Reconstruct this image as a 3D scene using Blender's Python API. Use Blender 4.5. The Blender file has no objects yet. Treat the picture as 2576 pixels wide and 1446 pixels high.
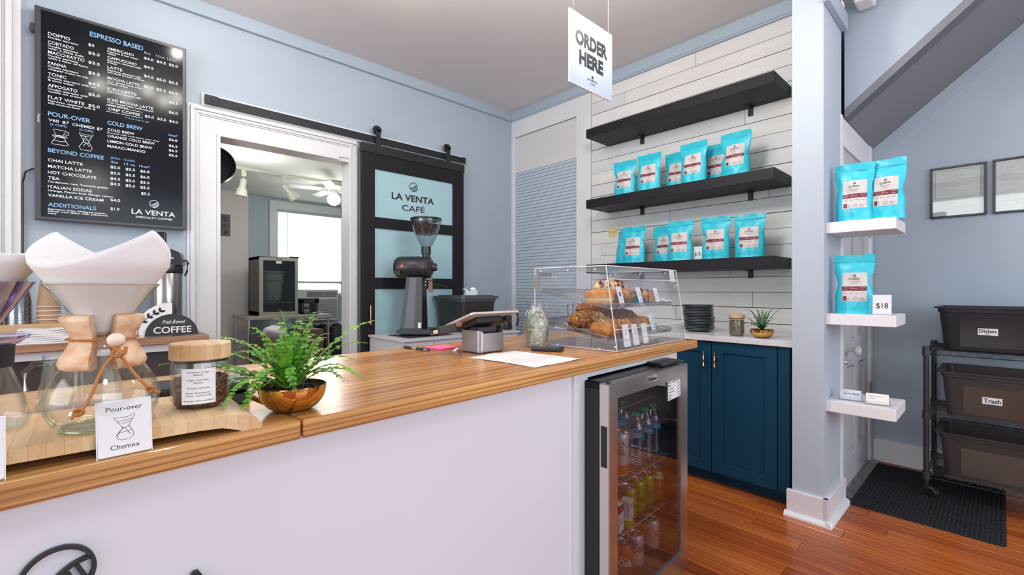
import bpy, bmesh, math, random
from mathutils import Vector, Matrix, noise
R = math.radians
PI = math.pi
sc = bpy.context.scene
# ---------------------------------------------------------------- camera, world, lights, exposure
cam = bpy.data.cameras.new('camera'); camo = bpy.data.objects.new('camera', cam)
sc.collection.objects.link(camo); sc.camera = camo
cam.sensor_width = 36.0; cam.lens = 1155/2576*36.0
cam.shift_y = 5/2576; cam.clip_start = 0.02
camo.location = (0, 0, 1.16); camo.rotation_euler = (R(90), 0, R(46.85-90))
W = bpy.data.worlds.new('world'); sc.world = W; W.use_nodes = True
W.node_tree.nodes['Background'].inputs[0].default_value = (0.80, 0.86, 1.0, 1)
W.node_tree.nodes['Background'].inputs[1].default_value = 0.75
sc.view_settings.view_transform = 'Standard'; sc.view_settings.look = 'None'
sc.view_settings.gamma = 1.0; sc.view_settings.use_curve_mapping = False
sc.view_settings.exposure = 0.22
sc.cycles.transparent_max_bounces = 32; sc.cycles.max_bounces = 10; sc.cycles.transmission_bounces = 8
sc.cycles.caustics_refractive = False; sc.cycles.caustics_reflective = False

def area(loc, tgt, sx, sy, power, col=(1, 1, 1)):
    l = bpy.data.lights.new('daylight', 'AREA'); l.shape = 'RECTANGLE'; l.size = sx; l.size_y = sy
    l.energy = power; l.color = col
    o = bpy.data.objects.new('daylight', l); sc.collection.objects.link(o); o.location = loc
    o.rotation_euler = (Vector(tgt)-Vector(loc)).to_track_quat('-Z', 'Y').to_euler()
    return o
# shop front windows behind the camera, kitchen window
area((-3.2, 1.2, 1.7), (2, 1.6, 1.2), 3.0, 2.0, 70, (0.93, 0.96, 1.0))
area((1.4, -3.4, 1.7), (1.8, 2, 1.2), 3.4, 2.0, 78, (0.86, 0.93, 1.0))
area((2.6, 7.75, 1.8), (2.2, 5, 1.3), 1.4, 1.6, 35, (1.0, 1.0, 1.0))

def fill_lamp(loc, power, rad, col):
    l = bpy.data.lights.new('ceiling_fill', 'POINT'); l.energy = power; l.shadow_soft_size = rad; l.color = col
    o = bpy.data.objects.new('ceiling_fill', l); sc.collection.objects.link(o); o.location = loc
# added unseen fill lights below the shop ceiling, softly brightening ceiling and room
fill_lamp((1.55, 1.15, 2.45), 34, 0.12, (1.0, 0.95, 0.89))
fill_lamp((2.30, 0.20, 2.35), 5, 0.12, (1.0, 0.96, 0.92))
fill_lamp((0.10, -0.60, 2.45), 14, 0.15, (1.0, 0.96, 0.92))

# ---------------------------------------------------------------- materials
MC = {}
def mat(name, col, rough=0.5, metal=0.0, var=0.0, vscale=8.0, stretch=(1, 1, 1), bump=0.0, bscale=60.0,
        col2=None, spec=0.5, emis=None, estr=0.0, coat=0.0, aniso=0.0, wave=None, sss=0.0, detail=4.0):
    if name in MC: return MC[name]
    m = bpy.data.materials.new(name); m.use_nodes = True; nt = m.node_tree; N = nt.nodes; L = nt.links
    b = N['Principled BSDF']
    b.inputs['Roughness'].default_value = rough; b.inputs['Metallic'].default_value = metal
    b.inputs['Specular IOR Level'].default_value = spec
    b.inputs['Coat Weight'].default_value = coat; b.inputs['Coat Roughness'].default_value = 0.1
    if emis is not None:
        b.inputs['Emission Color'].default_value = (*emis, 1); b.inputs['Emission Strength'].default_value = estr
    c1 = (*col, 1)
    c2 = (*(col2 if col2 else tuple(max(0, c*(1-var)) for c in col)), 1)
    tc = N.new('ShaderNodeTexCoord'); mp = N.new('ShaderNodeMapping'); L.new(tc.outputs['Object'], mp.inputs[0])
    mp.inputs['Scale'].default_value = stretch
    if wave or var or col2:
        nz = N.new('ShaderNodeTexNoise'); nz.inputs['Scale'].default_value = vscale; nz.inputs['Detail'].default_value = detail
        L.new(mp.outputs[0], nz.inputs['Vector'])
        rp = N.new('ShaderNodeValToRGB'); rp.color_ramp.elements[0].position = 0.32; rp.color_ramp.elements[1].position = 0.68
        rp.color_ramp.elements[0].color = c2; rp.color_ramp.elements[1].color = c1
        L.new(nz.outputs['Fac'], rp.inputs[0]); src = rp.outputs[0]
        if wave:
            wv = N.new('ShaderNodeTexWave'); wv.wave_type = 'BANDS'; wv.bands_direction = wave[0]
            wv.inputs['Scale'].default_value = wave[1]; wv.inputs['Distortion'].default_value = wave[2]
            wv.inputs['Detail'].default_value = 3; wv.inputs['Detail Scale'].default_value = wave[4] if len(wave) > 4 else 1.0
            L.new(mp.outputs[0], wv.inputs['Vector'])
            mx = N.new('ShaderNodeMixRGB'); mx.blend_type = 'MULTIPLY'; mx.inputs[0].default_value = wave[3]
            r2 = N.new('ShaderNodeValToRGB'); r2.color_ramp.elements[0].color = (0.42, 0.30, 0.2, 1); r2.color_ramp.elements[1].color = (1, 1, 1, 1)
            r2.color_ramp.elements[1].position = 0.55
            L.new(wv.outputs['Fac'], r2.inputs[0]); L.new(src, mx.inputs[1]); L.new(r2.outputs[0], mx.inputs[2]); src = mx.outputs[0]
        L.new(src, b.inputs['Base Color'])
    else:
        b.inputs['Base Color'].default_value = c1
    if bump:
        n2 = N.new('ShaderNodeTexNoise'); n2.inputs['Scale'].default_value = bscale; n2.inputs['Detail'].default_value = 3
        L.new(mp.outputs[0], n2.inputs['Vector'])
        bp = N.new('ShaderNodeBump'); bp.inputs['Strength'].default_value = bump; bp.inputs['Distance'].default_value = 0.004
        L.new(n2.outputs['Fac'], bp.inputs['Height']); L.new(bp.outputs[0], b.inputs['Normal'])
    MC[name] = m; return m

def clear(name, tint=(1, 1, 1), base=0.05, edge=0.6, power=3.0, rough=0.02, edgecol=(0.9, 0.95, 0.93), gloss=(1, 1, 1)):
    """thin clear glass or acrylic: straight-through tint plus a glossy coat that grows towards grazing angles"""
    if name in MC: return MC[name]
    m = bpy.data.materials.new(name); m.use_nodes = True; nt = m.node_tree; N = nt.nodes; L = nt.links
    N.remove(N['Principled BSDF']); out = N['Material Output']
    tr = N.new('ShaderNodeBsdfTransparent'); gl = N.new('ShaderNodeBsdfGlossy'); gl.inputs['Roughness'].default_value = rough
    gl.inputs['Color'].default_value = (*gloss, 1)
    lw = N.new('ShaderNodeLayerWeight'); lw.inputs[0].default_value = 0.5
    pw = N.new('ShaderNodeMath'); pw.operation = 'POWER'; pw.inputs[1].default_value = power; L.new(lw.outputs['Facing'], pw.inputs[0])
    ma = N.new('ShaderNodeMath'); ma.operation = 'MULTIPLY_ADD'; ma.inputs[1].default_value = edge; ma.inputs[2].default_value = base
    ma.use_clamp = True; L.new(pw.outputs[0], ma.inputs[0])
    mc = N.new('ShaderNodeMixRGB'); mc.inputs[1].default_value = (*tint, 1); mc.inputs[2].default_value = (*edgecol, 1); L.new(pw.outputs[0], mc.inputs[0])
    L.new(mc.outputs[0], tr.inputs[0])
    mx = N.new('ShaderNodeMixShader'); L.new(ma.outputs[0], mx.inputs[0]); L.new(tr.outputs[0], mx.inputs[1]); L.new(gl.outputs[0], mx.inputs[2])
    L.new(mx.outputs[0], out.inputs[0]); MC[name] = m; return m

def strips(name, ca, cb, width, axis=0, rough=0.45, seam=0.8):
    """wood glued from strips of slightly different tone"""
    if name in MC: return MC[name]
    m = bpy.data.materials.new(name); m.use_nodes = True; nt = m.node_tree; N = nt.nodes; L = nt.links
    b = N['Principled BSDF']; b.inputs['Roughness'].default_value = rough
    tc = N.new('ShaderNodeTexCoord'); sx = N.new('ShaderNodeSeparateXYZ'); L.new(tc.outputs['Object'], sx.inputs[0])
    dv = N.new('ShaderNodeMath'); dv.operation = 'DIVIDE'; dv.inputs[1].default_value = width; L.new(sx.outputs[axis], dv.inputs[0])
    fl = N.new('ShaderNodeMath'); fl.operation = 'FLOOR'; L.new(dv.outputs[0], fl.inputs[0])
    wn = N.new('ShaderNodeTexWhiteNoise'); wn.noise_dimensions = '1D'; L.new(fl.outputs[0], wn.inputs['W'])
    fr = N.new('ShaderNodeMath'); fr.operation = 'FRACT'; L.new(dv.outputs[0], fr.inputs[0])
    gt = N.new('ShaderNodeMath'); gt.operation = 'GREATER_THAN'; gt.inputs[1].default_value = 0.05; L.new(fr.outputs[0], gt.inputs[0])
    nz = N.new('ShaderNodeTexNoise'); mp = N.new('ShaderNodeMapping'); s = [60, 60, 60]; s[1-axis if axis < 2 else 0] = 6
    mp.inputs['Scale'].default_value = s; L.new(tc.outputs['Object'], mp.inputs[0]); L.new(mp.outputs[0], nz.inputs['Vector']); nz.inputs['Scale'].default_value = 2
    ad = N.new('ShaderNodeMath'); ad.operation = 'ADD'; L.new(wn.outputs[0], ad.inputs[0]); L.new(nz.outputs['Fac'], ad.inputs[1])
    hf = N.new('ShaderNodeMath'); hf.operation = 'MULTIPLY_ADD'; hf.inputs[1].default_value = 0.7; hf.inputs[2].default_value = -0.2; hf.use_clamp = True; L.new(ad.outputs[0], hf.inputs[0])
    mx = N.new('ShaderNodeMixRGB'); mx.inputs[1].default_value = (*ca, 1); mx.inputs[2].default_value = (*cb, 1); L.new(hf.outputs[0], mx.inputs[0])
    m2 = N.new('ShaderNodeMixRGB'); m2.blend_type = 'MULTIPLY'; m2.inputs[0].default_value = 1; L.new(mx.outputs[0], m2.inputs[1])
    sm = N.new('ShaderNodeMixRGB'); sm.inputs[1].default_value = (seam, seam*0.9, seam*0.8, 1); sm.inputs[2].default_value = (1, 1, 1, 1); L.new(gt.outputs[0], sm.inputs[0])
    L.new(sm.outputs[0], m2.inputs[2]); L.new(m2.outputs[0], b.inputs['Base Color']); MC[name] = m; return m

wall_m = mat('wall_paint', (0.40, 0.475, 0.55), 0.62, var=0.05, vscale=3, bump=0.08, bscale=120)
pillar_m = mat('pillar_paint', (0.44, 0.50, 0.575), 0.6, bump=0.06, bscale=120)
crown_m = mat('crown_paint', (0.38, 0.455, 0.53), 0.5)
white_m = mat('white_trim', (0.74, 0.75, 0.77), 0.42, var=0.05, vscale=5, bump=0.05, bscale=80)
ceil_m = mat('ceiling_paint', (0.72, 0.70, 0.70), 0.8, bump=0.15, bscale=200)
ship_m = [mat('shiplap_%d' % i, c, 0.5, var=0.08, vscale=4, stretch=(1, 1, 6), bump=0.25, bscale=30) for i, c in enumerate(((0.74, 0.73, 0.71), (0.70, 0.70, 0.71), (0.77, 0.76, 0.74)))]
kit_wall_m = mat('kitchen_paint', (0.40, 0.50, 0.54), 0.6)
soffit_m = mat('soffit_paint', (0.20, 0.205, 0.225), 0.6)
panel_m = mat('counter_panel', (0.74, 0.75, 0.80), 0.45, var=0.03, vscale=3, bump=0.06, bscale=40)
pink_m = mat('pinkish_partition', (0.70, 0.64, 0.62), 0.6)
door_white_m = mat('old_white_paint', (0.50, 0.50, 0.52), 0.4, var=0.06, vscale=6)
black_m = mat('black_plastic', (0.018, 0.018, 0.02), 0.32)
matte_black_m = mat('matte_black', (0.02, 0.02, 0.023), 0.5)
shelf_m = mat('black_stained_shelf', (0.012, 0.012, 0.015), 0.5, spec=0.25, var=0.3, vscale=12, stretch=(1, 0.15, 1))
barn_m = mat('black_door_wood', (0.014, 0.012, 0.014), 0.55, spec=0.25, var=0.4, vscale=30, stretch=(1, 1, 0.08), bump=0.2, bscale=60)
rail_m = mat('rail_steel', (0.020, 0.021, 0.024), 0.45, spec=0.3)
steel_m = mat('brushed_steel', (0.60, 0.58, 0.55), 0.26, metal=1.0, var=0.1, vscale=40, stretch=(0.05, 1, 1))
steel_light_m = mat('pale_steel', (0.70, 0.66, 0.60), 0.35, metal=0.8)
chrome_m = mat('chrome', (0.75, 0.75, 0.76), 0.12, metal=1.0)
brass_m = mat('brass', (0.75, 0.52, 0.25), 0.22, metal=1.0)
gold_m = mat('gold_bowl', (0.78, 0.46, 0.13), 0.09, metal=1.0)
navy_m = mat('navy_cabinet', (0.003, 0.045, 0.095), 0.5, spec=0.25, bump=0.05, bscale=150)
quartz_m = mat('white_quartz', (0.74, 0.74, 0.75), 0.25, var=0.12, vscale=4, detail=8)
paper_m = mat('white_paper', (0.74, 0.74, 0.75), 0.7)
filter_m = mat('filter_paper', (0.80, 0.79, 0.79), 0.8, bump=0.08, bscale=150)
card_m = mat('white_card', (0.78, 0.78, 0.80), 0.5)
ink_m = mat('black_ink', (0.015, 0.015, 0.018), 0.6)
grey_ink_m = mat('grey_ink', (0.22, 0.22, 0.24), 0.7)
counter_m = mat('counter_wood', (0.70, 0.37, 0.12), 0.27, vscale=2.2, stretch=(0.5, 4.0, 4.0), col2=(0.42, 0.165, 0.04), wave=('Y', 2.4, 13.0, 0.65, 0.7), bump=0.10, bscale=10, coat=0.08, detail=6)
counter2_m = mat('counter_wood_pale', (0.76, 0.45, 0.17), 0.30, vscale=2.6, stretch=(0.5, 6, 6), col2=(0.50, 0.24, 0.07), wave=('Y', 3.2, 5.0, 0.55, 0.8), bump=0.12, bscale=10, coat=0.2, detail=6)
edge_m = mat('counter_end_grain', (0.74, 0.40, 0.13), 0.38, vscale=3, stretch=(0.35, 1, 12), col2=(0.42, 0.18, 0.045), wave=('Z', 2.6, 4.0, 0.7, 1.2), bump=0.5, bscale=10)
back_wood_m = mat('brown_wood', (0.40, 0.22, 0.12), 0.4, vscale=3, stretch=(0.5, 6, 12), col2=(0.18, 0.085, 0.045))
pine_m = mat('pine_box', (0.60, 0.40, 0.21), 0.5, vscale=3, stretch=(1, 8, 8), col2=(0.48, 0.29, 0.13))
bamboo_m = strips('bamboo_strips', (0.58, 0.36, 0.16), (0.80, 0.60, 0.36), 0.017, 0)
lid_m = strips('bamboo_lid', (0.55, 0.34, 0.16), (0.76, 0.55, 0.32), 0.011, 0)
floor_ms = [mat('floor_plank_%d' % i, c, 0.22, spec=0.35, vscale=3.0, stretch=(7, 0.5, 1), col2=c2, wave=('X', 1.6, 7.0, 0.45, 0.8), bump=0.05, bscale=20, coat=0.22)
            for i, (c, c2) in enumerate((((0.50, 0.130, 0.024), (0.27, 0.050, 0.008)), ((0.58, 0.165, 0.032), (0.36, 0.078, 0.013)), ((0.42, 0.095, 0.018), (0.22, 0.038, 0.007)), ((0.64, 0.20, 0.045), (0.42, 0.10, 0.018))))]
bag_m = mat('turquoise_pouch', (0.030, 0.56, 0.70), 0.36, var=0.12, vscale=14, bump=0.9, bscale=22)
bag_dark_m = mat('turquoise_seal', (0.015, 0.46, 0.58), 0.36, bump=0.4, bscale=40)
maroon_m = mat('maroon_print', (0.17, 0.012, 0.035), 0.5)
label_m = mat('pouch_label', (0.62, 0.58, 0.57), 0.45, var=0.06, vscale=10)
glass_m = clear('clear_glass', (0.985, 0.99, 0.985), 0.03, 0.42, 4.0, 0.02, (0.60, 0.66, 0.60))
thick_glass_m = clear('pane_glass', (0.90, 0.93, 0.92), 0.10, 0.5, 3.0, 0.01, (0.7, 0.8, 0.76))
acryl_m = clear('clear_acrylic', (0.985, 0.985, 0.99), 0.03, 0.4, 3.5, 0.02, (0.85, 0.85, 0.88))
acryl_edge_m = mat('acrylic_edge', (0.74, 0.76, 0.80), 0.15)
tray_m = clear('smoky_acrylic', (0.90, 0.89, 0.88), 0.10, 0.4, 3.0, 0.05, (0.75, 0.73, 0.72))
fridge_glass_m = clear('fridge_glass', (0.80, 0.80, 0.83), 0.075, 0.5, 2.8, 0.01, (0.4, 0.4, 0.42))
purple_m = clear('purple_clear_plastic', (0.74, 0.70, 0.86), 0.12, 0.6, 2.0, 0.04, (0.45, 0.40, 0.62))
frost_m = mat('frosted_glass', (0.36, 0.55, 0.60), 0.42, spec=0.3)
leather_m = mat('leather_cord', (0.42, 0.165, 0.03), 0.5)
collar_m = mat('collar_wood', (0.78, 0.58, 0.40), 0.45, vscale=40, stretch=(1, 1, 1.6), col2=(0.58, 0.27, 0.11), detail=6)
bead_m = mat('pale_wood_bead', (0.80, 0.68, 0.54), 0.45)
bean_m = mat('coffee_bean', (0.15, 0.050, 0.022), 0.35, var=0.5, vscale=40)
green_bean_m = mat('green_coffee_bean', (0.30, 0.24, 0.15), 0.5, var=0.4, vscale=60)
soil_m = mat('potting_soil', (0.03, 0.025, 0.02), 0.9, var=0.5, vscale=80, bump=1.0, bscale=120)
leaf_m = mat('fern_leaf', (0.17, 0.52, 0.03), 0.45, vscale=18, col2=(0.06, 0.27, 0.012))
leaf_dark_m = mat('fern_leaf_dark', (0.035, 0.17, 0.02), 0.5, vscale=18, col2=(0.02, 0.09, 0.012))
stem_m = mat('fern_stem', (0.24, 0.36, 0.07), 0.5)
screen_m = mat('dark_screen', (0.004, 0.006, 0.010), 0.14, spec=0.2)
bezel_m = mat('screen_bezel', (0.045, 0.047, 0.052), 0.35)
glow_white_m = mat('screen_white_text', (0, 0, 0), 0.5, emis=(0.90, 0.95, 1.0), estr=1.0)
glow_blue_m = mat('screen_blue_text', (0, 0, 0), 0.5, emis=(0.30, 0.58, 0.95), estr=0.9)
shade_m = mat('blue_shutter', (0.46, 0.54, 0.62), 0.45)
slate_m = mat('slate_stoneware', (0.13, 0.155, 0.17), 0.32)
croissant_m = mat('baked_crust', (0.48, 0.19, 0.035), 0.42, spec=0.3, vscale=60, col2=(0.17, 0.045, 0.008), bump=0.8, bscale=55)
golden_m = mat('golden_crust', (0.66, 0.30, 0.06), 0.38, spec=0.3, vscale=45, col2=(0.36, 0.105, 0.013), bump=0.5, bscale=45)
choc_m = mat('dark_crust', (0.16, 0.052, 0.016), 0.5, spec=0.2, vscale=25, col2=(0.10, 0.03, 0.009), bump=0.7, bscale=50)
crumb_m = mat('pale_crumb', (0.72, 0.50, 0.24), 0.6, var=0.2, vscale=25, bump=0.5, bscale=60)
berry_m = mat('berry_glaze', (0.25, 0.03, 0.05), 0.25, var=0.5, vscale=40, bump=0.8, bscale=60)
rack_m = mat('black_chrome_wire', (0.05, 0.05, 0.055), 0.3, metal=0.6)
bin_m = mat('grey_bin_plastic', (0.050, 0.041, 0.040), 0.42, spec=0.25, bump=0.1, bscale=200)
bin_black_m = mat('black_bin_plastic', (0.018, 0.018, 0.022), 0.32, spec=0.25)
mat_m = mat('ribbed_carpet', (0.050, 0.052, 0.060), 0.95, vscale=220, col2=(0.009, 0.009, 0.012), spec=0.1, bump=1.0, bscale=250, detail=1)
kraft_m = mat('kraft_cup', (0.36, 0.22, 0.12), 0.6)
plastic_white_m = mat('white_plastic', (0.72, 0.72, 0.70), 0.4)
bulb_m = mat('lit_bulb', (1, 1, 1), 0.5, emis=(1.0, 0.95, 0.86), estr=22.0)
globe_m = mat('lit_globe', (1, 1, 1), 0.5, emis=(1.0, 0.98, 0.95), estr=5.0)
pink_note_m = mat('pink_note', (0.85, 0.10, 0.28), 0.6)
yellow_note_m = mat('yellow_note', (0.72, 0.62, 0.24), 0.7)
bill_m = mat('banknote', (0.66, 0.66, 0.56), 0.7, vscale=40, col2=(0.50, 0.53, 0.43))
bill2_m = mat('banknote_green', (0.42, 0.52, 0.40), 0.7, vscale=60, col2=(0.28, 0.38, 0.28))
bill_line_m = mat('banknote_print', (0.10, 0.15, 0.10), 0.7)

# ---------------------------------------------------------------- geometry helpers
COL = sc.collection
class MB:
    """collects primitive shapes into one mesh"""
    def __init__(s): s.bm = bmesh.new()
    def _x(s, vs, M):
        if M is not None: bmesh.ops.transform(s.bm, matrix=M, verts=vs)
        return s
    def box(s, x0, x1, y0, y1, z0, z1, M=None, bev=0.0, seg=1):
        r = bmesh.ops.create_cube(s.bm, size=1.0); vs = r['verts']
        bmesh.ops.transform(s.bm, matrix=Matrix.Translation(((x0+x1)/2, (y0+y1)/2, (z0+z1)/2)) @ Matrix.Diagonal((abs(x1-x0), abs(y1-y0), abs(z1-z0), 1)), verts=vs)
        if bev:
            es = list({e for v in vs for e in v.link_edges})
            r = bmesh.ops.bevel(s.bm, geom=es, offset=bev, segments=seg, affect='EDGES', profile=0.5)
            vs = [v for v in r['verts']] if r['verts'] else vs
            vs = list({v for f in r['faces'] for v in f.verts} | {v for v in vs if v.is_valid})
            # collect the connected island
            seen = set(vs); st = list(vs)
            while st:
                v = st.pop()
                for e in v.link_edges:
                    w = e.other_vert(v)
                    if w not in seen: seen.add(w); st.append(w)
            vs = list(seen)
        return s._x(vs, M)
    def lathe(s, prof, n=24, M=None, a0=0.0, a1=2*PI, cap=False, ell=1.0):
        full = abs(a1-a0-2*PI) < 1e-6; k = n if full else n+1; rings = []
        for (r, z) in prof:
            rings.append([s.bm.verts.new((r*math.cos(a0+(a1-a0)*i/n), ell*r*math.sin(a0+(a1-a0)*i/n), z)) for i in range(k)])
        for a, b in zip(rings[:-1], rings[1:]):
            for i in range(n):
                j = (i+1) % k
                try: s.bm.faces.new((a[i], a[j], b[j], b[i]))
                except ValueError: pass
        vs = [v for r in rings for v in r]
        if cap and full:
            for r in (rings[0], rings[-1]):
                if (r[0].co-r[1].co).length > 1e-6: s.bm.faces.new(r)
        if cap and not full:
            for i in (0, -1):
                try: s.bm.faces.new([r[i] for r in rings])
                except ValueError: pass
        return s._x(vs, M)
    def cyl(s, r, z0, z1, n=20, M=None, r2=None, cx=0, cy=0):
        T = Matrix.Translation((cx, cy, 0)); M = T if M is None else M @ T
        return s.lathe([(r, z0), (r if r2 is None else r2, z1)], n, M, cap=True)
    def rod(s, a, b, r, n=8, r2=None):
        a = Vector(a); b = Vector(b); d = b-a
        q = d.to_track_quat('Z', 'Y').to_matrix().to_4x4(); q.translation = a
        return s.lathe([(r, 0), (r if r2 is None else r2, d.length)], n, q, cap=True)
    def tube(s, pts, r, n=8, closed=False, flat=1.0, up=(0, 0, 1), sub=0):
        P = [Vector(p) for p in pts]
        if sub:
            Q = []
            for i in range(len(P)-1):
                p0, p1, p2, p3 = P[max(i-1, 0)], P[i], P[i+1], P[min(i+2, len(P)-1)]
                for k in range(sub):
                    t = k/sub; Q.append(0.5*((2*p1)+(p2-p0)*t+(2*p0-5*p1+4*p2-p3)*t*t+(3*p1-p0-3*p2+p3)*t**3))
            P = Q+[P[-1]]
        m = len(P); rings = []; up = Vector(up)
        for i, p in enumerate(P):
            t = (P[(i+1) % m]-P[i-1]) if closed else (P[min(i+1, m-1)]-P[max(i-1, 0)])
            t.normalize(); x = t.cross(up)
            if x.length < 1e-3: x = t.cross(Vector((1, 0.3, 0)))
            x.normalize(); y = x.cross(t)
            rr = r[i] if isinstance(r, (list, tuple)) else r
            rings.append([s.bm.verts.new(p + x*(rr*math.cos(2*PI*k/n)) + y*(rr*flat*math.sin(2*PI*k/n))) for k in range(n)])
        prs = list(zip(rings, rings[1:] + ([rings[0]] if closed else [])))
        for a, b in prs[:m if closed else m-1]:
            for k in range(n): s.bm.faces.new((a[k], a[(k+1) % n], b[(k+1) % n], b[k]))
        if not closed: s.bm.faces.new(rings[0]); s.bm.faces.new(rings[-1])
        return s
    def prism(s, pts, h0, h1, M=None):
        """closed outline in local XY extruded along Z"""
        a = [s.bm.verts.new((x, y, h0)) for x, y in pts]; b = [s.bm.verts.new((x, y, h1)) for x, y in pts]; n = len(a)
        s.bm.faces.new(a); s.bm.faces.new(b)
        for i in range(n): s.bm.faces.new((a[i], a[(i+1) % n], b[(i+1) % n], b[i]))
        return s._x(a+b, M)
    def ribbon(s, pts, w, h0, h1, M=None, closed=False):
        P = [Vector((p[0], p[1])) for p in pts]; m = len(P); vs = []; q = []
        for i, p in enumerate(P):
            t = (P[(i+1) % m]-P[i-1]) if closed else (P[min(i+1, m-1)]-P[max(i-1, 0)])
            if t.length < 1e-9: t = Vector((1, 0))
            t.normalize(); nx = Vector((-t.y, t.x))*w/2
            q.append([s.bm.verts.new((p.x+sg*nx.x, p.y+sg*nx.y, h)) for sg, h in ((1, h0), (-1, h0), (-1, h1), (1, h1))])
        for i in range(m if closed else m-1):
            a, b = q[i], q[(i+1) % m]
            for k in range(4): s.bm.faces.new((a[k], a[(k+1) % 4], b[(k+1) % 4], b[k]))
        if not closed: s.bm.faces.new(q[0]); s.bm.faces.new(q[-1])
        return s._x([v for r in q for v in r], M)
    def ball(s, c, r, sx=1, sy=1, sz=1, u=14, v=9, M=None, jit=0, seed=0):
        res = bmesh.ops.create_uvsphere(s.bm, u_segments=u, v_segments=v, radius=1.0); vs = res['verts']
        for w in vs:
            k = 1.0
            if jit: k += jit*noise.noise(w.co*2.3+Vector((seed, seed*1.7, 0)))
            w.co = Vector((w.co.x*r*sx*k, w.co.y*r*sy*k, w.co.z*r*sz*k))
        T = Matrix.Translation(c); return s._x(vs, T if M is None else T @ M)
    def quad(s, pts, M=None):
        vs = [s.bm.verts.new(p) for p in pts]; s.bm.faces.new(vs); return s._x(vs, M)
    def mesh(s, name, mats, smooth=None):
        bmesh.ops.recalc_face_normals(s.bm, faces=s.bm.faces[:])
        me = bpy.data.meshes.new(name); s.bm.to_mesh(me); s.bm.free()
        for m in (mats if isinstance(mats, (list, tuple)) else [mats]): me.materials.append(m)
        if smooth is not None: soft(me, smooth)
        return me
    def build(s, name, mats, parent=None, smooth=None, M=None, label=None):
        me = s.mesh(name, mats, smooth); return link(name, me, parent, M, label)
def soft(me, ang):
    me.polygons.foreach_set('use_smooth', [True]*len(me.polygons))
    if ang < 180:
        bm = bmesh.new(); bm.from_mesh(me)
        for e in bm.edges:
            if len(e.link_faces) == 2 and e.calc_face_angle(0) > R(ang): e.smooth = False
        bm.to_mesh(me); bm.free()
def link(name, me, parent=None, M=None, label=None):
    o = bpy.data.objects.new(name, me); COL.objects.link(o)
    if M is not None: o.matrix_local = M
    if parent is not None: o.parent = parent
    if label: o['label'] = label
    return o
def thing(name, label, cat, loc=(0, 0, 0), rz=0.0, group=None):
    o = bpy.data.objects.new(name, None); COL.objects.link(o); o.location = loc; o.rotation_euler = (0, 0, rz)
    o.empty_display_size = 0.05; o['label'] = label; o['category'] = cat
    if group: o['group'] = group
    return o
def tag(o, label, cat, group=None):
    o['label'] = label; o['category'] = cat
    if group: o['group'] = group
    return o
def struct(name, mb, m, parent=None, smooth=None):
    o = mb.build(name, m, parent, smooth)
    if parent is None: o['kind'] = 'structure'
    return o
def dup(o, loc=None, rz=None, label=None, group=None, parent=None):
    c = o.copy(); COL.objects.link(c)
    if parent is not None: c.parent = parent
    if loc is not None: c.location = loc
    if rz is not None: c.rotation_euler = (0, 0, rz)
    if label: c['label'] = label
    if group: c['group'] = group
    for ch in list(o.children): dup(ch, parent=c)
    return c
def frame(o, right, up):
    """local XY drawing plane: x -> right, y -> up, z -> towards the reader"""
    r = Vector(right).normalized(); u = Vector(up).normalized(); n = r.cross(u)
    return Matrix(((r.x, u.x, n.x, o[0]), (r.y, u.y, n.y, o[1]), (r.z, u.z, n.z, o[2]), (0, 0, 0, 1)))
_fc = {}
def glyphs(sx, bold=0.0, res=2):
    key = (sx, bold, res)
    if key not in _fc:
        cu = bpy.data.curves.new('t', 'FONT'); cu.body = sx; cu.size = 1.0; cu.resolution_u = res; cu.offset = bold
        o = bpy.data.objects.new('t', cu); COL.objects.link(o)
        dg = bpy.context.evaluated_depsgraph_get(); me = bpy.data.meshes.new_from_object(o.evaluated_get(dg))
        V = [v.co.copy() for v in me.vertices]; Fs = [tuple(p.vertices) for p in me.polygons]
        bpy.data.objects.remove(o); bpy.data.curves.remove(cu); bpy.data.meshes.remove(me)
        _fc[key] = (V, Fs)
    return _fc[key]
class TX(MB):
    """lettering: each line is fitted to a cap height and, if given, a width"""
    def t(s, body, x, y, h, w=None, al='C', bold=0.0, M=None, lift=0.0004, shear=0.0):
        V, Fs = glyphs(body, bold, 6 if h > 0.02 else 3 if h > 0.004 else 2)
        if not V: return s
        x0 = min(v.x for v in V); x1 = max(v.x for v in V); k = h/0.70; kx = k if w is None else w/(x1-x0)
        ww = (x1-x0)*kx; ox = {'C': x-ww/2, 'L': x, 'R': x-ww}[al]
        vs = [s.bm.verts.new((ox+(v.x-x0)*kx+shear*v.y*k, y+v.y*k, lift)) for v in V]
        for f in Fs:
            try: s.bm.faces.new([vs[i] for i in f])
            except ValueError: pass
        return s._x(vs, M)
def flat_mesh(tx, name, m, parent, M=None):
    me = bpy.data.meshes.new(name); tx.bm.to_mesh(me); tx.bm.free(); me.materials.append(m)
    o = link(name, me, parent, M); o['kind'] = 'stuff'; return o   # small print, one flat layer
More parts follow.
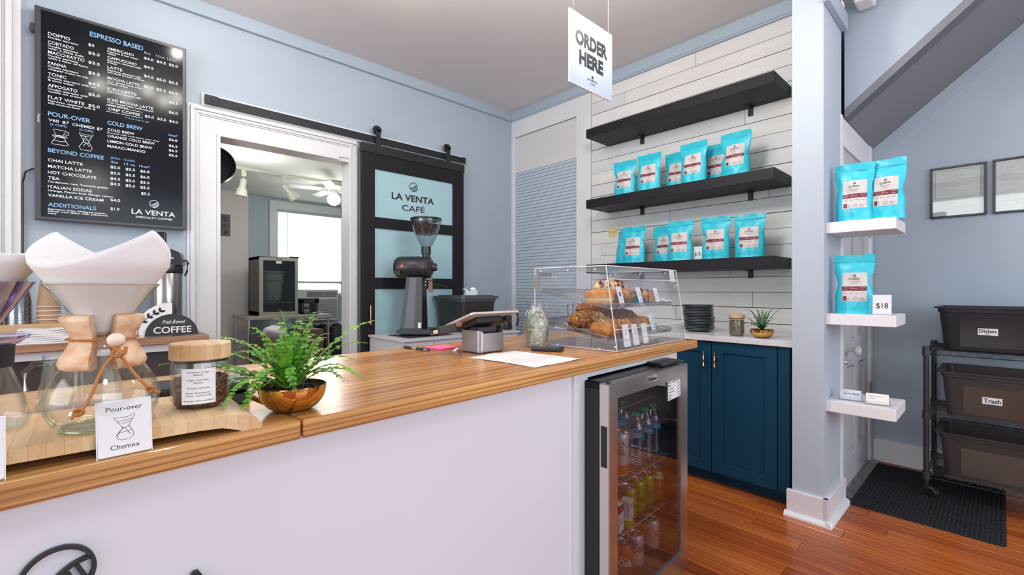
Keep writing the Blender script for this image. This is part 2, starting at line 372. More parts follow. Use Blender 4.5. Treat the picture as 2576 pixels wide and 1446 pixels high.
def logo(mb, cx, cy, r, h0=0.0003, h1=0.0008, M=None, w=None, n=36):
    """round emblem: hill line and field stripes inside a ring"""
    w = w or r*0.11
    mb.ribbon([(cx+r*math.cos(2*PI*i/n), cy+r*math.sin(2*PI*i/n)) for i in range(n)], w, h0, h1, M, closed=True)
    def clip(x, y):
        d = math.hypot(x, y); k = min(1, 0.98/d) if d > 0 else 1; return (cx+r*x*k, cy+r*y*k)
    mb.ribbon([clip(x, -0.30+0.62/(1+math.exp(-5*(x-0.05)))+0.05*x) for x in [-0.95+1.9*i/16 for i in range(17)]], w, h0, h1, M)
    for k in range(4):
        xs = -0.42+0.30*k; top = -0.30+0.62/(1+math.exp(-5*(xs-0.05)))
        pts = []
        for i in range(9):
            a = i/8; x = xs+0.72*a*(1-0.12*k); y = top-1.05*a
            if math.hypot(x, y) < 1.0: pts.append((cx+r*x, cy+r*y))
        if len(pts) > 1: mb.ribbon(pts, w*0.95, h0, h1, M)
    return mb
# counter frame: u along the counter, v away from the camera
CA, SA = math.cos(R(3.17)), math.sin(R(3.17)); OX, OY = 0.287, 0.853; KR = R(3.17)
def K(u, v, z): return (OX+u*CA-v*SA, OY+u*SA+v*CA, z)
CT = 0.9275

# ================================================================ SETTING
rng = random.Random(7)
def sbox(name, *a, m=white_m, parent=None, bev=0):
    b = MB(); b.box(*a, bev=bev); return struct(name, b, m, parent)
# floor: a base sheet and, where the floor shows, single boards running away from the camera
fl = sbox('floor', -3.5, 4.1, -3.6, 7.3, -0.05, -0.006, m=floor_ms[2])
plank_meshes = {}
x = 1.30; row = 0
while x < 3.98:
    w = 0.086; y = -1.9 + rng.random()*0.5
    while y < 3.5:
        Ln = rng.choice((0.9, 1.2, 1.5, 1.9)); mi = rng.randrange(4); key = (Ln, mi)
        if key not in plank_meshes:
            b = MB(); b.box(-w/2+0.0007, w/2-0.0007, 0.0007, Ln-0.0007, -0.006, 0.0, bev=0.0009); plank_meshes[key] = b.mesh('floorboard', floor_ms[mi])
        o = link('floorboard', plank_meshes[key], fl); o.location = (x+w/2, y, rng.choice((0, -0.0003, -0.0006))); y += Ln
    x += w; row += 1
ce = sbox('ceiling', -3.5, 3.45, -3.6, 3.7, 3.005, 3.08, m=ceil_m)
sbox('ceiling_hall', 2.70, 4.1, -1.2, 0.60, 2.75, 2.80, m=ceil_m)
# wall with the menu screen and the doorway (runs along x at y = 3.526)
b = MB()
b.box(-2.6, 0.600, 3.526, 3.66, 0, 3.005); b.box(0.600, 1.56, 3.526, 3.66, 2.19, 3.005); b.box(1.56, 3.306, 3.526, 3.66, 0, 3.005)
struct('wall_left', b, wall_m)
# casing around the doorway, reeded
b = MB()
for xx0, xx1, d in ((0.486, 0.500, 0.016), (0.500, 0.520, 0.034), (0.520, 0.531, 0.022), (0.531, 0.541, 0.028), (0.541, 0.551, 0.020), (0.551, 0.645, 0.014), (0.645, 0.665, 0.024)):
    zt = 2.342-(xx0-0.486)
    b.box(xx0, xx1, 3.526-d, 3.528, 0, zt, bev=0.002)
for xx0, xx1, d in ((1.590, 1.604, 0.016), (1.538, 1.552, 0.024), (1.552, 1.590, 0.016)):
    b.box(xx0, xx1, 3.526-d, 3.528, 0, 2.342-(1.604-xx1), bev=0.002)
for zz0, zz1, d in ((2.328, 2.342, 0.016), (2.308, 2.328, 0.034), (2.297, 2.308, 0.022), (2.287, 2.297, 0.028), (2.277, 2.287, 0.020), (2.190, 2.277, 0.014), (2.164, 2.190, 0.024)):
    b.box(0.4865+(2.342-zz1), 1.6035-(2.342-zz1), 3.5254-d, 3.5275, zz0, zz1-0.0003, bev=0.002)
b.box(0.640, 0.665, 3.526, 3.66, 0, 2.164); b.box(1.538, 1.562, 3.526, 3.66, 0, 2.164); b.box(0.640, 1.562, 3.526, 3.66, 2.164, 2.192)
struct('trim_1', b, white_m)
# casing at the far left of the same wall
b = MB()
for xx0, xx1, d in ((-0.62, -0.40, 0.014), (-0.40, -0.378, 0.022), (-0.378, -0.352, 0.034), (-0.352, -0.330, 0.020), (-0.330, -0.300, 0.030), (-0.300, -0.286, 0.018), (-0.286, -0.262, 0.034), (-0.262, -0.231, 0.020)):
    b.box(xx0, xx1, 3.526-d, 3.528, 0, 3.0, bev=0.002)
struct('trim_2', b, white_m)
# crown boards
b = MB(); b.box(-0.23, 3.306, 3.500, 3.528, 2.925, 3.006, bev=0.002); b.box(-0.23, 3.306, 3.494, 3.528, 2.915, 2.925)
struct('trim_3', b, crown_m)
b = MB(); b.box(3.276, 3.310, 0.74, 3.50, 2.920, 3.006, bev=0.002); b.box(3.283, 3.310, 0.74, 3.50, 2.906, 2.920)
struct('trim_4', b, crown_m)
# back wall (x = 3.306) with single shiplap boards
wb = sbox('wall_back', 3.318, 3.42, 0.7415, 3.66, 0, 3.005, m=mat('dark_gap_backing', (0.05, 0.05, 0.05), 0.8))
joints = {0: [1.55], 1: [2.15], 2: [1.83], 3: [1.38], 4: [2.05], 5: [1.2], 6: [2.28], 7: [1.62], 8: [1.9], 9: [1.35], 10: [1.05, 2.2], 11: [1.75], 12: [1.48], 13: [1.60], 14: [2.2], 15: [1.3], 16: [2.0], 17: [1.15], 18: [1.7], 19: [1.5]}
k = 0; z = 2.908
while z > 0.86:
    ys = [0.742]+sorted(joints.get(k, []))+[2.490]
    for i in range(len(ys)-1):
        b = MB(); gz = 0.0034+0.0014*math.sin(k*1.9); z0 = max(z-0.104+gz, 0.862)
        if z-z0 > 0.02:
            d = rng.uniform(0, 0.0016)
            b.box(3.306-d, 3.319, ys[i]+0.0012, ys[i+1]-0.0012, z0, z, bev=0.0012)
            b.build('shiplap_board', ship_m[rng.randrange(3)], wb)
    z -= 0.104; k += 1
# window bay on the back wall: flat casing, white board, louvred shutter
b = MB()
b.box(3.292, 3.320, 2.493, 2.655, 0.6, 2.912, bev=0.002); b.box(3.292, 3.320, 2.655, 3.524, 2.752, 2.912, bev=0.002)
b.box(3.286, 3.320, 2.655, 3.524, 2.738, 2.752); b.box(3.292, 3.320, 3.470, 3.524, 0.6, 2.74, bev=0.002)
struct('trim_5', b, white_m)
b = MB(); b.box(3.306, 3.318, 2.657, 3.468, 2.400, 2.734, bev=0.001); b.box(3.300, 3.318, 2.657, 3.470, 2.366, 2.400, bev=0.002)
w1 = struct('window_1', b, mat('shutter_head', (0.66, 0.65, 0.64), 0.5, bump=0.2, bscale=14))
b = MB(); b.box(-0.404, 0.404, -0.004, 0.004, -0.0145, 0.0145, M=Matrix.Rotation(R(-24), 4, 'X') , bev=0.001)
b2 = MB(); b2.prism([(-0.0145, -0.006), (0.010, -0.006), (0.0145, 0.004), (-0.010, 0.004)], -0.404, 0.404)
me = b2.mesh('shutter_slat', shade_m)
z = 2.350
while z > 0.62:
    link('shutter_slat', me, w1, Matrix.Translation((3.308, 3.062, z)) @ Matrix(((0, -1, 0, 0), (0, 0, 1, 0), (1, 0, 0, 0), (0, 0, 0, 1)))); z -= 0.0325
b = MB(); b.box(3.312, 3.32, 2.657, 3.47, 0.6, 2.37); b.build('shutter_back', shade_m, w1)
# end wall / pillar and the wall that carries the white door (y = 0.60)
b = MB(); b.box(2.68, 3.045, 0.603, 0.7415, 0, 3.005, bev=0.001)
struct('wall_end', b, pillar_m)
b = MB(); b.box(3.045, 3.13, 0.63, 0.7415, 0, 2.75); b.box(3.82, 3.95, 0.63, 0.7415, 0, 2.75); b.box(3.045, 3.95, 0.66, 0.7415, 0, 2.75); b.box(3.306, 3.42, 0.7415, 0.76, 0, 3.005)
struct('wall_door', b, wall_m)
b = MB()
b.box(3.020, 3.062, 0.597, 0.66, 0.0, 2.118, bev=0.002); b.box(3.062, 3.120, 0.606, 0.66, 0, 2.118, bev=0.002)
b.box(3.835, 3.925, 0.600, 0.66, 0.0, 2.118, bev=0.002); b.box(3.020, 3.925, 0.604, 0.66, 1.955, 2.118, bev=0.002); b.box(3.062, 3.86, 0.600, 0.62, 1.955, 1.975)
struct('trim_6', b, white_m)
# six-panel door
b = MB()
X0, X1 = 3.125, 3.832; dz = [(0.0, 0.20), (0.70, 0.86), (1.52, 1.64), (1.86, 1.955)]
for a, c in dz: b.box(X0, X1, 0.612, 0.65, a+0.01, c, bev=0.001)
for a, c in ((X0, X0+0.11), (X1-0.11, X1), ((X0+X1)/2-0.05, (X0+X1)/2+0.05)): b.box(a, c, 0.6125, 0.65, 0.01, 1.955, bev=0.001)
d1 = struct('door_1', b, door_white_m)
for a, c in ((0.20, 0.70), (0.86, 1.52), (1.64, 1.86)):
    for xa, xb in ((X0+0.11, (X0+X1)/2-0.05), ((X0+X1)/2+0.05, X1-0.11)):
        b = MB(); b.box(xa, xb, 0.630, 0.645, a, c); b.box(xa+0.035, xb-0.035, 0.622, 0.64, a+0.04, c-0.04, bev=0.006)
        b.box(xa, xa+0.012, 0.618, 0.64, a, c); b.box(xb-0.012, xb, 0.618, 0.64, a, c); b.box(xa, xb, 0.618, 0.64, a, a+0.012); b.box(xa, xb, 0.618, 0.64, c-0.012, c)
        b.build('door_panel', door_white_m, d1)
MY = Matrix.Translation((3.19, 0.6125, 0.815)) @ Matrix.Rotation(R(90), 4, 'X')
b = MB(); b.lathe([(0.0, 0.0), (0.026, 0.0), (0.026, 0.004), (0.010, 0.006), (0.009, 0.035), (0.020, 0.040), (0.029, 0.052), (0.027, 0.066), (0.015, 0.075), (0, 0.077)], 20, MY)
b.build('door_knob', mat('old_knob', (0.52, 0.52, 0.50), 0.25), d1, smooth=40)
b = MB(); b.lathe([(0, 0), (0.013, 0), (0.013, 0.006), (0.006, 0.014), (0, 0.015)], 14, Matrix.Translation((3.18, 0.6125, 0.745)) @ Matrix.Rotation(R(90), 4, 'X')); b.build('keyhole_cover', chrome_m, d1, smooth=40)
b = MB(); b.box(3.16, 3.20, 0.600, 0.612, 1.70, 1.76, bev=0.002); b.box(3.20, 3.28, 0.590, 0.612, 1.67, 1.80, bev=0.004); b.cyl(0.005, 0, 0.03, 10, Matrix.Translation((3.17, 0.590, 1.765))); b.build('door_latch', chrome_m, d1)
for zz in (0.5, 1.55):
    b = MB(); b.cyl(0.007, -0.045, 0.045, 10, Matrix.Translation((3.838, 0.598, zz))); b.build('hinge', mat('old_brass', (0.35, 0.30, 0.18), 0.4, metal=0.8), d1, smooth=40)
b = MB(); b.prism([(0.560, 0.0), (0.66, 0.0), (0.66, 0.028), (0.60, 0.022), (0.566, 0.006)], 3.10, 3.90, Matrix(((0, 0, 1, 0), (1, 0, 0, 0), (0, 1, 0, 0), (0, 0, 0, 1))))
th = struct('trim_7', b, mat('worn_metal', (0.30, 0.30, 0.29), 0.4, metal=0.7, var=0.4, vscale=12))
# wall on the right (x = 3.95), upper wall over the stair and sloping soffit
sbox('wall_right', 3.95, 4.05, -1.6, 0.66, 0, 3.4, m=wall_m)
sl = 0.825
def zs(y): return 2.12 + (0.603-y)*sl
b = MB(); b.prism([(0.603, 2.119), (-1.3, zs(-1.3)), (-1.3, 4.0), (0.603, 4.0)], 3.12, 3.22, Matrix(((0, 0, 1, 0), (1, 0, 0, 0), (0, 1, 0, 0), (0, 0, 0, 1))))
struct('wall_stair', b, wall_m)
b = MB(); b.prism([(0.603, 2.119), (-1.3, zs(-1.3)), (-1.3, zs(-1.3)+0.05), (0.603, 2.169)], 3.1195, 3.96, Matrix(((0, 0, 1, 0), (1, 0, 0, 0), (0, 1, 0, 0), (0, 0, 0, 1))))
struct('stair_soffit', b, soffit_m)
b = MB(); b.prism([(0.600, 2.035), (-1.3, zs(-1.3)-0.10), (-1.3, zs(-1.3)), (0.600, 2.119)], 3.935, 3.951, Matrix(((0, 0, 1, 0), (1, 0, 0, 0), (0, 1, 0, 0), (0, 0, 0, 1))))
struct('trim_8', b, wall_m)
b = MB(); b.box(2.655, 3.05, 0.572, 0.604, 2.575, 2.66, bev=0.004)
struct('trim_9', b, crown_m)
# baseboards
b = MB()
b.box(2.658, 3.045, 0.581, 0.604, 0, 0.130, bev=0.002); b.box(2.658, 2.681, 0.581, 0.762, 0, 0.130, bev=0.002)
b.lathe([(0.0, -0.0), (0.022, 0.0), (0.020, 0.010), (0.010, 0.020), (0, 0.022)], 4, Matrix.Translation((2.66, 0.583, 0)), a0=PI, a1=1.5*PI)
b.prism([(0.559, 0), (0.583, 0), (0.583, 0.024), (0.572, 0.020), (0.562, 0.010)], 2.638, 3.045, Matrix(((0, 0, 1, 0), (1, 0, 0, 0), (0, 1, 0, 0), (0, 0, 0, 1))))
b.prism([(2.636, 0), (2.66, 0), (2.66, 0.024), (2.649, 0.020), (2.639, 0.010)], -0.77, -0.559, Matrix(((1, 0, 0, 0), (0, 0, -1, 0), (0, 1, 0, 0), (0, 0, 0, 1))))
struct('baseboard_end', b, mat('white_base', (0.74, 0.735, 0.76), 0.4))
sbox('baseboard_right', 3.928, 3.952, -1.6, 0.60, 0, 0.150, m=mat('white_base', (0.7, 0.7, 0.72), 0.4), bev=0.003)
# the kitchen seen through the doorway
sbox('wall_kitchen', 0.2, 5.0, 7.20, 7.30, 0, 1.10, m=kit_wall_m)
b = MB(); b.box(0.2, 2.12, 7.20, 7.30, 1.10, 2.5); b.box(3.0, 5.0, 7.20, 7.30, 1.10, 2.5); b.box(2.12, 3.0, 7.2, 7.3, 2.28, 2.5)
struct('wall_kitchen_window', b, kit_wall_m)
sbox('wall_partition', 0.2, 1.665, 7.05, 7.20, 0, 2.478, m=pink_m)
sbox('wall_kitchen_side', 4.6, 4.7, 3.66, 7.3, 0, 2.5, m=kit_wall_m)
sbox('wall_kitchen_left', 0.1, 0.2, 3.66, 7.3, 0, 2.5, m=kit_wall_m)
sbox('ceiling_kitchen', 0.1, 5.0, 3.66, 7.5, 2.478, 2.56, m=mat('kitchen_ceiling', (0.66, 0.70, 0.66), 0.7))
b = MB()
b.box(1.965, 2.075, 7.165, 7.205, 1.05, 2.448, bev=0.003); b.box(2.075, 3.1, 7.165, 7.205, 2.312, 2.448, bev=0.003); b.box(3.0, 3.1, 7.165, 7.205, 1.05, 2.448, bev=0.003)
b.box(1.965, 3.1, 7.15, 7.205, 0.58, 0.66, bev=0.003)
w2 = struct('window_2', b, mat('window_frame_paint', (0.72, 0.76, 0.74), 0.5))
slat_m = mat('blind_slat', (0.85, 0.87, 0.85), 0.5, emis=(0.93, 1.0, 0.98), estr=0.75)   # glow put into the slats in place of daylight coming through
b = MB(); b.box(-0.47, 0.47, -0.016, 0.016, -0.0009, 0.0009, M=Matrix.Rotation(R(58), 4, 'X')); me = b.mesh('blind_slat', slat_m)
z = 2.285
while z > 1.30: link('blind_slat', me, w2, Matrix.Translation((2.545, 7.17, z))); z -= 0.030
b = MB(); b.box(2.07, 3.02, 7.14, 7.19, 2.285, 2.325, bev=0.002); b.box(2.075, 3.015, 7.15, 7.19, 1.255, 1.285, bev=0.002); b.rod((2.20, 7.15, 2.28), (2.20, 7.15, 1.3), 0.003); b.build('blind_rail', mat('grey_rail', (0.45, 0.50, 0.48), 0.5), w2)
b = MB(); b.box(2.1, 3.02, 7.24, 7.25, 1.1, 2.3); b.build('pane', mat('bright_daylight_pane', (0.9, 0.95, 0.95), 0.3, emis=(0.93, 1.0, 0.98), estr=1.6), w2)

# ================================================================ WALL SCREEN WITH THE MENU
tv = thing('menu_screen', 'large black upright menu screen on the blue wall above the coffee filter', 'screen', (0.1465, 3.46, 2.09))
TVM = frame((-0.1465-0.0335+0.1465, 0, 0), (1, 0, 0), (0, 0, 1))
b = MB(); b.box(-0.327, 0.327, 0.0, 0.045, -0.562, 0.562, bev=0.004, seg=2); b.box(-0.345, -0.32, 0.012, 0.04, 0.42, 0.47, bev=0.006); b.build('housing', bezel_m, tv)
b = MB(); b.box(-0.303, 0.309, -0.0008, 0.002, -0.545, 0.545); b.build('display', screen_m, tv)
wt = TX(); bl = TX(); FM = frame((0, -0.0015, 0), (1, 0, 0), (0, 0, 1))
# photo pixel columns of the menu turned into metres on the panel: X = x, Z = z from the panel centre
def L(body, x, z, h, w, s=wt, al='L', bold=0.012): s.t(body, x, z, h, w, al, bold, lift=0)
L('ESPRESSO BASED', -0.113, 0.476, 0.026, 0.231, bl)
left = [('DOPPIO', 'Double espresso', '$3', 0.420), ('CORTADO', 'Double espresso|with a little milk', '$3.5', 0.375), ('MACCHIATTO', 'Double espresso|with a layer of foam', '$3.5', 0.323),
        ('PANNA', 'Double espresso|whipped cream on top', '$3.5', 0.265), ('TONIC', 'Double espresso with ice|& tonic water', '$4.5', 0.206), ('AFFOGATO', 'Double espresso with|vanilla ice cream', '$5.0', 0.146), ('FLAT WHITE', 'Espresso, steamed milk &|thin amount foam', '$5.0', 0.084)]
for nme, d, pr, z in left:
    L(nme, -0.277, z, 0.0165, 0.0142*len(nme), wt, bold=0.008)
    for i, ln in enumerate(d.split('|')): L(ln, -0.277, z-0.0145-0.0135*i, 0.0092, 0.0078*len(ln))
    L(pr, -0.119, z, 0.015, 0.0118*len(pr))
for t, xx in (('8oz', 0.122), ('12oz', 0.178), ('16oz*', 0.232)): L(t, xx, 0.462, 0.0135, 0.0105*len(t), bl, bold=0)
right = [('AMERICANO', 'Espresso & hot water|added', ('$4.0', '$4.5', '$5.0'), 0.427), ('CAPPUCCINO', 'Espresso, steamed milk|& foam', ('$4.5',), 0.377), ('LATTE', 'Espresso, steamed milk|and small amount of foam', ('$4.5', '$5.0', '$5.5'), 0.322),
         ('MOCHA LATTE', 'Our classic latte with|natural cacao', ('$5.0', '$5.5', '$6.0'), 0.260), ('ICED LATTE', 'Espresso, ice and milk', ('', '', '$5.5'), 0.200), ('ICED MOCHA LATTE', 'Our classic latte with natural|cacao and ice', ('', '', '$6.0'), 0.139)]
for nme, d, pr, z in right:
    L(nme, -0.040, z, 0.0150, 0.0128*len(nme), wt, bold=0.008)
    for i, ln in enumerate(d.split('|')): L(ln, -0.040, z-0.0135-0.0120*i, 0.0088, 0.0068*len(ln))
    for p, xx in zip(pr, (0.122, 0.181, 0.240)):
        if p: L(p, xx, z+0.002, 0.0145, 0.044)
L('DRIP COFFEE', -0.035, 0.086, 0.0155, 0.140, bold=0.008)
for i, p in enumerate(('$3.0', '$3.5', '$4.0')): L(p, 0.126+0.058*i, 0.087, 0.0145, 0.042)
wt.ribbon([(-0.045, 0.077), (0.114, 0.077), (0.114, 0.112), (-0.045, 0.112)], 0.002, 0, 0.0001, closed=True)
L('*16 oz cup to go', 0.035, 0.058, 0.009, 0.11, bl, bold=0)
L('COLD BREW', -0.040, 0.004, 0.022, 0.155, bl); L('16oz*', 0.236, 0.003, 0.012, 0.048, bl)
for t, w_, zz, p in (('COLD BREW', 0.118, -0.031, '$6.0'), ('ORANGE COLD BREW', 0.212, -0.068, '$6.5'), ('LEMON COLD BREW', 0.20, -0.096, '$6.5'), ('MARACUMANGO', 0.168, -0.125, '$6.5')):
    L(t, -0.040, zz, 0.0145, w_, bold=0.008); L(p, 0.240, zz+0.006, 0.0135, 0.042)
L('Brewed with cold water over time', -0.040, -0.046, 0.0088, 0.232, bold=0)
L('POUR-OVER', -0.277, -0.007, 0.022, 0.166, bl)
L('V60', -0.275, -0.036, 0.0145, 0.040, bold=0.008); L('$7', -0.222, -0.036, 0.0145, 0.026, bold=0.008); L('CHEMEX $7', -0.183, -0.038, 0.0145, 0.122, bold=0.008); L('(2 CUPS)', -0.268, -0.055, 0.010, 0.062, bl); L('(2 CUPS)', -0.155, -0.057, 0.010, 0.056, bl)
def ic(pts, cx, cz, k=1.0, closed=False): wt.ribbon([(cx+px*k, cz+pz*k) for px, pz in pts], 0.0020, 0, 0.0001, closed=closed)
for P_, cl in (([(-0.030, 0.036), (0.024, 0.036), (0.010, 0.004), (-0.018, 0.004)], True), ([(0.022, 0.032), (0.036, 0.030), (0.034, 0.014), (0.014, 0.012)], False), ([(-0.034, 0.002), (0.030, 0.002), (0.028, -0.004), (-0.032, -0.004)], True), ([(-0.018, -0.006), (-0.036, -0.044), (-0.030, -0.050), (0.028, -0.050), (0.034, -0.044), (0.014, -0.006)], True), ([(-0.028, -0.026), (0.0, -0.031), (0.024, -0.025)], False)): ic(P_, -0.230, -0.108, 0.92, cl)
for P_, cl in (([(-0.030, 0.045), (-0.010, 0.040), (0.010, 0.038), (0.030, 0.046), (0.010, 0.0), (0.026, -0.034), (0.020, -0.052), (-0.022, -0.052), (-0.030, -0.034), (-0.010, 0.0)], True), ([(-0.012, 0.008), (0.012, 0.008), (0.012, -0.008), (-0.012, -0.008)], True), ([(-0.024, 0.03), (0.022, 0.03)], False), ([(0.0, -0.006), (-0.012, -0.03)], False), ([(0.0, -0.006), (0.014, -0.028)], False), ([(-0.012, 0.02), (0.006, 0.012), (-0.006, 0.03)], False)): ic(P_, -0.128, -0.113, 0.95, cl)
L('BEYOND COFFEE', -0.277, -0.200, 0.021, 0.222, bl)
L('(Hot - Cold)', -0.026, -0.187, 0.012, 0.105, bl, bold=0)
for t, xx in (('8oz', -0.024), ('12 oz', 0.032), ('16oz*', 0.100)): L(t, xx, -0.211, 0.0120, 0.0100*len(t), bl)
for t, w_, pr, z in (('CHAI LATTE', 0.135, ('$5.0', '$5.5', '$6.0'), -0.249), ('MATCHA LATTE', 0.172, ('$5.0', '$5.5', '$6.0'), -0.282), ('HOT CHOCOLATE', 0.190, ('$4.5', '$5.0', '$5.5'), -0.314), ('TEA', 0.045, ('$4.5', '$5.0', '$5.5'), -0.344)):
    L(t, -0.277, z, 0.0150, w_, bold=0.008)
    for i, p in enumerate(pr): L(p, -0.027+0.066*i, z+0.008, 0.0145, 0.042)
L('Cardamom rose, Turmeric golden', -0.277, -0.361, 0.0095, 0.240)
L('ITALIAN SODAS', -0.277, -0.391, 0.0150, 0.172, bold=0.008); L('Orange, Passion fruit, Mango, Lemon', -0.277, -0.408, 0.0095, 0.262); L('$5.5', 0.109, -0.372, 0.0145, 0.040)
L('VANILLA ICE CREAM', -0.277, -0.436, 0.0150, 0.220, bold=0.008); L('$4.0', -0.027, -0.428, 0.0145, 0.042)
L('ADDITIONALS', -0.277, -0.488, 0.020, 0.190, bl); L('$1.0', -0.027, -0.478, 0.0145, 0.038)
for i, t in enumerate(('Espresso shot, whipped cream,', 'decaf, non dairy milk (Almond,', 'oat)')): L(t, -0.277, -0.506-0.0115*i, 0.0085, 0.0080*len(t))
logo(wt, 0.169, -0.420, 0.021, 0, 0.0001); L('LA VENTA', 0.168, -0.488, 0.028, 0.205, al='C', bold=0.008); L('SPECIALTY COFFEE', 0.170, -0.510, 0.010, 0.172, al='C')
flat_mesh(wt, 'menu_lettering', glow_white_m, tv, FM); flat_mesh(bl, 'menu_heading', glow_blue_m, tv, FM)
t_ = TX(); t_.t('Pioneer', 0, 0, 0.010, 0.045, 'C', 0.01, Matrix.Rotation(R(-90), 4, 'Z')); flat_mesh(t_, 'maker_lettering', paper_m, tv, frame((-0.315, -0.0012, -0.03), (1, 0, 0), (0, 0, 1)))
for v_ in (tv,): pass
cb = MB(); cb.tube([(-0.225, 3.51, 1.72), (-0.215, 3.512, 1.78), (-0.19, 3.512, 1.80), (-0.14, 3.51, 1.80)], 0.004, 6); cb.tube([(-0.225, 3.512, 0.95), (-0.225, 3.512, 1.72)], 0.004, 6)
tag(cb.build('screen_cable', black_m, smooth=60), 'thin black cable down the wall at the left of the menu screen', 'cable')

# ================================================================ SLIDING BARN DOOR
bd = thing('sliding_door', 'black barn door with four frosted panes, hung open beside the doorway', 'door', (1.595, 3.405, 0.02))
def P3(a): return a
b = MB(); b.box(0, 0.105, 0, 0.038, 0, 2.22, bev=0.002); b.build('stile', barn_m, bd)
b = MB(); b.box(0.865, 0.985, 0, 0.038, 0, 2.22, bev=0.002); b.build('stile', barn_m, bd)
for z0, z1 in ((2.10, 2.22), (1.630, 1.718), (1.146, 1.236), (0.02, 0.25), (0.66, 0.74)):
    b = MB(); b.box(0.105, 0.865, 0.001, 0.037, z0, z1, bev=0.002); b.build('rail', barn_m, bd)
b = MB(); b.box(-0.006, 0.992, -0.006, 0.042, 2.22, 2.292, bev=0.002); b.build('top_cap', rail_m, bd)
for z0, z1 in ((1.718, 2.10), (1.236, 1.630), (0.74, 1.146), (0.25, 0.66)):
    b = MB(); b.box(0.105, 0.865, 0.014, 0.022, z0, z1); b.build('frosted_pane', frost_m, bd)
t_ = TX(); logo(t_, 0, 0.068, 0.037, 0.0005, 0.001, w=0.0055); t_.t('LA VENTA', 0, -0.055, 0.052, 0.41, 'C', 0.028); t_.t('CAFÉ', 0, -0.140, 0.048, 0.22, 'C', 0.010)
flat_mesh(t_, 'lettering', ink_m, bd, frame((0.463, 0.0135, 1.94), (1, 0, 0), (0, 0, 1)))
b = MB(); b.rod((0.055, -0.03, 0.87), (0.055, -0.03, 1.01), 0.006, 12); b.rod((0.055, 0, 0.895), (0.055, -0.03, 0.895), 0.005, 10); b.rod((0.055, 0, 0.985), (0.055, -0.03, 0.985), 0.005, 10)
for zz in (0.87, 1.01): b.ball((0.055, -0.03, zz), 0.0075)
b.build('pull_handle', brass_m, bd, smooth=50)
rl = thing('door_rail', 'long black steel rail over the doorway on a white backing board', 'rail', (0.566, 3.49, 2.344))
b = MB(); b.box(-0.006, 2.10, 0.010, 0.036, -0.004, 0.078, bev=0.002); b.build('backing_board', white_m, rl)
b = MB(); b.box(0.008, 2.094, -0.012, -0.004, 0.006, 0.060, bev=0.001); b.build('flat_bar', rail_m, rl)
for xx in (0.05, 2.05):
    b = MB(); b.box(xx-0.045 if xx < 1 else xx-0.006, xx+0.03, -0.022, -0.012, 0.004, 0.062, bev=0.002); b.cyl(0.011, 0, 0.01, 12, Matrix.Translation((xx, -0.02, 0.034)) @ Matrix.Rotation(R(90), 4, 'X')); b.build('end_stop', rail_m, rl)
for xx in (0.20, 0.68, 0.82, 1.20, 1.62, 1.72):
    b = MB(); b.cyl(0.008, 0, 0.006, 10, Matrix.Translation((xx, -0.012, 0.034)) @ Matrix.Rotation(R(90), 4, 'X')); b.build('bolt', matte_black_m, rl)
for i, xx in enumerate((1.745, 2.43)):
    h = thing('door_roller', ('nearer' if i == 0 else 'farther')+' black roller wheel hanging the barn door on its rail', 'roller', (xx, 3.463, 2.36))
    b = MB(); b.lathe([(0, 0), (0.012, 0), (0.034, -0.002), (0.038, 0.006), (0.034, 0.010), (0.038, 0.014), (0.034, 0.022), (0, 0.022)], 24, Matrix.Translation((0, 0.005, 0.088)) @ Matrix.Rotation(R(90), 4, 'X')); b.build('wheel', black_m, h, smooth=30)
    b = MB(); b.box(-0.019, 0.019, -0.030, -0.022, -0.052, 0.09, bev=0.001); b.cyl(0.019, 0, 0.008, 20, Matrix.Translation((0, -0.022, 0.09)) @ Matrix.Rotation(R(90), 4, 'X')); b.cyl(0.009, 0, 0.012, 6, Matrix.Translation((0, -0.026, 0.09)) @ Matrix.Rotation(R(90), 4, 'X')); b.build('strap', rail_m, h)

# ================================================================ MAIN COUNTER
# white panelled base
b = MB()
def kbox(mb, u0, u1, v0, v1, z0, z1, bev=0.0):
    mb.box(u0, u1, v0, v1, z0, z1, M=KM, bev=bev)
KM = Matrix.Translation((OX, OY, 0)) @ Matrix.Rotation(KR, 4, 'Z')
LM = Matrix.Translation((OX, OY, 0)) @ Matrix.Rotation(R(5.6), 4, 'Z')
ct = thing('service_counter', 'white panelled service counter with the round black emblem on its front', 'counter', (0, 0, 0))
kbox(b, 0.0, 0.867, 0.044, 0.062, 0, 0.893); kbox(b, 0.892, 0.953, 0.043, 0.062, 0, 0.893); kbox(b, 0.953, 1.572, 0.043, 0.062, 0.866, 0.893); kbox(b, 1.572, 1.648, 0.043, 0.062, 0, 0.893)
kbox(b, 1.628, 1.648, 0.062, 0.68, 0, 0.893); kbox(b, 0.0, 1.62, 0.60, 0.62, 0, 0.893); b.build('front_panel', panel_m, ct)
b = MB(); kbox(b, 0.866, 0.893, 0.034, 0.062, 0, 0.893, bev=0.002); b.build('cover_strip', panel_m, ct)
b = MB(); b.box(-1.3, 0.002, 0.044, 0.062, 0, 0.893, M=LM); b.build('front_panel', panel_m, ct)
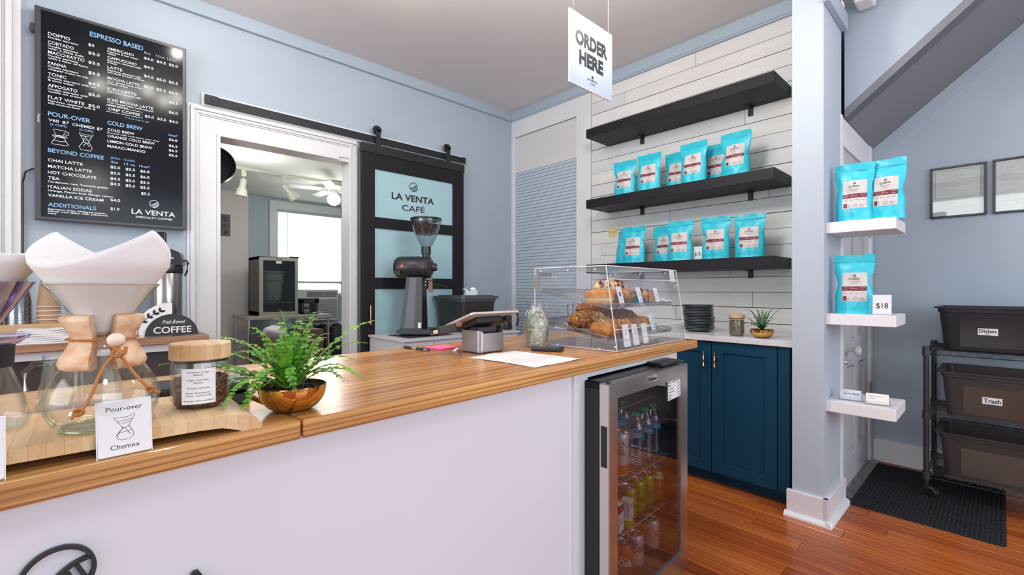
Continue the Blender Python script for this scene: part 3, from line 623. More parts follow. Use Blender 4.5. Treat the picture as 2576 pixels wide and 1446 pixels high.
# emblem and lettering on the front, partly below the frame
E1 = MB(); logo(E1, 0, 0, 0.036, 0.004, 0.011, w=0.0050, n=48); E1.build('emblem', matte_black_m, ct, M=LM @ Matrix.Translation((-0.308, 0.044, 0.779)) @ Matrix.Rotation(R(90), 4, 'X'))
t_ = TX(); t_.t('LA VENTA', 0, 0, 0.045, 0.37, 'C', 0.014); bm = t_.bm; g = bmesh.ops.extrude_face_region(bm, geom=bm.faces[:]); bmesh.ops.translate(bm, vec=(0, 0, 0.008), verts=[v for v in g['geom'] if isinstance(v, bmesh.types.BMVert)])
flat_mesh(t_, 'raised_lettering', matte_black_m, ct, LM @ Matrix.Translation((-0.308, 0.040, 0.669)) @ Matrix.Rotation(R(90), 4, 'X'))
def slab(name, label, M, u0, u1, v0, v1):
    t = thing(name, label, 'countertop', tuple(M.translation), M.to_euler().z)
    b = MB(); b.box(u0, u1, v0, v1, CT-0.034, CT, bev=0.0035, seg=2)
    me = b.mesh('wood_top', [counter_m, edge_m])
    for p in me.polygons:
        if abs(p.normal.y) > 0.6 or abs(p.normal.x) > 0.6: p.material_index = 1
    link('wood_top', me, t); return t
slab('wood_countertop', 'long glossy oiled wood countertop under the register and pastry case', KM, 0.0015, 1.7700, 0.0, 0.745)
t = slab('wood_countertop', 'nearer wood countertop carrying the bamboo board of coffee brewers', LM, -1.3, -0.0015, 0.0, 0.70)
t.children[0].data.materials[0] = counter2_m

# ================================================================ BLACK WALL SHELVES
BK = matte_black_m
def wall_shelf(label, zt):
    t = thing('wall_shelf', label, 'shelf', (3.15, 1.61, zt), 0, 'black wall shelves')
    b = MB(); b.box(-0.16, 0.154, -0.69, 0.70, -0.070, 0, bev=0.0025, seg=2); b.build('board', shelf_m, t)
    for y in (-0.45, 0.37):
        b = MB(); b.box(0.085, 0.150, y-0.014, y+0.014, -0.078, -0.070); b.box(0.135, 0.152, y-0.014, y+0.014, -0.125, -0.070, bev=0.001); b.build('bracket', BK, t)
    return t
wall_shelf('topmost black wall shelf, empty, on the white board wall', 2.457)
wall_shelf('middle black wall shelf holding six coffee pouches', 1.886)
wall_shelf('lowest black wall shelf above the marble-look worktop', 1.361)

def smooth01(a, b, x):
    t = max(0, min(1, (x-a)/(b-a))); return t*t*(3-2*t)
def pouch_parts(w, h, d, seed, waist=0.06, lean=0.0, blank=False):
    """stand-up pouch facing -Y, base at z = 0"""
    rr = random.Random(seed); nu, nv = 18, 20; b = MB(); hs = h*0.88
    kl = rr.uniform(0.55, 0.72); kr = rr.uniform(0.55, 0.72); al = waist*rr.uniform(0.5, 1.3); ar = waist*rr.uniform(0.3, 1.3)
    def halfw(v, sd):
        k, a = (kl, al) if sd < 0 else (kr, ar)
        pinch = a*math.exp(-((v-k)/0.13)**2)
        return w/2*(0.93-pinch*2.3+0.07*smooth01(0.55, 1.0, v))
    def thick(v): return d/2*(1-v)**0.62*(1-0.15*math.exp(-((v-0.05)/0.06)**2)) + 0.0016
    def pt(u, v, sd):
        hw = halfw(v, u); x = u*hw; e = max(0.0, 1-abs(u)**2.6)
        y = sd*(thick(v)*(0.16+0.84*e)) ; n_ = noise.noise(Vector((u*2.1+seed, v*3.3, sd*1.3+seed)))*0.011*e*(1-v*0.4)
        crease = 0.006*math.sin((v*9+u*4+seed))*math.exp(-((v-0.62)/0.16)**2)*e
        return (x, y+n_*1.0+crease+lean*v*h*0.2, v*hs)
    for sd in (-1, 1):
        g = [[b.bm.verts.new(pt(-1+2*i/nu, j/nv, sd)) for i in range(nu+1)] for j in range(nv+1)]
        for j in range(nv):
            for i in range(nu): b.bm.faces.new((g[j][i], g[j][i+1], g[j+1][i+1], g[j+1][i]))
        if sd == -1: g0 = g
        else:
            for j in range(nv):
                for i in (0, nu): b.bm.faces.new((g0[j][i], g0[j+1][i], g[j+1][i], g[j][i]))
            for i in range(nu): b.bm.faces.new((g0[0][i], g0[0][i+1], g[0][i+1], g[0][i]))
    body = b.mesh('pouch', bag_m, 55)
    b = MB(); n = 14
    rows = [(hs-0.003, 0.0030), (hs+0.003, 0.0042), (hs+0.006, 0.0042), (hs+0.010, 0.0022), (h-0.004, 0.0018), (h, 0.0010)]
    for sd in (-1, 1):
        g = []
        for z, t_ in rows:
            f = (z-hs)/(h-hs); x1 = w/2*(1.0 if z < h-0.002 else 0.975)
            g.append([b.bm.verts.new((x1*(-1+2*i/n), sd*t_ + 0.004*math.sin(seed+i*0.7+f*2)*max(f, 0)+lean*z*0.2, z + 0.002*math.sin(i*0.9+seed)*max(f, 0))) for i in range(n+1)])
        for a, c in zip(g[:-1], g[1:]):
            for i in range(n): b.bm.faces.new((a[i], a[i+1], c[i+1], c[i]))
        if sd == -1: g0 = g
        else:
            for i in range(n): b.bm.faces.new((g0[-1][i], g0[-1][i+1], g[-1][i+1], g[-1][i]))
            for j in range(len(rows)-1):
                for i in (0, n): b.bm.faces.new((g0[j][i], g0[j+1][i], g[j+1][i], g[j][i]))
    seal = b.mesh('seal', bag_dark_m, 50)
    if blank: return body, seal, None
    # label: paper panel that follows the front of the pouch, print on top of it
    lw, z0, z1 = w*0.60, h*0.22, h*0.70; ox = w*0.02
    def on(x, z, off):
        v = z/hs; u = x/halfw(v, x); return pt(u, v, -1)[1]-off
    def patch(x0, x1, za, zb, off, nx=8, nz=10):
        q = MB(); g = [[q.bm.verts.new((x0+(x1-x0)*i/nx, on(x0+(x1-x0)*i/nx, za+(zb-za)*j/nz, off), za+(zb-za)*j/nz)) for i in range(nx+1)] for j in range(nz+1)]
        for j in range(nz):
            for i in range(nx): q.bm.faces.new((g[j][i], g[j][i+1], g[j+1][i+1], g[j+1][i]))
        return q
    base = patch(ox-lw/2, ox+lw/2, z0, z1, 0.0009, 10, 12).mesh('label', label_m, 180)
    H_ = z1-z0; q = patch(ox-lw/2, ox+lw/2, z0+0.37*H_, z0+0.52*H_, 0.0014, 10, 3)
    q2 = patch(ox-lw/2+0.005, ox-lw/2+0.024, z0+0.03*H_, z0+0.18*H_, 0.0014, 2, 2)
    me2 = q2.mesh('t', maroon_m); q.bm.from_mesh(me2); band = q.mesh('colour_band', maroon_m, 180)
    t_ = TX(); cx = ox
    logo(t_, cx, z0+0.90*H_, 0.0065, 0, 0.0002, w=0.0013, n=16); t_.t('LA VENTA', cx, z0+0.755*H_, 0.0085, lw*0.46, 'C', 0.02); t_.t('SPECIALTY COFFEE', cx, z0+0.68*H_, 0.003, lw*0.42); t_.t('CAFÉ CORAL', cx, z0+0.62*H_, 0.003, lw*0.25)
    for i, (s_, xx) in enumerate((('PRODUCER', -0.36), ('VARIETY', -0.12), ('PROCESS', 0.13), ('ALTITUDE', 0.36))): t_.t(s_, cx+xx*lw, z0+0.28*H_, 0.0032, lw*0.17)
    for i, (s_, xx, zz) in enumerate((('340g', -0.22, 0.10), ('12oz', -0.22, 0.04), ('COLOMBIA', 0.03, 0.12), ('MEDIUM', 0.03, 0.05), ('STRAWBERRY CACAO', 0.30, 0.10), ('CHAMOMILE', 0.28, 0.04))): t_.t(s_, cx+xx*lw, z0+zz*H_, 0.0036, lw*(0.10 if xx < -0.2 else 0.2))
    for v in t_.bm.verts: v.co = Vector((v.co.x, on(v.co.x, v.co.y, 0.0016), v.co.y))
    ink = bpy.data.meshes.new('label_print'); t_.bm.to_mesh(ink); t_.bm.free(); ink.materials.append(ink_m)
    t_ = TX()
    for s_, xx, zz, ww in (('ORIGIN', -0.36, 0.47, 0.14), ('HUILA', -0.36, 0.41, 0.16), ('NOTES', -0.10, 0.475, 0.1), ('SWEET CITRUS', 0.0, 0.435, 0.28), ('ROAST LEVEL', 0.35, 0.475, 0.2), ('MEDIUM', 0.35, 0.41, 0.14), ('BEANS', -0.425, 0.09, 0.11)): t_.t(s_, cx+xx*lw, z0+zz*H_-0.001, 0.0035, lw*ww)
    for v in t_.bm.verts: v.co = Vector((v.co.x, on(v.co.x, v.co.y, 0.0021), v.co.y))
    wi = bpy.data.meshes.new('band_print'); t_.bm.to_mesh(wi); t_.bm.free(); wi.materials.append(label_m)
    return body, seal, (base, band, ink, wi)
protos = [pouch_parts(0.194, 0.280, 0.095, s, wst) for s, wst in ((1, 0.10), (2, 0.05), (3, 0.085), (4, 0.11), (5, 0.03))]
pblank = pouch_parts(0.175, 0.275, 0.085, 9, 0.03, blank=True)
def pouch(label, pr, x, y, z, rz, sx=1.0, sz=1.0, group='turquoise coffee pouches'):
    t = thing('coffee_pouch', label, 'coffee bag', (x, y, z), rz, group); t.scale = (sx, 1, sz)
    link('pouch', pr[0], t); link('seal', pr[1], t)
    if pr[2]:
        lb = link('label', pr[2][0], t); link('colour_band', pr[2][1], lb); link('lettering', pr[2][2], lb)['kind'] = 'stuff'; link('band_lettering', pr[2][3], lb)['kind'] = 'stuff'
    return t
A = R(-90); Z2, Z3 = 1.886, 1.361
pouch('coffee pouch at the window end of the middle black shelf', protos[0], 3.09, 2.01, Z2, A+0.06, 1.0, 0.98)
pouch('second coffee pouch from the window end of the middle black shelf', protos[1], 3.08, 1.795, Z2, A, 1.0, 1.0)
pouch('coffee pouch mostly hidden at the left behind the tall pouch, middle black shelf', protos[2], 3.19, 1.63, Z2, A, 0.95, 1.0)
pouch('tall coffee pouch standing in front of two others on the middle black shelf', protos[1], 3.065, 1.447, Z2, A-0.05, 0.99, 1.01)
pouch('shaded coffee pouch set back between two front pouches on the middle black shelf', protos[4], 3.20, 1.345, Z2, A, 1.0, 0.99)
pouch('coffee pouch nearest the pillar on the middle black shelf', protos[3], 3.05, 1.163, Z2, A-0.04, 0.97, 1.0)
pouch('blank-sided coffee pouch turned away at the left end of the lowest black shelf', pblank, 3.14, 2.075, Z3, A-0.75, 1.0, 0.97)
pouch('coffee pouch beside the blank-sided one on the lowest black shelf', protos[4], 3.08, 1.925, Z3, A, 1.02, 0.99)
pouch('coffee pouch partly hidden behind its right neighbour on the lowest black shelf', protos[3], 3.16, 1.71, Z3, A, 0.98, 0.97)
pouch('front coffee pouch just left of the price card on the lowest black shelf', protos[2], 3.07, 1.548, Z3, A, 1.0, 1.0)
pouch('coffee pouch just right of the price card on the lowest black shelf', protos[0], 3.07, 1.298, Z3, A, 1.0, 1.0)
pouch('coffee pouch nearest the pillar on the lowest black shelf', protos[1], 3.06, 1.083, Z3, A, 0.96, 0.97)
pouch('left coffee pouch of the pair on the top white ledge', protos[4], 2.80, 0.500, 1.494, A+0.05, 0.83, 1.04)
pouch('right coffee pouch of the pair on the top white ledge', protos[3], 2.82, 0.380, 1.494, A-0.10, 0.80, 1.04)
pouch('single coffee pouch on the middle white ledge beside the price card', protos[2], 2.79, 0.500, 1.037, A+0.08, 0.84, 1.05)

def price_card(label, x, y, z, rz, w=0.062, h=0.095, lean=0.0):
    t = thing('price_card', label, 'price card', (x, y, z), rz); t.rotation_euler = (lean, 0, rz)
    b = MB(); b.box(-w/2, w/2, 0, 0.002, 0.0, h, bev=0.0006); b.build('card', card_m, t)
    b = MB(); b.box(-w/2-0.001, w/2+0.001, 0.002, 0.004, 0.0, h); b.box(-w/2, w/2, 0.004, 0.040, 0.0, 0.002); b.box(-w/2, w/2, -0.007, 0.0, 0.0, 0.002); b.box(-w/2, w/2, -0.008, -0.007, 0.0, 0.012); b.build('stand', acryl_m, t)
    tx = TX(); tx.t('$18', 0, h*0.33, h*0.26, w*0.62, 'C', 0.0); flat_mesh(tx, 'lettering', ink_m, t, frame((0, -0.0008, 0), (1, 0, 0), (0, 0, 1)))
price_card('small white $18 card between coffee pouches on the lowest black shelf', 3.10, 1.435, Z3, A)
# yellow note and papers stuck to the board wall
nt = thing('sticky_note', 'yellow handwritten sticky note on the white board wall', 'note', (3.302, 2.27, 1.645))
b = MB(); b.quad([(0, 0.045, -0.035), (0, -0.045, -0.035), (-0.0, -0.038, 0.038), (-0.0, 0.035, 0.038)]); b.quad([(0.0025, 0.045, -0.035), (0.0025, -0.045, -0.035), (0.0025, -0.038, 0.038), (0.0025, 0.035, 0.038)]); b.build('sheet', yellow_note_m, nt)
tx = TX(); tx.t('y.  A b', 0, -0.002, 0.012, 0.06, 'C', 0, shear=0.25); flat_mesh(tx, 'handwriting', ink_m, nt, frame((-0.001, 0.0, 0), (0, -1, 0), (0, 0, 1)))
b = MB(); b.box(3.300, 3.3035, 2.385, 2.488, 1.43, 1.535); tag(b.build('paper_slip', paper_m), 'white paper slip pinned above the left end of the lowest black shelf', 'paper')
b = MB(); b.box(3.294, 3.304, 2.36, 2.45, 1.375, 1.425, bev=0.003); b.box(3.292, 3.296, 2.385, 2.425, 1.385, 1.415, bev=0.001); tag(b.build('wall_plate', plastic_white_m), 'white wall plate just above the lowest black shelf', 'outlet')

# ================================================================ WORKTOP AND NAVY CABINETS
cbn = thing('base_cabinet', 'navy blue base cabinet with two panelled doors under the white worktop', 'cabinet', (2.75, 0.765, 0))
b = MB(); b.box(0, 0.55, 0, 1.55, 0.075, 0.853); b.box(0.055, 0.55, 0.0, 1.55, 0.0, 0.08); b.build('carcass', navy_m, cbn)
b = MB(); b.box(-0.022, 0.0, 0.0, 0.058, 0.075, 0.853, bev=0.001); b.build('filler_strip', navy_m, cbn)
def shaker(y0, y1, hy, parent):
    b = MB(); z0, z1, fw = 0.077, 0.850, 0.062
    b.box(-0.012, 0, y0+fw, y1-fw, z0+fw, z1-fw); b.box(-0.022, 0, y0, y0+fw, z0, z1, bev=0.0012); b.box(-0.022, 0, y1-fw, y1, z0, z1, bev=0.0012)
    b.box(-0.022, 0, y0+fw-0.001, y1-fw+0.001, z1-fw, z1, bev=0.0012); b.box(-0.022, 0, y0+fw-0.001, y1-fw+0.001, z0, z0+fw, bev=0.0012)
    dr = b.build('door', navy_m, parent)
    q = MB(); q.lathe([(0, 0.705), (0.0065, 0.706), (0.0065, 0.712), (0.0045, 0.715), (0.0045, 0.740), (0.0062, 0.742), (0.0062, 0.752), (0.0045, 0.754), (0.0045, 0.782), (0.0065, 0.785), (0.0065, 0.791), (0, 0.793)], 12, Matrix.Translation((-0.050, hy, 0)))
    q.rod((-0.022, hy, 0.747), (-0.050, hy, 0.747), 0.0045, 10); q.build('pull_handle', brass_m, dr, smooth=40)
shaker(0.062, 0.412, 0.385, cbn); shaker(0.418, 0.770, 0.450, cbn); shaker(0.776, 1.13, 1.10, cbn); shaker(1.136, 1.49, 1.17, cbn)
b = MB(); b.box(2.71, 3.304, 0.7435, 2.40, 0.855, 0.887, bev=0.002); tag(b.build('stone_worktop', quartz_m), 'white marble-look worktop on the navy cabinets', 'worktop')
# plates: each one a thing
ORD = ['topmost']+[w+' from the top' for w in 'second third fourth fifth sixth seventh eighth ninth tenth eleventh twelfth thirteenth fourteenth fifteenth sixteenth seventeenth'.split()]
b = MB(); b.lathe([(0, 0.004), (0.055, 0.004), (0.064, 0.0065), (0.092, 0.0150), (0.099, 0.0172), (0.0998, 0.0158), (0.093, 0.0125), (0.066, 0.0040), (0.058, 0.0), (0, 0.0)], 36); me = b.mesh('plate', slate_m, 35)
for i in range(17):
    o = link('plate', me); o.location = (2.955+rng.uniform(-0.002, 0.002), 1.362+rng.uniform(-0.003, 0.003)+(0.004 if i > 8 else 0), 0.887+0.0098*i); o.rotation_euler = (0, 0, rng.random()*6)
    if i == 0: o.scale = (1, 1, 1.0)
    tag(o, (ORD[16-i]+',' if i < 16 else ORD[0])+' dark grey plate of the stack on the white worktop', 'plate', 'stacked dark grey plates')
def jar_shell(t, r, h, lid_h, lidr, soft_r=0.012):
    b = MB(); pr = [(0, 0.001), (r-soft_r, 0.001), (r-soft_r*0.3, soft_r*0.35), (r, soft_r), (r, h-0.008), (r-0.003, h), (r-0.005, h), (r-0.004, h-0.010), (r-0.003, soft_r), (r-soft_r, 0.005), (0, 0.005)]
    g = b.lathe(pr, 40).build('glass', glass_m, t, smooth=40)
    b = MB(); b.lathe([(0, 0), (lidr-0.0015, 0), (lidr, 0.0015), (lidr, lid_h-0.002), (lidr-0.002, lid_h), (0, lid_h)], 44); l = b.build('lid', lid_m, t, smooth=30); l.location = (0, 0, h)
    b = MB(); b.lathe([(lidr-0.002, -0.004), (lidr-0.0045, -0.004), (lidr-0.0045, 0.0)], 36); s_ = b.build('seal_ring', black_m, l)
    return g, l
jr = thing('bean_jar', 'lidded glass jar of green coffee beans on the white worktop', 'jar', (2.822, 1.070, 0.887))
jar_shell(jr, 0.043, 0.104, 0.022, 0.0435)
def beans(r, h, n, seed, m, parent, size=0.0058, hollow=True):
    rr = random.Random(seed); src = MB(); src.ball((0, 0, 0), 1.0, u=7, v=5); V = None
    me0 = src.mesh('x', m); V = [v.co.copy() for v in me0.vertices]; F = [tuple(p.vertices) for p in me0.polygons]
    b = MB()
    for _ in range(n):
        side = rr.random() < 0.78 and hollow
        rad = (r-size*0.75) if side else r*math.sqrt(rr.random())*0.9
        th = rr.uniform(0, 2*PI); zz = rr.uniform(size*0.6, h) if side else h-rr.uniform(0, size)
        if zz < 0.01: rad = min(rad, r-0.008)
        M = Matrix.Translation((rad*math.cos(th), rad*math.sin(th), zz)) @ Matrix.Rotation(rr.uniform(0, 6), 4, Vector((rr.random()-.5, rr.random()-.5, rr.random()-.5)).normalized()) @ Matrix.Diagonal((size, size*0.72, size*0.52, 1))
        vs = [b.bm.verts.new(M @ v) for v in V]
        for f in F: b.bm.faces.new([vs[i] for i in f])
    b.lathe([(0, 0.004), (r-0.010, 0.004), (r-0.006, 0.012), (r-0.006, h-0.004), (0, h-0.004)], 20)
    o = b.build('beans', m, parent, smooth=180); o['kind'] = 'stuff'; return o
beans(0.039, 0.090, 650, 3, green_bean_m, jr, 0.0042)

# ================================================================ FERNS
def frond(path, w0, nl, seed, lm, sm, parent, thick=0.0011, leaf=1.0):
    """one arching frond: stem and two rows of round leaflets"""
    rr = random.Random(seed); b = MB(); b.tube(path, [thick*(1-0.6*i/(len(path)-1)) for i in range(len(path))], 5)
    ns = len(b.bm.faces)
    P = [Vector(p) for p in path]; seg = [0]
    for a, c in zip(P[:-1], P[1:]): seg.append(seg[-1]+(c-a).length)
    T = seg[-1]
    def at(s):
        for i in range(len(P)-1):
            if s <= seg[i+1]:
                f = (s-seg[i])/(seg[i+1]-seg[i]); return P[i].lerp(P[i+1], f), (P[i+1]-P[i]).normalized()
        return P[-1], (P[-1]-P[-2]).normalized()
    for i in range(nl):
        f = 0.12+0.88*i/(nl-1); p, t = at(T*f)
        sz = w0*leaf*(0.55+0.55*math.sin(PI*min(1, f*0.9+0.12)))*rr.uniform(0.8, 1.12)*(1.0 if f < 0.92 else 0.6)
        side = t.cross(Vector((0, 0, 1)))
        if side.length < 0.1: side = Vector((1, 0, 0))
        side.normalize(); nrm = side.cross(t).normalized()
        for sg in (-1, 1):
            ax = (side*sg+t*rr.uniform(0.05, 0.35)+nrm*rr.uniform(-0.25, 0.35)).normalized(); wv = nrm.cross(ax).normalized(); L_ = sz; Wd = sz*0.46
            q = p + ax*0.0008; tip = Vector((0, 0, -1))*L_*0.12
            ring = [(0.0, 0.0), (0.15, 0.70), (0.5, 0.98), (0.85, 0.70), (1.0, 0.0), (0.85, -0.70), (0.5, -0.98), (0.15, -0.70)]
            vs = [b.bm.verts.new(q+ax*(L_*a)+wv*(Wd*c)+tip*(a*a)+nrm*(-0.10*Wd*c*c)) for a, c in ring]
            b.bm.faces.new(vs)
    me = bpy.data.meshes.new('frond'); b.bm.to_mesh(me); b.bm.free(); me.materials.append(sm); me.materials.append(lm)
    for i, p in enumerate(me.polygons):
        p.material_index = 0 if i < ns else 1
        p.use_smooth = True
    return link('frond', me, parent)
def arc(base, d, L_, rise, droop, n=12, curl=0.0):
    """path that leaves base along heading d (radians), climbs, then droops"""
    pts = []; x, y, z = base
    for i in range(n+1):
        f = i/n; r = L_*f; zz = rise*math.sin(min(1.0, f*1.15)*PI/2)-droop*f**2.4
        a = d+curl*f; pts.append((x+r*math.cos(a), y+r*math.sin(a), z+zz))
    return pts
def bowl(t, r, h, thick=0.0025):
    b = MB(); pr = []
    for i in range(13): a = PI/2*i/12; pr.append((r*math.sin(a)**0.85 if i else 0, h*(1-math.cos(a))))
    pr = [(0, 0), (r*0.38, 0.0005)]+[(r*(0.38+0.62*math.sin(PI/2*i/12)), h*(1-math.cos(PI/2*i/12))) for i in range(1, 13)]
    inner = [(max(0, a-thick), z+thick*0.6) for a, z in reversed(pr[2:])]
    b.lathe(pr+[(r-thick*0.5, h+0.0006)]+inner, 56); b.build('bowl', gold_m, t, smooth=50)
    b = MB(); n = 22; g = []
    for j in range(8):
        rr_ = (r-thick-0.0005)*j/7; g.append([b.bm.verts.new((rr_*math.cos(2*PI*i/n), rr_*math.sin(2*PI*i/n), h*0.86+0.005*(1-j/7)+0.004*noise.noise(Vector((i*1.3, j*2.1, 0))))) for i in range(n)])
    for a, c in zip(g[:-1], g[1:]):
        for i in range(n): b.bm.faces.new((a[i], a[(i+1) % n], c[(i+1) % n], c[i]))
    rr_ = random.Random(5)
    for _ in range(120):
        q = (r-0.008)*math.sqrt(rr_.random()); a = rr_.random()*6.28; b.ball((q*math.cos(a), q*math.sin(a), h*0.87+rr_.uniform(0, 0.005)), rr_.uniform(0.0012, 0.0035), u=5, v=4)
    o = b.build('soil', soil_m, t); o['kind'] = 'stuff'
fp = thing('potted_fern', 'bright green fern in a gold bowl on the wood countertop seam', 'plant', (0.300, 0.943, CT))
bowl(fp, 0.0605, 0.047)
# headings in the world: image-right is about -43 deg, away from the camera about +47 deg
RT = R(-43.15); AW = R(46.85)
import itertools
specs = [  # (angle from image-right, length, rise, droop, width, leaflets, curl)
 (178, 0.150, 0.085, 0.020, 0.0090, 26, 0.0), (172, 0.165, 0.070, 0.012, 0.0095, 28, 0.15), (186, 0.140, 0.060, 0.015, 0.0090, 26, -0.1), (165, 0.130, 0.105, 0.010, 0.0090, 22, 0.0), (160, 0.150, 0.050, 0.020, 0.009, 24, 0.0),
 (190, 0.120, 0.045, 0.035, 0.008, 24, 0.2), (198, 0.130, 0.050, 0.055, 0.008, 24, 0.0), (205, 0.110, 0.060, 0.075, 0.008, 24, 0.25), (215, 0.095, 0.035, 0.060, 0.008, 22, 0.0), (222, 0.085, 0.055, 0.080, 0.008, 22, 0.2),
 (120, 0.060, 0.135, 0.006, 0.009, 22, 0.0), (100, 0.040, 0.150, 0.004, 0.0095, 24, 0.3), (140, 0.075, 0.120, 0.008, 0.009, 22, 0.0), (75, 0.050, 0.125, 0.006, 0.008, 20, 0.0), (60, 0.065, 0.135, 0.010, 0.009, 24, 0.0),
 (20, 0.165, 0.110, -0.012, 0.008, 28, 0.05), (12, 0.125, 0.085, 0.010, 0.0085, 26, -0.1), (35, 0.080, 0.130, 0.0, 0.009, 22, 0.0), (48, 0.060, 0.145, 0.004, 0.0085, 22, 0.0), (0, 0.120, 0.075, 0.040, 0.0085, 26, 0.0),
 (-8, 0.125, 0.070, 0.065, 0.0085, 28, 0.0), (-15, 0.110, 0.055, 0.050, 0.008, 24, 0.1), (5, 0.105, 0.045, 0.045, 0.008, 22, 0.0), (-28, 0.085, 0.060, 0.045, 0.0085, 22, 0.0), (-50, 0.050, 0.075, 0.030, 0.009, 18, 0.0),
 (-75, 0.045, 0.070, 0.062, 0.0095, 18, 0.1), (-100, 0.060, 0.070, 0.045, 0.009, 18, 0.0), (-120, 0.070, 0.070, 0.055, 0.009, 20, 0.0), (-140, 0.075, 0.060, 0.050, 0.009, 20, 0.0), (150, 0.11, 0.075, 0.01, 0.009, 22, 0.0),
 (95, 0.08, 0.10, 0.02, 0.008, 20, 0.0), (-60, 0.035, 0.095, 0.02, 0.009, 16, 0), (-130, 0.04, 0.10, 0.02, 0.009, 16, 0), (30, 0.09, 0.08, 0.02, 0.0085, 20, 0), (130, 0.05, 0.09, 0.01, 0.0085, 18, 0), (-20, 0.07, 0.09, 0.03, 0.0085, 20, 0.2), (175, 0.08, 0.10, 0.02, 0.0085, 20, 0)]
sr = random.Random(21)
for _ in range(16): specs.append((sr.uniform(0, 360), sr.uniform(0.035, 0.085), sr.uniform(0.07, 0.125), sr.uniform(0.0, 0.03), 0.0088, 16, sr.uniform(-0.2, 0.2)))
for i, (a, L_, ri, dr_, w_, nl, cu) in enumerate(specs):
    rr = random.Random(i); bs = (0.012*math.cos(i*2.4)-0.006, 0.012*math.sin(i*2.4)+0.004, 0.041)
    frond(arc(bs, R(-17.5)+R(a), L_*1.17, ri*1.02, dr_, 14, cu), w_*1.03, max(10, int(L_*1.35/0.0072)), i, leaf_dark_m if i % 6 == 5 else leaf_m, stem_m, fp)
f2 = thing('potted_fern', 'small dark green fern in a gold bowl on the white worktop by the pillar', 'plant', (2.815, 0.930, 0.887))
bowl(f2, 0.062, 0.046)
for i, (a, L_, ri, dr_, nl) in enumerate([(178, 0.13, 0.07, 0.075, 22), (165, 0.12, 0.085, 0.03, 22), (150, 0.10, 0.13, 0.02, 22), (120, 0.06, 0.125, 0.01, 20), (90, 0.04, 0.12, 0.0, 20), (60, 0.05, 0.11, 0.0, 20), (30, 0.07, 0.12, 0.0, 22), (10, 0.135, 0.13, 0.0, 26), (0, 0.085, 0.075, 0.01, 20), (-20, 0.06, 0.05, 0.02, 16), (-60, 0.04, 0.05, 0.03, 14), (-120, 0.05, 0.055, 0.03, 16), (190, 0.09, 0.05, 0.04, 20), (200, 0.06, 0.06, 0.03, 16), (140, 0.05, 0.09, 0.01, 16)]):
    frond(arc((0.004*math.cos(i), 0.004*math.sin(i), 0.040), R(-71.8)+R(a), L_, ri, dr_, 12), 0.0080, nl, 50+i, leaf_dark_m, leaf_dark_m, f2)

# ================================================================ BREWING BOARD
bb = thing('bamboo_board', 'striped bamboo riser board on the near wood countertop', 'serving board', (0, 0.855, CT))
b = MB()
pr = [(-0.55, 0.030-0.002), (-0.55, 0.012), (0.135, 0.012), (0.165, 0.010), (0.186, 0.003), (0.193, 0.0), (0.222, 0.0), (0.222, 0.008), (0.214, 0.018), (0.198, 0.026), (0.175, 0.0295), (0.15, 0.030), (-0.548, 0.030)]
b.prism([(x, z) for x, z in pr], 0, 0.225, Matrix(((1, 0, 0, 0), (0, 0, 1, 0), (0, 1, 0, 0), (0, 0, 0, 1)))); b.build('board', bamboo_m, bb, smooth=30)
BZ = CT+0.030
# pour-over carafe with wooden collar
cx_, cy_ = 0.024, 0.912
ch = thing('pour_over_carafe', 'hourglass glass coffee carafe with wooden collar and leather tie', 'carafe', (cx_, cy_, BZ))
b = MB()
pr = [(0, 0.002), (0.034, 0.001), (0.046, 0.004), (0.057, 0.012), (0.0645, 0.027), (0.067, 0.045), (0.063, 0.062), (0.052, 0.083), (0.039, 0.101), (0.027, 0.116), (0.0215, 0.128), (0.022, 0.138), (0.029, 0.152), (0.041, 0.173), (0.054, 0.193), (0.066, 0.2095), (0.067, 0.2105), (0.0655, 0.2112), (0.052, 0.193), (0.039, 0.173), (0.027, 0.152), (0.020, 0.138), (0.0195, 0.128), (0.025, 0.116), (0.037, 0.101), (0.050, 0.083), (0.0605, 0.062), (0.0645, 0.045), (0.062, 0.028), (0.054, 0.014), (0.044, 0.007), (0, 0.006)]
b.lathe(pr, 64); b.build('glass_body', glass_m, ch, smooth=60)
b = MB(); b.tube([(0.0665*math.cos(2*PI*i/64), 0.0665*math.sin(2*PI*i/64), 0.2108) for i in range(64)], 0.0010, 6, closed=True); b.build('rim', mat('glass_rim', (0.45, 0.50, 0.42), 0.1), ch, smooth=180)
b = MB(); b.tube([(0.046*math.cos(2*PI*i/64), 0.046*math.sin(2*PI*i/64), 0.0035) for i in range(64)], 0.0022, 6, closed=True); b.build('base_ring', clear('green_glass_foot', (0.75, 0.85, 0.62), 0.15, 0.5, 2, 0.05, (0.4, 0.5, 0.3)), ch, smooth=180)
fc = math.atan2(-cy_, -cx_)   # direction towards the camera
prc = [(0.0235, 0.089), (0.036, 0.087), (0.0450, 0.088), (0.0490, 0.091), (0.0505, 0.097), (0.0480, 0.106), (0.0405, 0.118), (0.0368, 0.129), (0.0380, 0.139), (0.0440, 0.150), (0.0482, 0.157), (0.0478, 0.163), (0.0440, 0.166), (0.0330, 0.1665), (0.0265, 0.150), (0.0225, 0.138), (0.0222, 0.128), (0.0235, 0.118)]
for s_ in (0, 1):
    b = MB(); a0 = fc+R(19)+s_*PI; b.lathe(prc+[prc[0]], 28, None, a0, a0+R(142), cap=True); b.build('wood_collar', collar_m, ch, smooth=50)
b = MB(); n = 48; b.tube([((0.0402)*math.cos(fc+2*PI*i/n), (0.0402)*math.sin(fc+2*PI*i/n), 0.131) for i in range(n)], 0.0022, 8, closed=True, flat=0.7)
fx, fy = math.cos(fc), math.sin(fc); rx, ry = -fy, fx
if rx*math.cos(RT)+ry*math.sin(RT) < 0: rx, ry = -rx, -ry
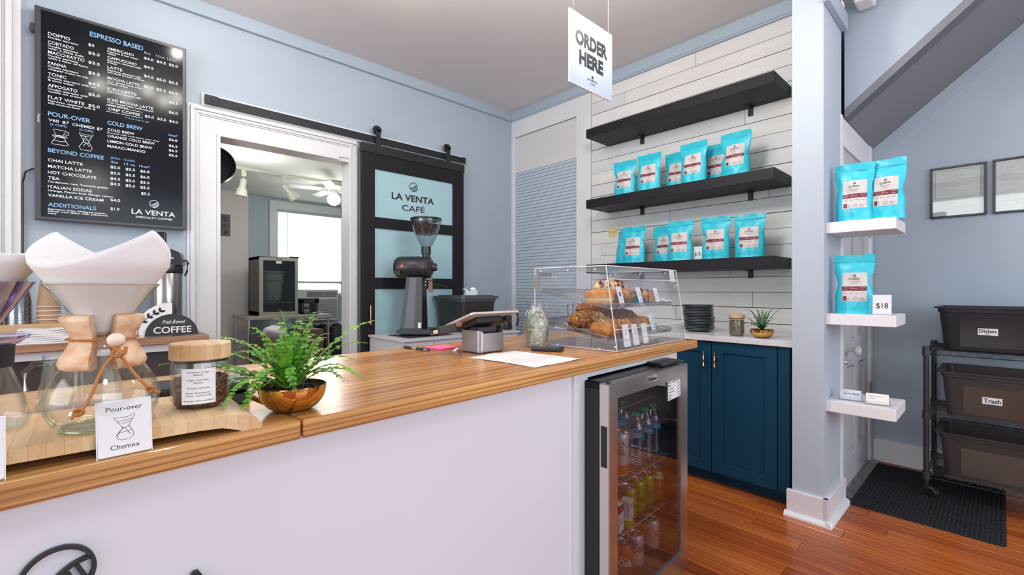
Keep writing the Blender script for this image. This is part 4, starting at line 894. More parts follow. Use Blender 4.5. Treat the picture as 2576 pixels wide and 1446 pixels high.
def cpt(r_, s_, z): return (fx*r_+rx*s_, fy*r_+ry*s_, z)
b.tube([cpt(0.047, 0.020, 0.126), cpt(0.052, 0.013, 0.118), cpt(0.056, 0.008, 0.112), cpt(0.058, 0.014, 0.108), cpt(0.057, 0.022, 0.112), cpt(0.053, 0.024, 0.120)], 0.0024, 8, sub=5)
b.tube([cpt(0.050, 0.008, 0.123), cpt(0.056, 0.016, 0.117), cpt(0.060, 0.019, 0.111), cpt(0.056, 0.010, 0.107)], 0.0024, 8, sub=5)
b.tube([cpt(0.056, 0.012, 0.112), cpt(0.058, 0.002, 0.098), cpt(0.063, -0.006, 0.080), cpt(0.070, -0.012, 0.062), cpt(0.075, -0.020, 0.045), cpt(0.077, -0.026, 0.040), cpt(0.078, -0.033, 0.032)], 0.0021, 8, sub=5)
b.tube([cpt(0.077, -0.030, 0.042), cpt(0.081, -0.024, 0.045), cpt(0.081, -0.020, 0.040), cpt(0.078, -0.026, 0.036), cpt(0.077, -0.031, 0.040)], 0.0021, 8, sub=5)
b.tube([cpt(0.056, 0.016, 0.112), cpt(0.056, 0.024, 0.098), cpt(0.058, 0.034, 0.080), cpt(0.060, 0.044, 0.066), cpt(0.058, 0.054, 0.054), cpt(0.054, 0.062, 0.050)], 0.0021, 8, sub=5)
b.tube([cpt(0.060, 0.046, 0.060), cpt(0.064, 0.050, 0.062), cpt(0.062, 0.055, 0.058), cpt(0.060, 0.050, 0.053), cpt(0.058, 0.046, 0.057)], 0.0021, 8, sub=5)
b.build('leather_tie', leather_m, ch, smooth=60)
b = MB(); b.ball(cpt(0.050, 0.013, 0.131), 0.0105, 1.0, 1.0, 0.92, u=20, v=12); b.build('bead', bead_m, ch, smooth=60)
# folded paper filter standing in the carafe
fl_ = thing('paper_filter', 'big folded white paper filter standing in the wood-collared carafe', 'filter', (cx_, cy_, BZ))
b = MB(); n = 72; A0 = R(131); rows = 14
def ftop(th):
    ph = abs(math.sin(th-A0)); return 0.236+0.054*(1-ph)**0.9
def frad(th, z):
    t = (z-0.135)/0.10; e = 0.012+0.062*min(t, 1.02)
    ph = abs(math.sin(th-A0)); return e*(1.0+0.06*ph) + max(0, z-0.235)*0.10
g = []
for j in range(rows+1):
    ring = []
    for i in range(n):
        th = 2*PI*i/n; z = 0.135+(ftop(th)-0.135)*j/rows; r_ = frad(th, z); ring.append(b.bm.verts.new((r_*math.cos(th), r_*math.sin(th), z)))
    g.append(ring)
for a, c in zip(g[:-1], g[1:]):
    for i in range(n): b.bm.faces.new((a[i], a[(i+1) % n], c[(i+1) % n], c[i]))
me = b.mesh('paper_sheet', filter_m, 60); o = link('paper_sheet', me, fl_); md = o.modifiers.new('t', 'SOLIDIFY'); md.thickness = 0.0012
# cone dripper on a glass range server, mostly out of frame at the left
ds = thing('range_server', 'glass coffee server with black neck at the left edge of the bamboo board', 'carafe', (-0.117, 1.000, BZ))
b = MB(); pr = [(0, 0.001), (0.050, 0.001), (0.060, 0.006), (0.062, 0.014), (0.056, 0.040), (0.046, 0.075), (0.040, 0.094), (0.038, 0.094), (0.044, 0.075), (0.054, 0.040), (0.0595, 0.014), (0.056, 0.006), (0, 0.005)]
b.lathe(pr, 56); b.build('glass_body', glass_m, ds, smooth=60)
b = MB(); b.lathe([(0.040, 0.090), (0.0445, 0.091), (0.0455, 0.120), (0.041, 0.122)], 40); b.build('neck_band', matte_black_m, ds, smooth=40)
dp = thing('cone_dripper', 'purple-tinted clear plastic dripper on the glass server at the left edge', 'dripper', (-0.117, 1.000, BZ+0.122))
b = MB(); b.lathe([(0.020, 0.004), (0.050, 0.002), (0.060, 0.010), (0.0615, 0.014), (0.050, 0.008), (0.022, 0.012)], 48); b.build('flange', purple_m, dp, smooth=50)
b = MB(); b.lathe([(0.018, 0.010), (0.026, 0.022), (0.066, 0.090), (0.068, 0.092), (0.0655, 0.092), (0.023, 0.024), (0.015, 0.012)], 48); c_ = b.build('cone', purple_m, dp, smooth=50)
for k in range(12):
    b = MB(); pts = [((0.0225+0.040*f)*math.cos(2*PI*k/12+1.3*f), (0.0225+0.040*f)*math.sin(2*PI*k/12+1.3*f), 0.022+0.068*f) for f in [i/8 for i in range(9)]]
    b.tube(pts, 0.0016, 6); b.build('spiral_rib', purple_m, dp, smooth=90)
pf = thing('paper_filter', 'white cone paper filter in the purple dripper at the left edge', 'filter', (-0.117, 1.000, BZ+0.122))
b = MB(); n = 40; g = []
for j in range(8):
    g.append([b.bm.verts.new(((0.014+0.0085*j)*math.cos(2*PI*i/n)*(1+0.35*(j/7)**3*(abs(math.cos(2*PI*i/n-(RT)/1)))**4), (0.014+0.0085*j)*math.sin(2*PI*i/n), 0.025+0.0155*j+0.004*math.sin(2*PI*i/n*2)*(j/7))) for i in range(n)])
for a, c in zip(g[:-1], g[1:]):
    for i in range(n): b.bm.faces.new((a[i], a[(i+1) % n], c[(i+1) % n], c[i]))
o = b.build('paper_sheet', filter_m, pf, smooth=60); md = o.modifiers.new('t', 'SOLIDIFY'); md.thickness = 0.0012
# coffee bean jar on the board
cj = thing('bean_jar', 'wood-lidded glass jar of roasted coffee beans with a printed label', 'jar', (0.152, 0.958, BZ))
jar_shell(cj, 0.0435, 0.083, 0.0275, 0.0455, 0.016); beans(0.0395, 0.050, 480, 8, bean_m, cj, 0.0062)
b = MB(); fa = math.atan2(-0.958, -0.152); n = 12; w_ = 0.050; r_ = 0.0438
def cyl_xy(s, r=r_): a = fa - R(4) + s/r; return (r*math.cos(a), r*math.sin(a))
g = [[b.bm.verts.new((*cyl_xy(-w_/2+w_*i/n), z)) for i in range(n+1)] for z in (0.0115, 0.013, 0.069, 0.0705)]
for a, c in zip(g[:-1], g[1:]):
    for i in range(n): b.bm.faces.new((a[i], a[i+1], c[i+1], c[i]))
lb = b.build('label', card_m, cj, smooth=180)
tx = TX(); zz = 0.0635
for t1_, dz_, ww in (('Producer: Jorge', 0, 0.030), ('Bolivar', 0.0045, 0.0135), ('Origin: Colombia -', 0.0130, 0.034), ('Nariño', 0.0175, 0.0135), ('Variety: Colombia', 0.0265, 0.033), ('Notes: Strawberry -', 0.0345, 0.037), ('Cacao - Chamomile', 0.0390, 0.037), ('Process: Semi-washed', 0.0475, 0.043)): tx.t(t1_, 0, zz-dz_, 0.0026, ww)
for v in tx.bm.verts: xy = cyl_xy(v.co.x, r_+0.0004); v.co = Vector((xy[0], xy[1], v.co.y))
flat_mesh(tx, 'lettering', ink_m, lb)
# acrylic sign holders
def holder(label, x, y, rz, lines, w=0.058, h=0.074, draw=True, name='sign_holder', z=CT, tilt=-9):
    t = thing(name, label, 'sign', (x, y, z), rz)
    M = Matrix.Rotation(R(tilt), 4, 'X')
    b = MB(); b.box(-w/2-0.0015, w/2+0.0015, -0.0006, 0.0026, 0, h+0.003, M=M, bev=0.0005); b.box(-w/2-0.0015, w/2+0.0015, -0.001, 0.045, 0, 0.0022, bev=0.0005); b.build('acrylic_stand', acryl_m, t)
    b = MB(); b.box(-w/2-0.0015, -w/2-0.0003, -0.0008, 0.0028, 0, h+0.003, M=M); b.box(w/2+0.0003, w/2+0.0015, -0.0008, 0.0028, 0, h+0.003, M=M); b.box(-w/2, w/2, -0.0008, 0.0028, h+0.002, h+0.003, M=M); b.build('acrylic_rim', acryl_edge_m, t)
    rc = 0.003; pts = []
    for cx, cy, a in ((w/2-rc, rc, -90), (w/2-rc, h-rc, 0), (-w/2+rc, h-rc, 90), (-w/2+rc, rc, 180)):
        for q in range(5): aa = R(a+22.5*q); pts.append((cx+rc*math.cos(aa), cy+rc*math.sin(aa)))
    FMh = M @ frame((0, -0.0012, 0.0018), (1, 0, 0), (0, 0, 1))
    b = MB(); b.prism(pts, 0, 0.0004, FMh); cd = b.build('card', card_m, t)
    tx = TX()
    for s_, yy, hh, ww in lines: tx.t(s_, 0, yy, hh, ww, 'C', 0, FMh, 0.0006)
    if draw:
        def rb(p): tx.ribbon([(q[0], q[1]) for q in p], 0.0005, 0.0006, 0.0007, FMh)
        rb([(-0.012, 0.052), (-0.004, 0.0505), (0.004, 0.051), (0.011, 0.0545), (0.0115, 0.052)]); rb([(-0.012, 0.052), (-0.008, 0.0455), (0.0085, 0.0475), (0.0115, 0.052)])
        rb([(-0.008, 0.0455), (-0.003, 0.038), (-0.001, 0.036)]); rb([(0.0085, 0.0475), (0.005, 0.0395), (0.0045, 0.037)]); rb([(-0.003, 0.0365), (0.005, 0.0380)])
        rb([(-0.002, 0.0365), (-0.008, 0.028), (-0.009, 0.023), (-0.004, 0.020), (0.005, 0.0205), (0.0095, 0.024), (0.009, 0.030), (0.005, 0.0375)]); rb([(-0.001, 0.0365), (-0.006, 0.032), (-0.010, 0.026)]); rb([(0.0, 0.0365), (0.003, 0.031), (0.006, 0.026)])
        rb([(-0.004, 0.0425), (0.006, 0.044)]); rb([(-0.006, 0.030), (0.008, 0.032)])
    flat_mesh(tx, 'lettering', ink_m, cd); return t
holder('clear acrylic sign reading Pour-over Chemex in front of the bamboo board', 0.0450, 0.8420, R(5.6), [('Pour-over', 0.0605, 0.0065, 0.040), ('Chemex', 0.0080, 0.0066, 0.032)])
holder('clear acrylic sign cut off at the left edge of the photo', -0.098, 0.831, R(5.6), [('Pour-over', 0.0595, 0.0052, 0.036), ('V60', 0.0085, 0.0058, 0.018)], draw=False)
# glass pitchers and dark scale behind the board
def pitcher(label, x, y, rz, k=1.0):
    t = thing('glass_server', label, 'pitcher', (x, y, CT), rz, 'empty glass servers behind the brewing board')
    b = MB(); pr = [(0, 0.001), (0.052, 0.001), (0.060, 0.004), (0.062, 0.010), (0.052, 0.100), (0.0525, 0.106), (0.0505, 0.106), (0.050, 0.100), (0.0595, 0.012), (0.057, 0.006), (0, 0.005)]
    b.lathe([(a*k, c*k) for a, c in pr], 48); b.build('glass_body', glass_m, t, smooth=50)
    b = MB(); b.tube([(0.050*k, 0, 0.095*k), (0.075*k, 0, 0.098*k), (0.088*k, 0, 0.085*k), (0.086*k, 0, 0.055*k), (0.076*k, 0, 0.035*k), (0.070*k, 0, 0.032*k)], 0.0045, 10); b.build('glass_handle', glass_m, t, smooth=60)
pitcher('empty clear glass server behind the wood-collared carafe', 0.000, 1.215, RT-R(100), 1.03)
pitcher('empty clear glass server at the far left behind the brewing board', -0.215, 1.285, RT-R(10), 1.03)
dk = thing('black_scale', 'flat black coffee scale behind the roasted bean jar', 'scale', (0.178, 1.125, CT), R(-10))
b = MB(); b.box(-0.085, 0.085, -0.06, 0.07, 0.0, 0.020, bev=0.003); b.build('base', black_m, dk)
b = MB(); b.box(-0.085, 0.085, -0.045, 0.07, 0.023, 0.042, bev=0.004); b.build('platform', black_m, dk)

# ================================================================ ON THE COUNTER
def kthing(name, label, cat, u, v, z=CT, rz=0.0, group=None): return thing(name, label, cat, K(u, v, z), KR+rz, group)
def cyl_map(tx, r, ang0, z0=0):
    for v in tx.bm.verts: a = ang0+v.co.x/r; v.co = Vector(((r+v.co.z)*math.cos(a), (r+v.co.z)*math.sin(a), z0+v.co.y))
    return tx
# register stand with tablet
rg = kthing('register_stand', 'silver register stand with a pale tablet tilted on top of it', 'register', 0.842, 0.440)
b = MB()
n = 7; prof = []
def rrect(hx, hy, r, n=5):
    p = []
    for cx, cy, a in ((hx-r, -hy+r, -90), (hx-r, hy-r, 0), (-hx+r, hy-r, 90), (-hx+r, -hy+r, 180)):
        for q in range(n+1): aa = R(a+90*q/n); p.append((cx+r*math.cos(aa), cy+r*math.sin(aa)))
    return p
pts = rrect(0.064, 0.056, 0.016); bm = b.bm
def ztop(x, y): return 0.083 - 0.030*smooth01(0.03, -0.056, y)*(1 - smooth01(0.030, 0.060, abs(x)))
lo = [bm.verts.new((x, y, 0.005)) for x, y in pts]; hi = [bm.verts.new((x, y, ztop(x, y))) for x, y in pts]
ih = [bm.verts.new((x*0.955, y*0.95, ztop(x, y)-0.0005)) for x, y in pts]; il = [bm.verts.new((x*0.93, y*0.93, 0.030)) for x, y in pts]
for A_, B_ in ((lo, hi), (hi, ih), (ih, il)):
    for i in range(len(pts)): j = (i+1) % len(pts); bm.faces.new((A_[i], A_[j], B_[j], B_[i]))
bm.faces.new(il); bm.faces.new(lo); b.build('body', mat('warm_silver', (0.40, 0.38, 0.385), 0.32, metal=0.75, bump=0.05, bscale=500), rg, smooth=40)
b = MB(); b.prism(rrect(0.060, 0.052, 0.014), 0.0, 0.005); b.build('foot', black_m, rg)
b = MB(); b.prism(rrect(0.052, 0.046, 0.012), 0.028, 0.040); b.box(-0.05, -0.02, -0.03, 0.0, 0.04, 0.060, bev=0.005); b.tube([(-0.03, 0.0, 0.045), (0.0, -0.02, 0.058), (0.025, 0.0, 0.050), (0.0, 0.02, 0.05), (-0.02, 0.0, 0.055)], 0.0035, 8); b.box(0.030, 0.053, -0.045, 0.045, 0.035, 0.060, bev=0.004); b.build('cable_bay', black_m, rg, smooth=40)
b = MB(); b.box(-0.046, 0.046, -0.030, 0.030, 0.070, 0.094, bev=0.004, M=Matrix.Rotation(R(0), 4, 'X')); b.build('neck', bezel_m, rg)
TM = Matrix.Translation((0.012, 0.012, 0.112)) @ Matrix.Rotation(R(-19), 4, 'X')
b = MB(); b.prism(rrect(0.122, 0.086, 0.012, 6), 0.006, 0.0135, TM); b.build('tablet', mat('champagne_aluminium', (0.66, 0.60, 0.57), 0.35, metal=0.4), rg)
b = MB(); b.prism(rrect(0.112, 0.076, 0.006, 4), 0.0135, 0.0141, TM); b.build('tablet_glass', screen_m, rg)
b = MB(); b.box(-0.070, 0.060, -0.050, 0.050, -0.018, 0.006, M=TM, bev=0.008, seg=3); b.box(0.085, 0.118, -0.045, 0.045, -0.012, 0.005, M=TM, bev=0.005, seg=2); b.rod(TM @ Vector((0.05, -0.02, -0.004)), TM @ Vector((0.10, -0.02, -0.004)), 0.006, 10); b.build('mount', matte_black_m, rg)
b = MB(); b.box(-0.190, -0.118, -0.012, 0.012, -0.017, 0.013, M=TM @ Matrix.Rotation(R(-14), 4, 'Z') @ Matrix.Rotation(R(-4), 4, 'Y'), bev=0.004, seg=2); b.build('card_reader', matte_black_m, rg)
b = MB(); b.box(-0.207, -0.189, -0.006, 0.006, -0.010, 0.004, M=TM @ Matrix.Rotation(R(-14), 4, 'Z') @ Matrix.Rotation(R(-4), 4, 'Y'), bev=0.003); b.build('reader_tip', mat('copper_tone', (0.7, 0.45, 0.32), 0.4), rg)
# pen, pink notes, paper, card terminal
pn = kthing('ballpoint_pen', 'black and clear pen lying beside the pink sticky notes', 'pen', 0.688, 0.64, CT+0.006, R(-86.5+0))
b = MB(); b.rod((-0.078, 0, 0), (-0.035, 0, 0), 0.0052, 12); b.lathe([(0.0052, 0), (0.0015, 0.012), (0.0005, 0.016)], 12, Matrix.Translation((-0.078, 0, 0)) @ Matrix.Rotation(R(-90), 4, 'Y')); b.build('grip', black_m, pn, smooth=50)
b = MB(); b.rod((-0.035, 0, 0), (-0.005, 0, 0), 0.0046, 12); b.rod((0.040, 0, 0), (0.062, 0, 0), 0.0046, 12); b.build('clear_barrel', chrome_m, pn, smooth=50)
b = MB(); b.rod((-0.005, 0, 0), (0.040, 0, 0), 0.0047, 12); b.rod((0.062, 0, 0), (0.072, 0, 0), 0.003, 10); b.box(0.025, 0.068, -0.002, 0.002, 0.0045, 0.0062); b.build('barrel', black_m, pn, smooth=50)
pk = kthing('sticky_note_pad', 'pad of pink sticky notes on the wood countertop', 'note pad', 0.785, 0.620, CT, R(6))
b = MB(); b.box(-0.052, 0.052, -0.050, 0.050, 0, 0.006); b.build('note_block', pink_note_m, pk)
b = MB(); b.quad([(-0.052, -0.050, 0.0063), (0.052, -0.050, 0.0068), (0.052, 0.050, 0.0063), (-0.052, 0.050, 0.0063)]); b.build('top_note', mat('light_pink_note', (0.90, 0.16, 0.36), 0.6), pk)
pp = kthing('paper_sheet', 'printed white sheet of paper lying flat in front of the register', 'paper', 0.816, 0.206, CT, R(1))
b = MB(); n = 10; g = [[b.bm.verts.new((-0.118+0.236*i/n, -0.150+0.30*j/n, 0.0006+0.0028*max(0, math.sin(i*0.9+j*0.35))*(0.4+0.6*(j/n)))) for i in range(n+1)] for j in range(n+1)]
for j in range(n):
    for i in range(n): b.bm.faces.new((g[j][i], g[j][i+1], g[j+1][i+1], g[j+1][i]))
b.build('sheet', paper_m, pp, smooth=180)
tx = TX(); rr = random.Random(4); words = 'coffee order list date name milk oat whole syrup cups lids beans weekly stock note total count open close check'.split()
for i in range(15):
    s_ = ' '.join(rr.choice(words) for _ in range(rr.choice((3, 5, 6)))); tx.t(s_, -0.088, 0.105-0.0135*i, 0.0042, 0.0042*len(s_)*0.8, 'L', lift=0.0045)
tx.t('LA VENTA CAFE', 0.05, -0.12, 0.004, 0.05, lift=0.0045); M_ = Matrix.Rotation(R(90), 4, 'Z'); tx._x(tx.bm.verts[:], M_)
flat_mesh(tx, 'lettering', grey_ink_m, pp)
tm = kthing('card_terminal', 'small black card terminal on the counter beside the tip jar', 'card reader', 1.020, 0.270, CT, R(-67))
b = MB(); b.box(-0.058, 0.058, -0.030, 0.030, 0, 0.017, bev=0.005, seg=3); b.build('body', mat('terminal_black', (0.014, 0.014, 0.018), 0.4), tm, smooth=40)
b = MB(); b.box(-0.045, 0.045, -0.023, 0.023, 0.0165, 0.0180, bev=0.0006); b.build('screen', mat('terminal_screen', (0.05, 0.058, 0.065), 0.12), tm)
b = MB(); b.quad([(0, 0, 0.0), (0.02, 0.004, 0.010), (0.026, -0.012, 0.012), (0.004, -0.016, 0)]); b.quad([(0, 0, 0.0008), (0.02, 0.004, 0.0108), (0.026, -0.012, 0.0128), (0.004, -0.016, 0.0008)]); o = tag(b.build('paper_scrap', paper_m), 'curled white paper scrap just left of the register stand', 'paper'); o.location = K(0.765, 0.525, CT)
# tip jar
tj = kthing('tip_jar', 'clear glass tip jar stuffed with folded banknotes', 'jar', 1.093, 0.390)
b = MB(); pr = [(0, 0.002), (0.040, 0.001), (0.046, 0.006), (0.0475, 0.020), (0.052, 0.060), (0.0555, 0.090), (0.0545, 0.112), (0.046, 0.137), (0.036, 0.152), (0.0345, 0.163), (0.037, 0.176), (0.0405, 0.183), (0.0408, 0.186), (0.039, 0.186)]
b.lathe(pr, 48); b.build('glass_body', clear('jar_glass', (0.985, 0.99, 0.985), 0.05, 0.75, 2.4, 0.02, (0.62, 0.68, 0.64)), tj, smooth=60)
def rin(z):
    P_ = [(0.043, 0.01), (0.045, 0.02), (0.0495, 0.06), (0.053, 0.09), (0.052, 0.111), (0.0435, 0.136), (0.0335, 0.151), (0.032, 0.163), (0.034, 0.18)]
    for (a, z0), (c, z1) in zip(P_[:-1], P_[1:]):
        if z <= z1: return a+(c-a)*max(0, (z-z0))/(z1-z0)
    return 0.034
tx = TX(); tx.t('thank', 0, 0.019, 0.012, 0.040, shear=0.3); tx.t('you', 0.006, 0.0, 0.011, 0.028, shear=0.3)
for v in tx.bm.verts:
    a = math.atan2(-1.30, -1.36)-KR+R(12)+v.co.x/0.054; z = 0.118+v.co.y; r_ = rin(z)+0.0034; v.co = Vector((r_*math.cos(a), r_*math.sin(a), z))
flat_mesh(tx, 'lettering', ink_m, tj)
fcj = math.atan2(-1.30, -1.36); rr = random.Random(12)
notes = [(R(-32), 0.110, 75, 0), (R(22), 0.073, 40, 0.001), (R(-8), 0.030, 4, 0.0), (R(55), 0.060, 110, 0.002), (R(75), 0.095, 20, 0.001), (R(-70), 0.060, 100, 0.001), (R(120), 0.05, 60, 0), (R(170), 0.07, 20, 0), (R(-120), 0.08, 80, 0), (R(40), 0.022, 100, 0.003), (R(0), 0.145, -15, 0.004), (R(60), 0.125, 120, 0.006), (R(-150), 0.11, 10, 0.001), (R(-45), 0.085, 150, 0.003), (R(5), 0.105, 100, 0.0035), (R(-20), 0.055, 60, 0.003), (R(48), 0.040, 15, 0.0025), (R(-60), 0.030, 20, 0.002), (R(20), 0.128, 40, 0.005), (R(-40), 0.125, 110, 0.005)]
for i, (a, zc, rot, ins) in enumerate(notes):
    t = kthing('banknote', ('upright green banknote at the left in the tip jar', 'diagonal cream banknote across the middle of the tip jar', 'flat banknote along the bottom front of the tip jar', 'steep banknote at the right side of the tip jar')[i] if i < 4 else ('banknote in the neck of the tip jar, just under the rim' if i == 10 else 'folded banknote deeper inside or at the back of the tip jar'), 'banknote', 1.093, 0.390, CT, 0, 'folded banknotes in the tip jar')
    w_, h_ = (0.062, 0.034) if i not in (1, 5) else (0.070, 0.040)
    def place(x, y, off):
        c_, s_ = math.cos(R(rot)), math.sin(R(rot)); X_, Y_ = x*c_-y*s_, x*s_+y*c_; z = min(max(zc+Y_, 0.012), 0.178); r_ = rin(z)-0.0016-ins-off; aa = fcj-KR+a+X_/0.05
        return (r_*math.cos(aa), r_*math.sin(aa), z)
    b = MB(); nx, ny = 12, 7; g = [[b.bm.verts.new(place(-w_/2+w_*p/nx, -h_/2+h_*q/ny, 0)) for p in range(nx+1)] for q in range(ny+1)]
    for q in range(ny):
        for p in range(nx): b.bm.faces.new((g[q][p], g[q][p+1], g[q+1][p+1], g[q+1][p]))
    b.build('note', bill2_m if i in (0, 6, 9, 12) else bill_m, t, smooth=180)
    tx = TX(); hx, hy = w_/2-0.0025, h_/2-0.0025
    tx.ribbon([(-hx, -hy), (0, -hy), (hx, -hy), (hx, hy), (0, hy), (-hx, hy)], 0.0011, 0, 0.0001, closed=True); tx.ribbon([(0.008*math.cos(k*0.5236), 0.011*math.sin(k*0.5236)) for k in range(12)], 0.001, 0, 0.0001, closed=True)
    for sx_ in (-1, 1):
        for sy_ in (-1, 1): tx.t('1', sx_*(hx-0.006), sy_*(hy-0.006)-0.003, 0.006, 0.003)
    tx.t('ONE', 0.016, -0.003, 0.005, 0.011); tx.ribbon([(-0.004, 0.004), (0.0, 0.006), (0.003, 0.0), (0.0, -0.006), (-0.004, -0.004)], 0.0015, 0, 0.0001)
    for v in tx.bm.verts: v.co = Vector(place(v.co.x, v.co.y, -0.0009))
    flat_mesh(tx, 'print', bill_line_m, t)
b = MB()
for i in range(16):
    a = rr.random()*6.28; r_ = rr.uniform(0, 0.030); z = 0.02+0.0085*i; M_ = Matrix.Translation((r_*math.cos(a), r_*math.sin(a), z)) @ Matrix.Rotation(rr.random()*3, 4, 'Z') @ Matrix.Rotation(rr.uniform(-1.2, 1.2), 4, 'X')
    k = min(1, rin(z)/0.05)*0.8
    b.box(-0.026*k, 0.026*k, -0.012*k, 0.012*k, -0.0008, 0.0008, M=M_)
o = b.build('crumpled_notes', bill_m, tj); o['kind'] = 'stuff'

# ================================================================ PASTRY CASE
U0, U1, V0, V1 = 1.157, 1.762, 0.052, 0.452; HT = 0.322; VT = 0.100
pc = kthing('pastry_case', 'clear acrylic pastry display case with a slanted front at the counter end', 'display case', 0, 0, CT)
def pane(name, mb, m=acryl_m): return mb.build(name, m, pc)
b = MB(); b.prism([(V0, 0.004), (V1, 0.004), (V1, HT), (VT, HT)], U0, U0+0.003, Matrix(((0, 0, 1, 0), (1, 0, 0, 0), (0, 1, 0, 0), (0, 0, 0, 1)))); side = pane('side_panel', b)
b = MB(); b.prism([(V0, 0.004), (V1, 0.004), (V1, HT), (VT, HT)], U1-0.003, U1, Matrix(((0, 0, 1, 0), (1, 0, 0, 0), (0, 1, 0, 0), (0, 0, 0, 1)))); pane('side_panel', b)
b = MB(); b.box(U0, U1, V0, V1, 0.003, 0.006); pane('floor_panel', b)
b = MB(); b.box(U0, U1, VT, V1, HT-0.003, HT); tp = pane('top_panel', b)
b = MB(); b.prism([(V0, 0.003), (V0+0.003, 0.003), (VT+0.003, HT), (VT, HT)], U0, U1, Matrix(((0, 0, 1, 0), (1, 0, 0, 0), (0, 1, 0, 0), (0, 0, 0, 1)))); fp_ = pane('slanted_front', b)
b = MB(); b.box(U0, (U0+U1)/2-0.004, V1-0.003, V1, 0.01, HT-0.003); pane('back_door', b)
b = MB(); b.box((U0+U1)/2+0.004, U1, V1-0.003, V1, 0.01, HT-0.003); pane('back_door', b)
def edge(a, c, r=0.0019):
    b = MB(); b.rod(a, c, r, 6); return b.build('bright_edge', acryl_edge_m, pc, smooth=60)
for u in (U0, U1):
    edge((u, V0, 0.004), (u, VT, HT)); edge((u, V0, 0.004), (u, V1, 0.004)); edge((u, VT, HT), (u, V1, HT), 0.0024); edge((u, V1, 0.004), (u, V1, HT))
edge((U0, V0, 0.004), (U1, V0, 0.004), 0.0012); edge((U0, VT, HT), (U1, VT, HT), 0.0024); edge((U0, V1, HT), (U1, V1, HT), 0.0015); edge((U0, V1, 0.004), (U1, V1, 0.004))
zf = 0.272; edge((U0, VT-0.008, zf), (U1, VT-0.008, zf), 0.0016); zf = 0.082; edge((U0, V0+0.012, zf), (U1, V0+0.012, zf), 0.0016)
for u in (U0-0.001, U1-0.008):
    for v, z in ((0.13, 0.006), (0.33, 0.006), (0.10, 0.25), (0.42, HT-0.012), (0.28, HT-0.012), (0.15, HT-0.012), (0.06, 0.02), (0.43, 0.02)):
        b = MB(); b.cyl(0.0038, 0, 0.008, 12, Matrix.Translation((u, v, z)) @ Matrix.Rotation(R(90), 4, 'Y')); b.build('corner_clip', acryl_edge_m, pc, smooth=40)
for v, z, hh, ww in ((0.442, 0.235, 0.030, 0.008), ):
    b = MB(); b.box(U0-0.004, U0+0.001, v-0.012, v+0.012, z, z+0.058, bev=0.001)
    b.build('hinge', mat('hinge_metal', (0.38, 0.34, 0.31), 0.4, metal=0.7), pc)
b = MB(); b.box(U0+0.02, U0+0.11, V1-0.004, V1+0.003, HT-0.032, HT-0.016, bev=0.001); b.build('hinge', mat('hinge_metal', (0, 0, 0)), pc)
for du in (-0.02, 0.02):
    uc = (U0+U1)/2+du; b = MB(); b.tube([(uc, V1+0.002, 0.165), (uc, V1+0.030, 0.165), (uc, V1+0.036, 0.160), (uc, V1+0.036, 0.105), (uc, V1+0.030, 0.100), (uc, V1+0.002, 0.100)], 0.0042, 10); b.build('door_pull', steel_m, pc, smooth=60)
# trays slope down towards the customer
def tray(z0, label_):
    M = Matrix.Translation((0, 0.112, z0)) @ Matrix.Rotation(R(10.0), 4, 'X'); a0, a1, d_ = U0+0.022, U1-0.022, 0.325
    t = kthing('display_tray', label_, 'tray', 0, 0, CT)
    b = MB(); b.box(a0, a1, 0, d_, 0, 0.003, M=M)
    for p in ((a0, a0+0.003, 0, d_), (a1-0.003, a1, 0, d_), (a0, a1, 0, 0.003), (a0, a1, d_-0.003, d_)): b.box(*p, 0, 0.016, M=M)
    b.build('tray_pan', tray_m, t)
    b = MB()
    for q0, q1 in (((a0, 0, 0.016), (a1, 0, 0.016)), ((a0, 0, 0.016), (a0, d_, 0.016)), ((a1, 0, 0.016), (a1, d_, 0.016)), ((a0, d_, 0.016), (a1, d_, 0.016))): b.rod(M @ Vector(q0), M @ Vector(q1), 0.0028, 6)
    b.build('tray_rim', clear('tray_rim_plastic', (0.80, 0.79, 0.80), 0.35, 0.5, 2.0, 0.08, (0.6, 0.6, 0.6)), t, smooth=60)
    b = MB()
    for k in range(9): b.box(a0+0.1+0.05*k, a0+0.102+0.05*k, 0.02, d_-0.02, 0.003, 0.0042, M=M)
    b.build('rib', acryl_edge_m, t)
    return M
T1 = tray(0.160, 'upper sloping clear tray inside the pastry case'); T2 = tray(0.036, 'lower sloping clear tray inside the pastry case')
def on_tray(T, u, v, dz=0.003): p = T @ Vector((u, v-0.112, dz)); return p
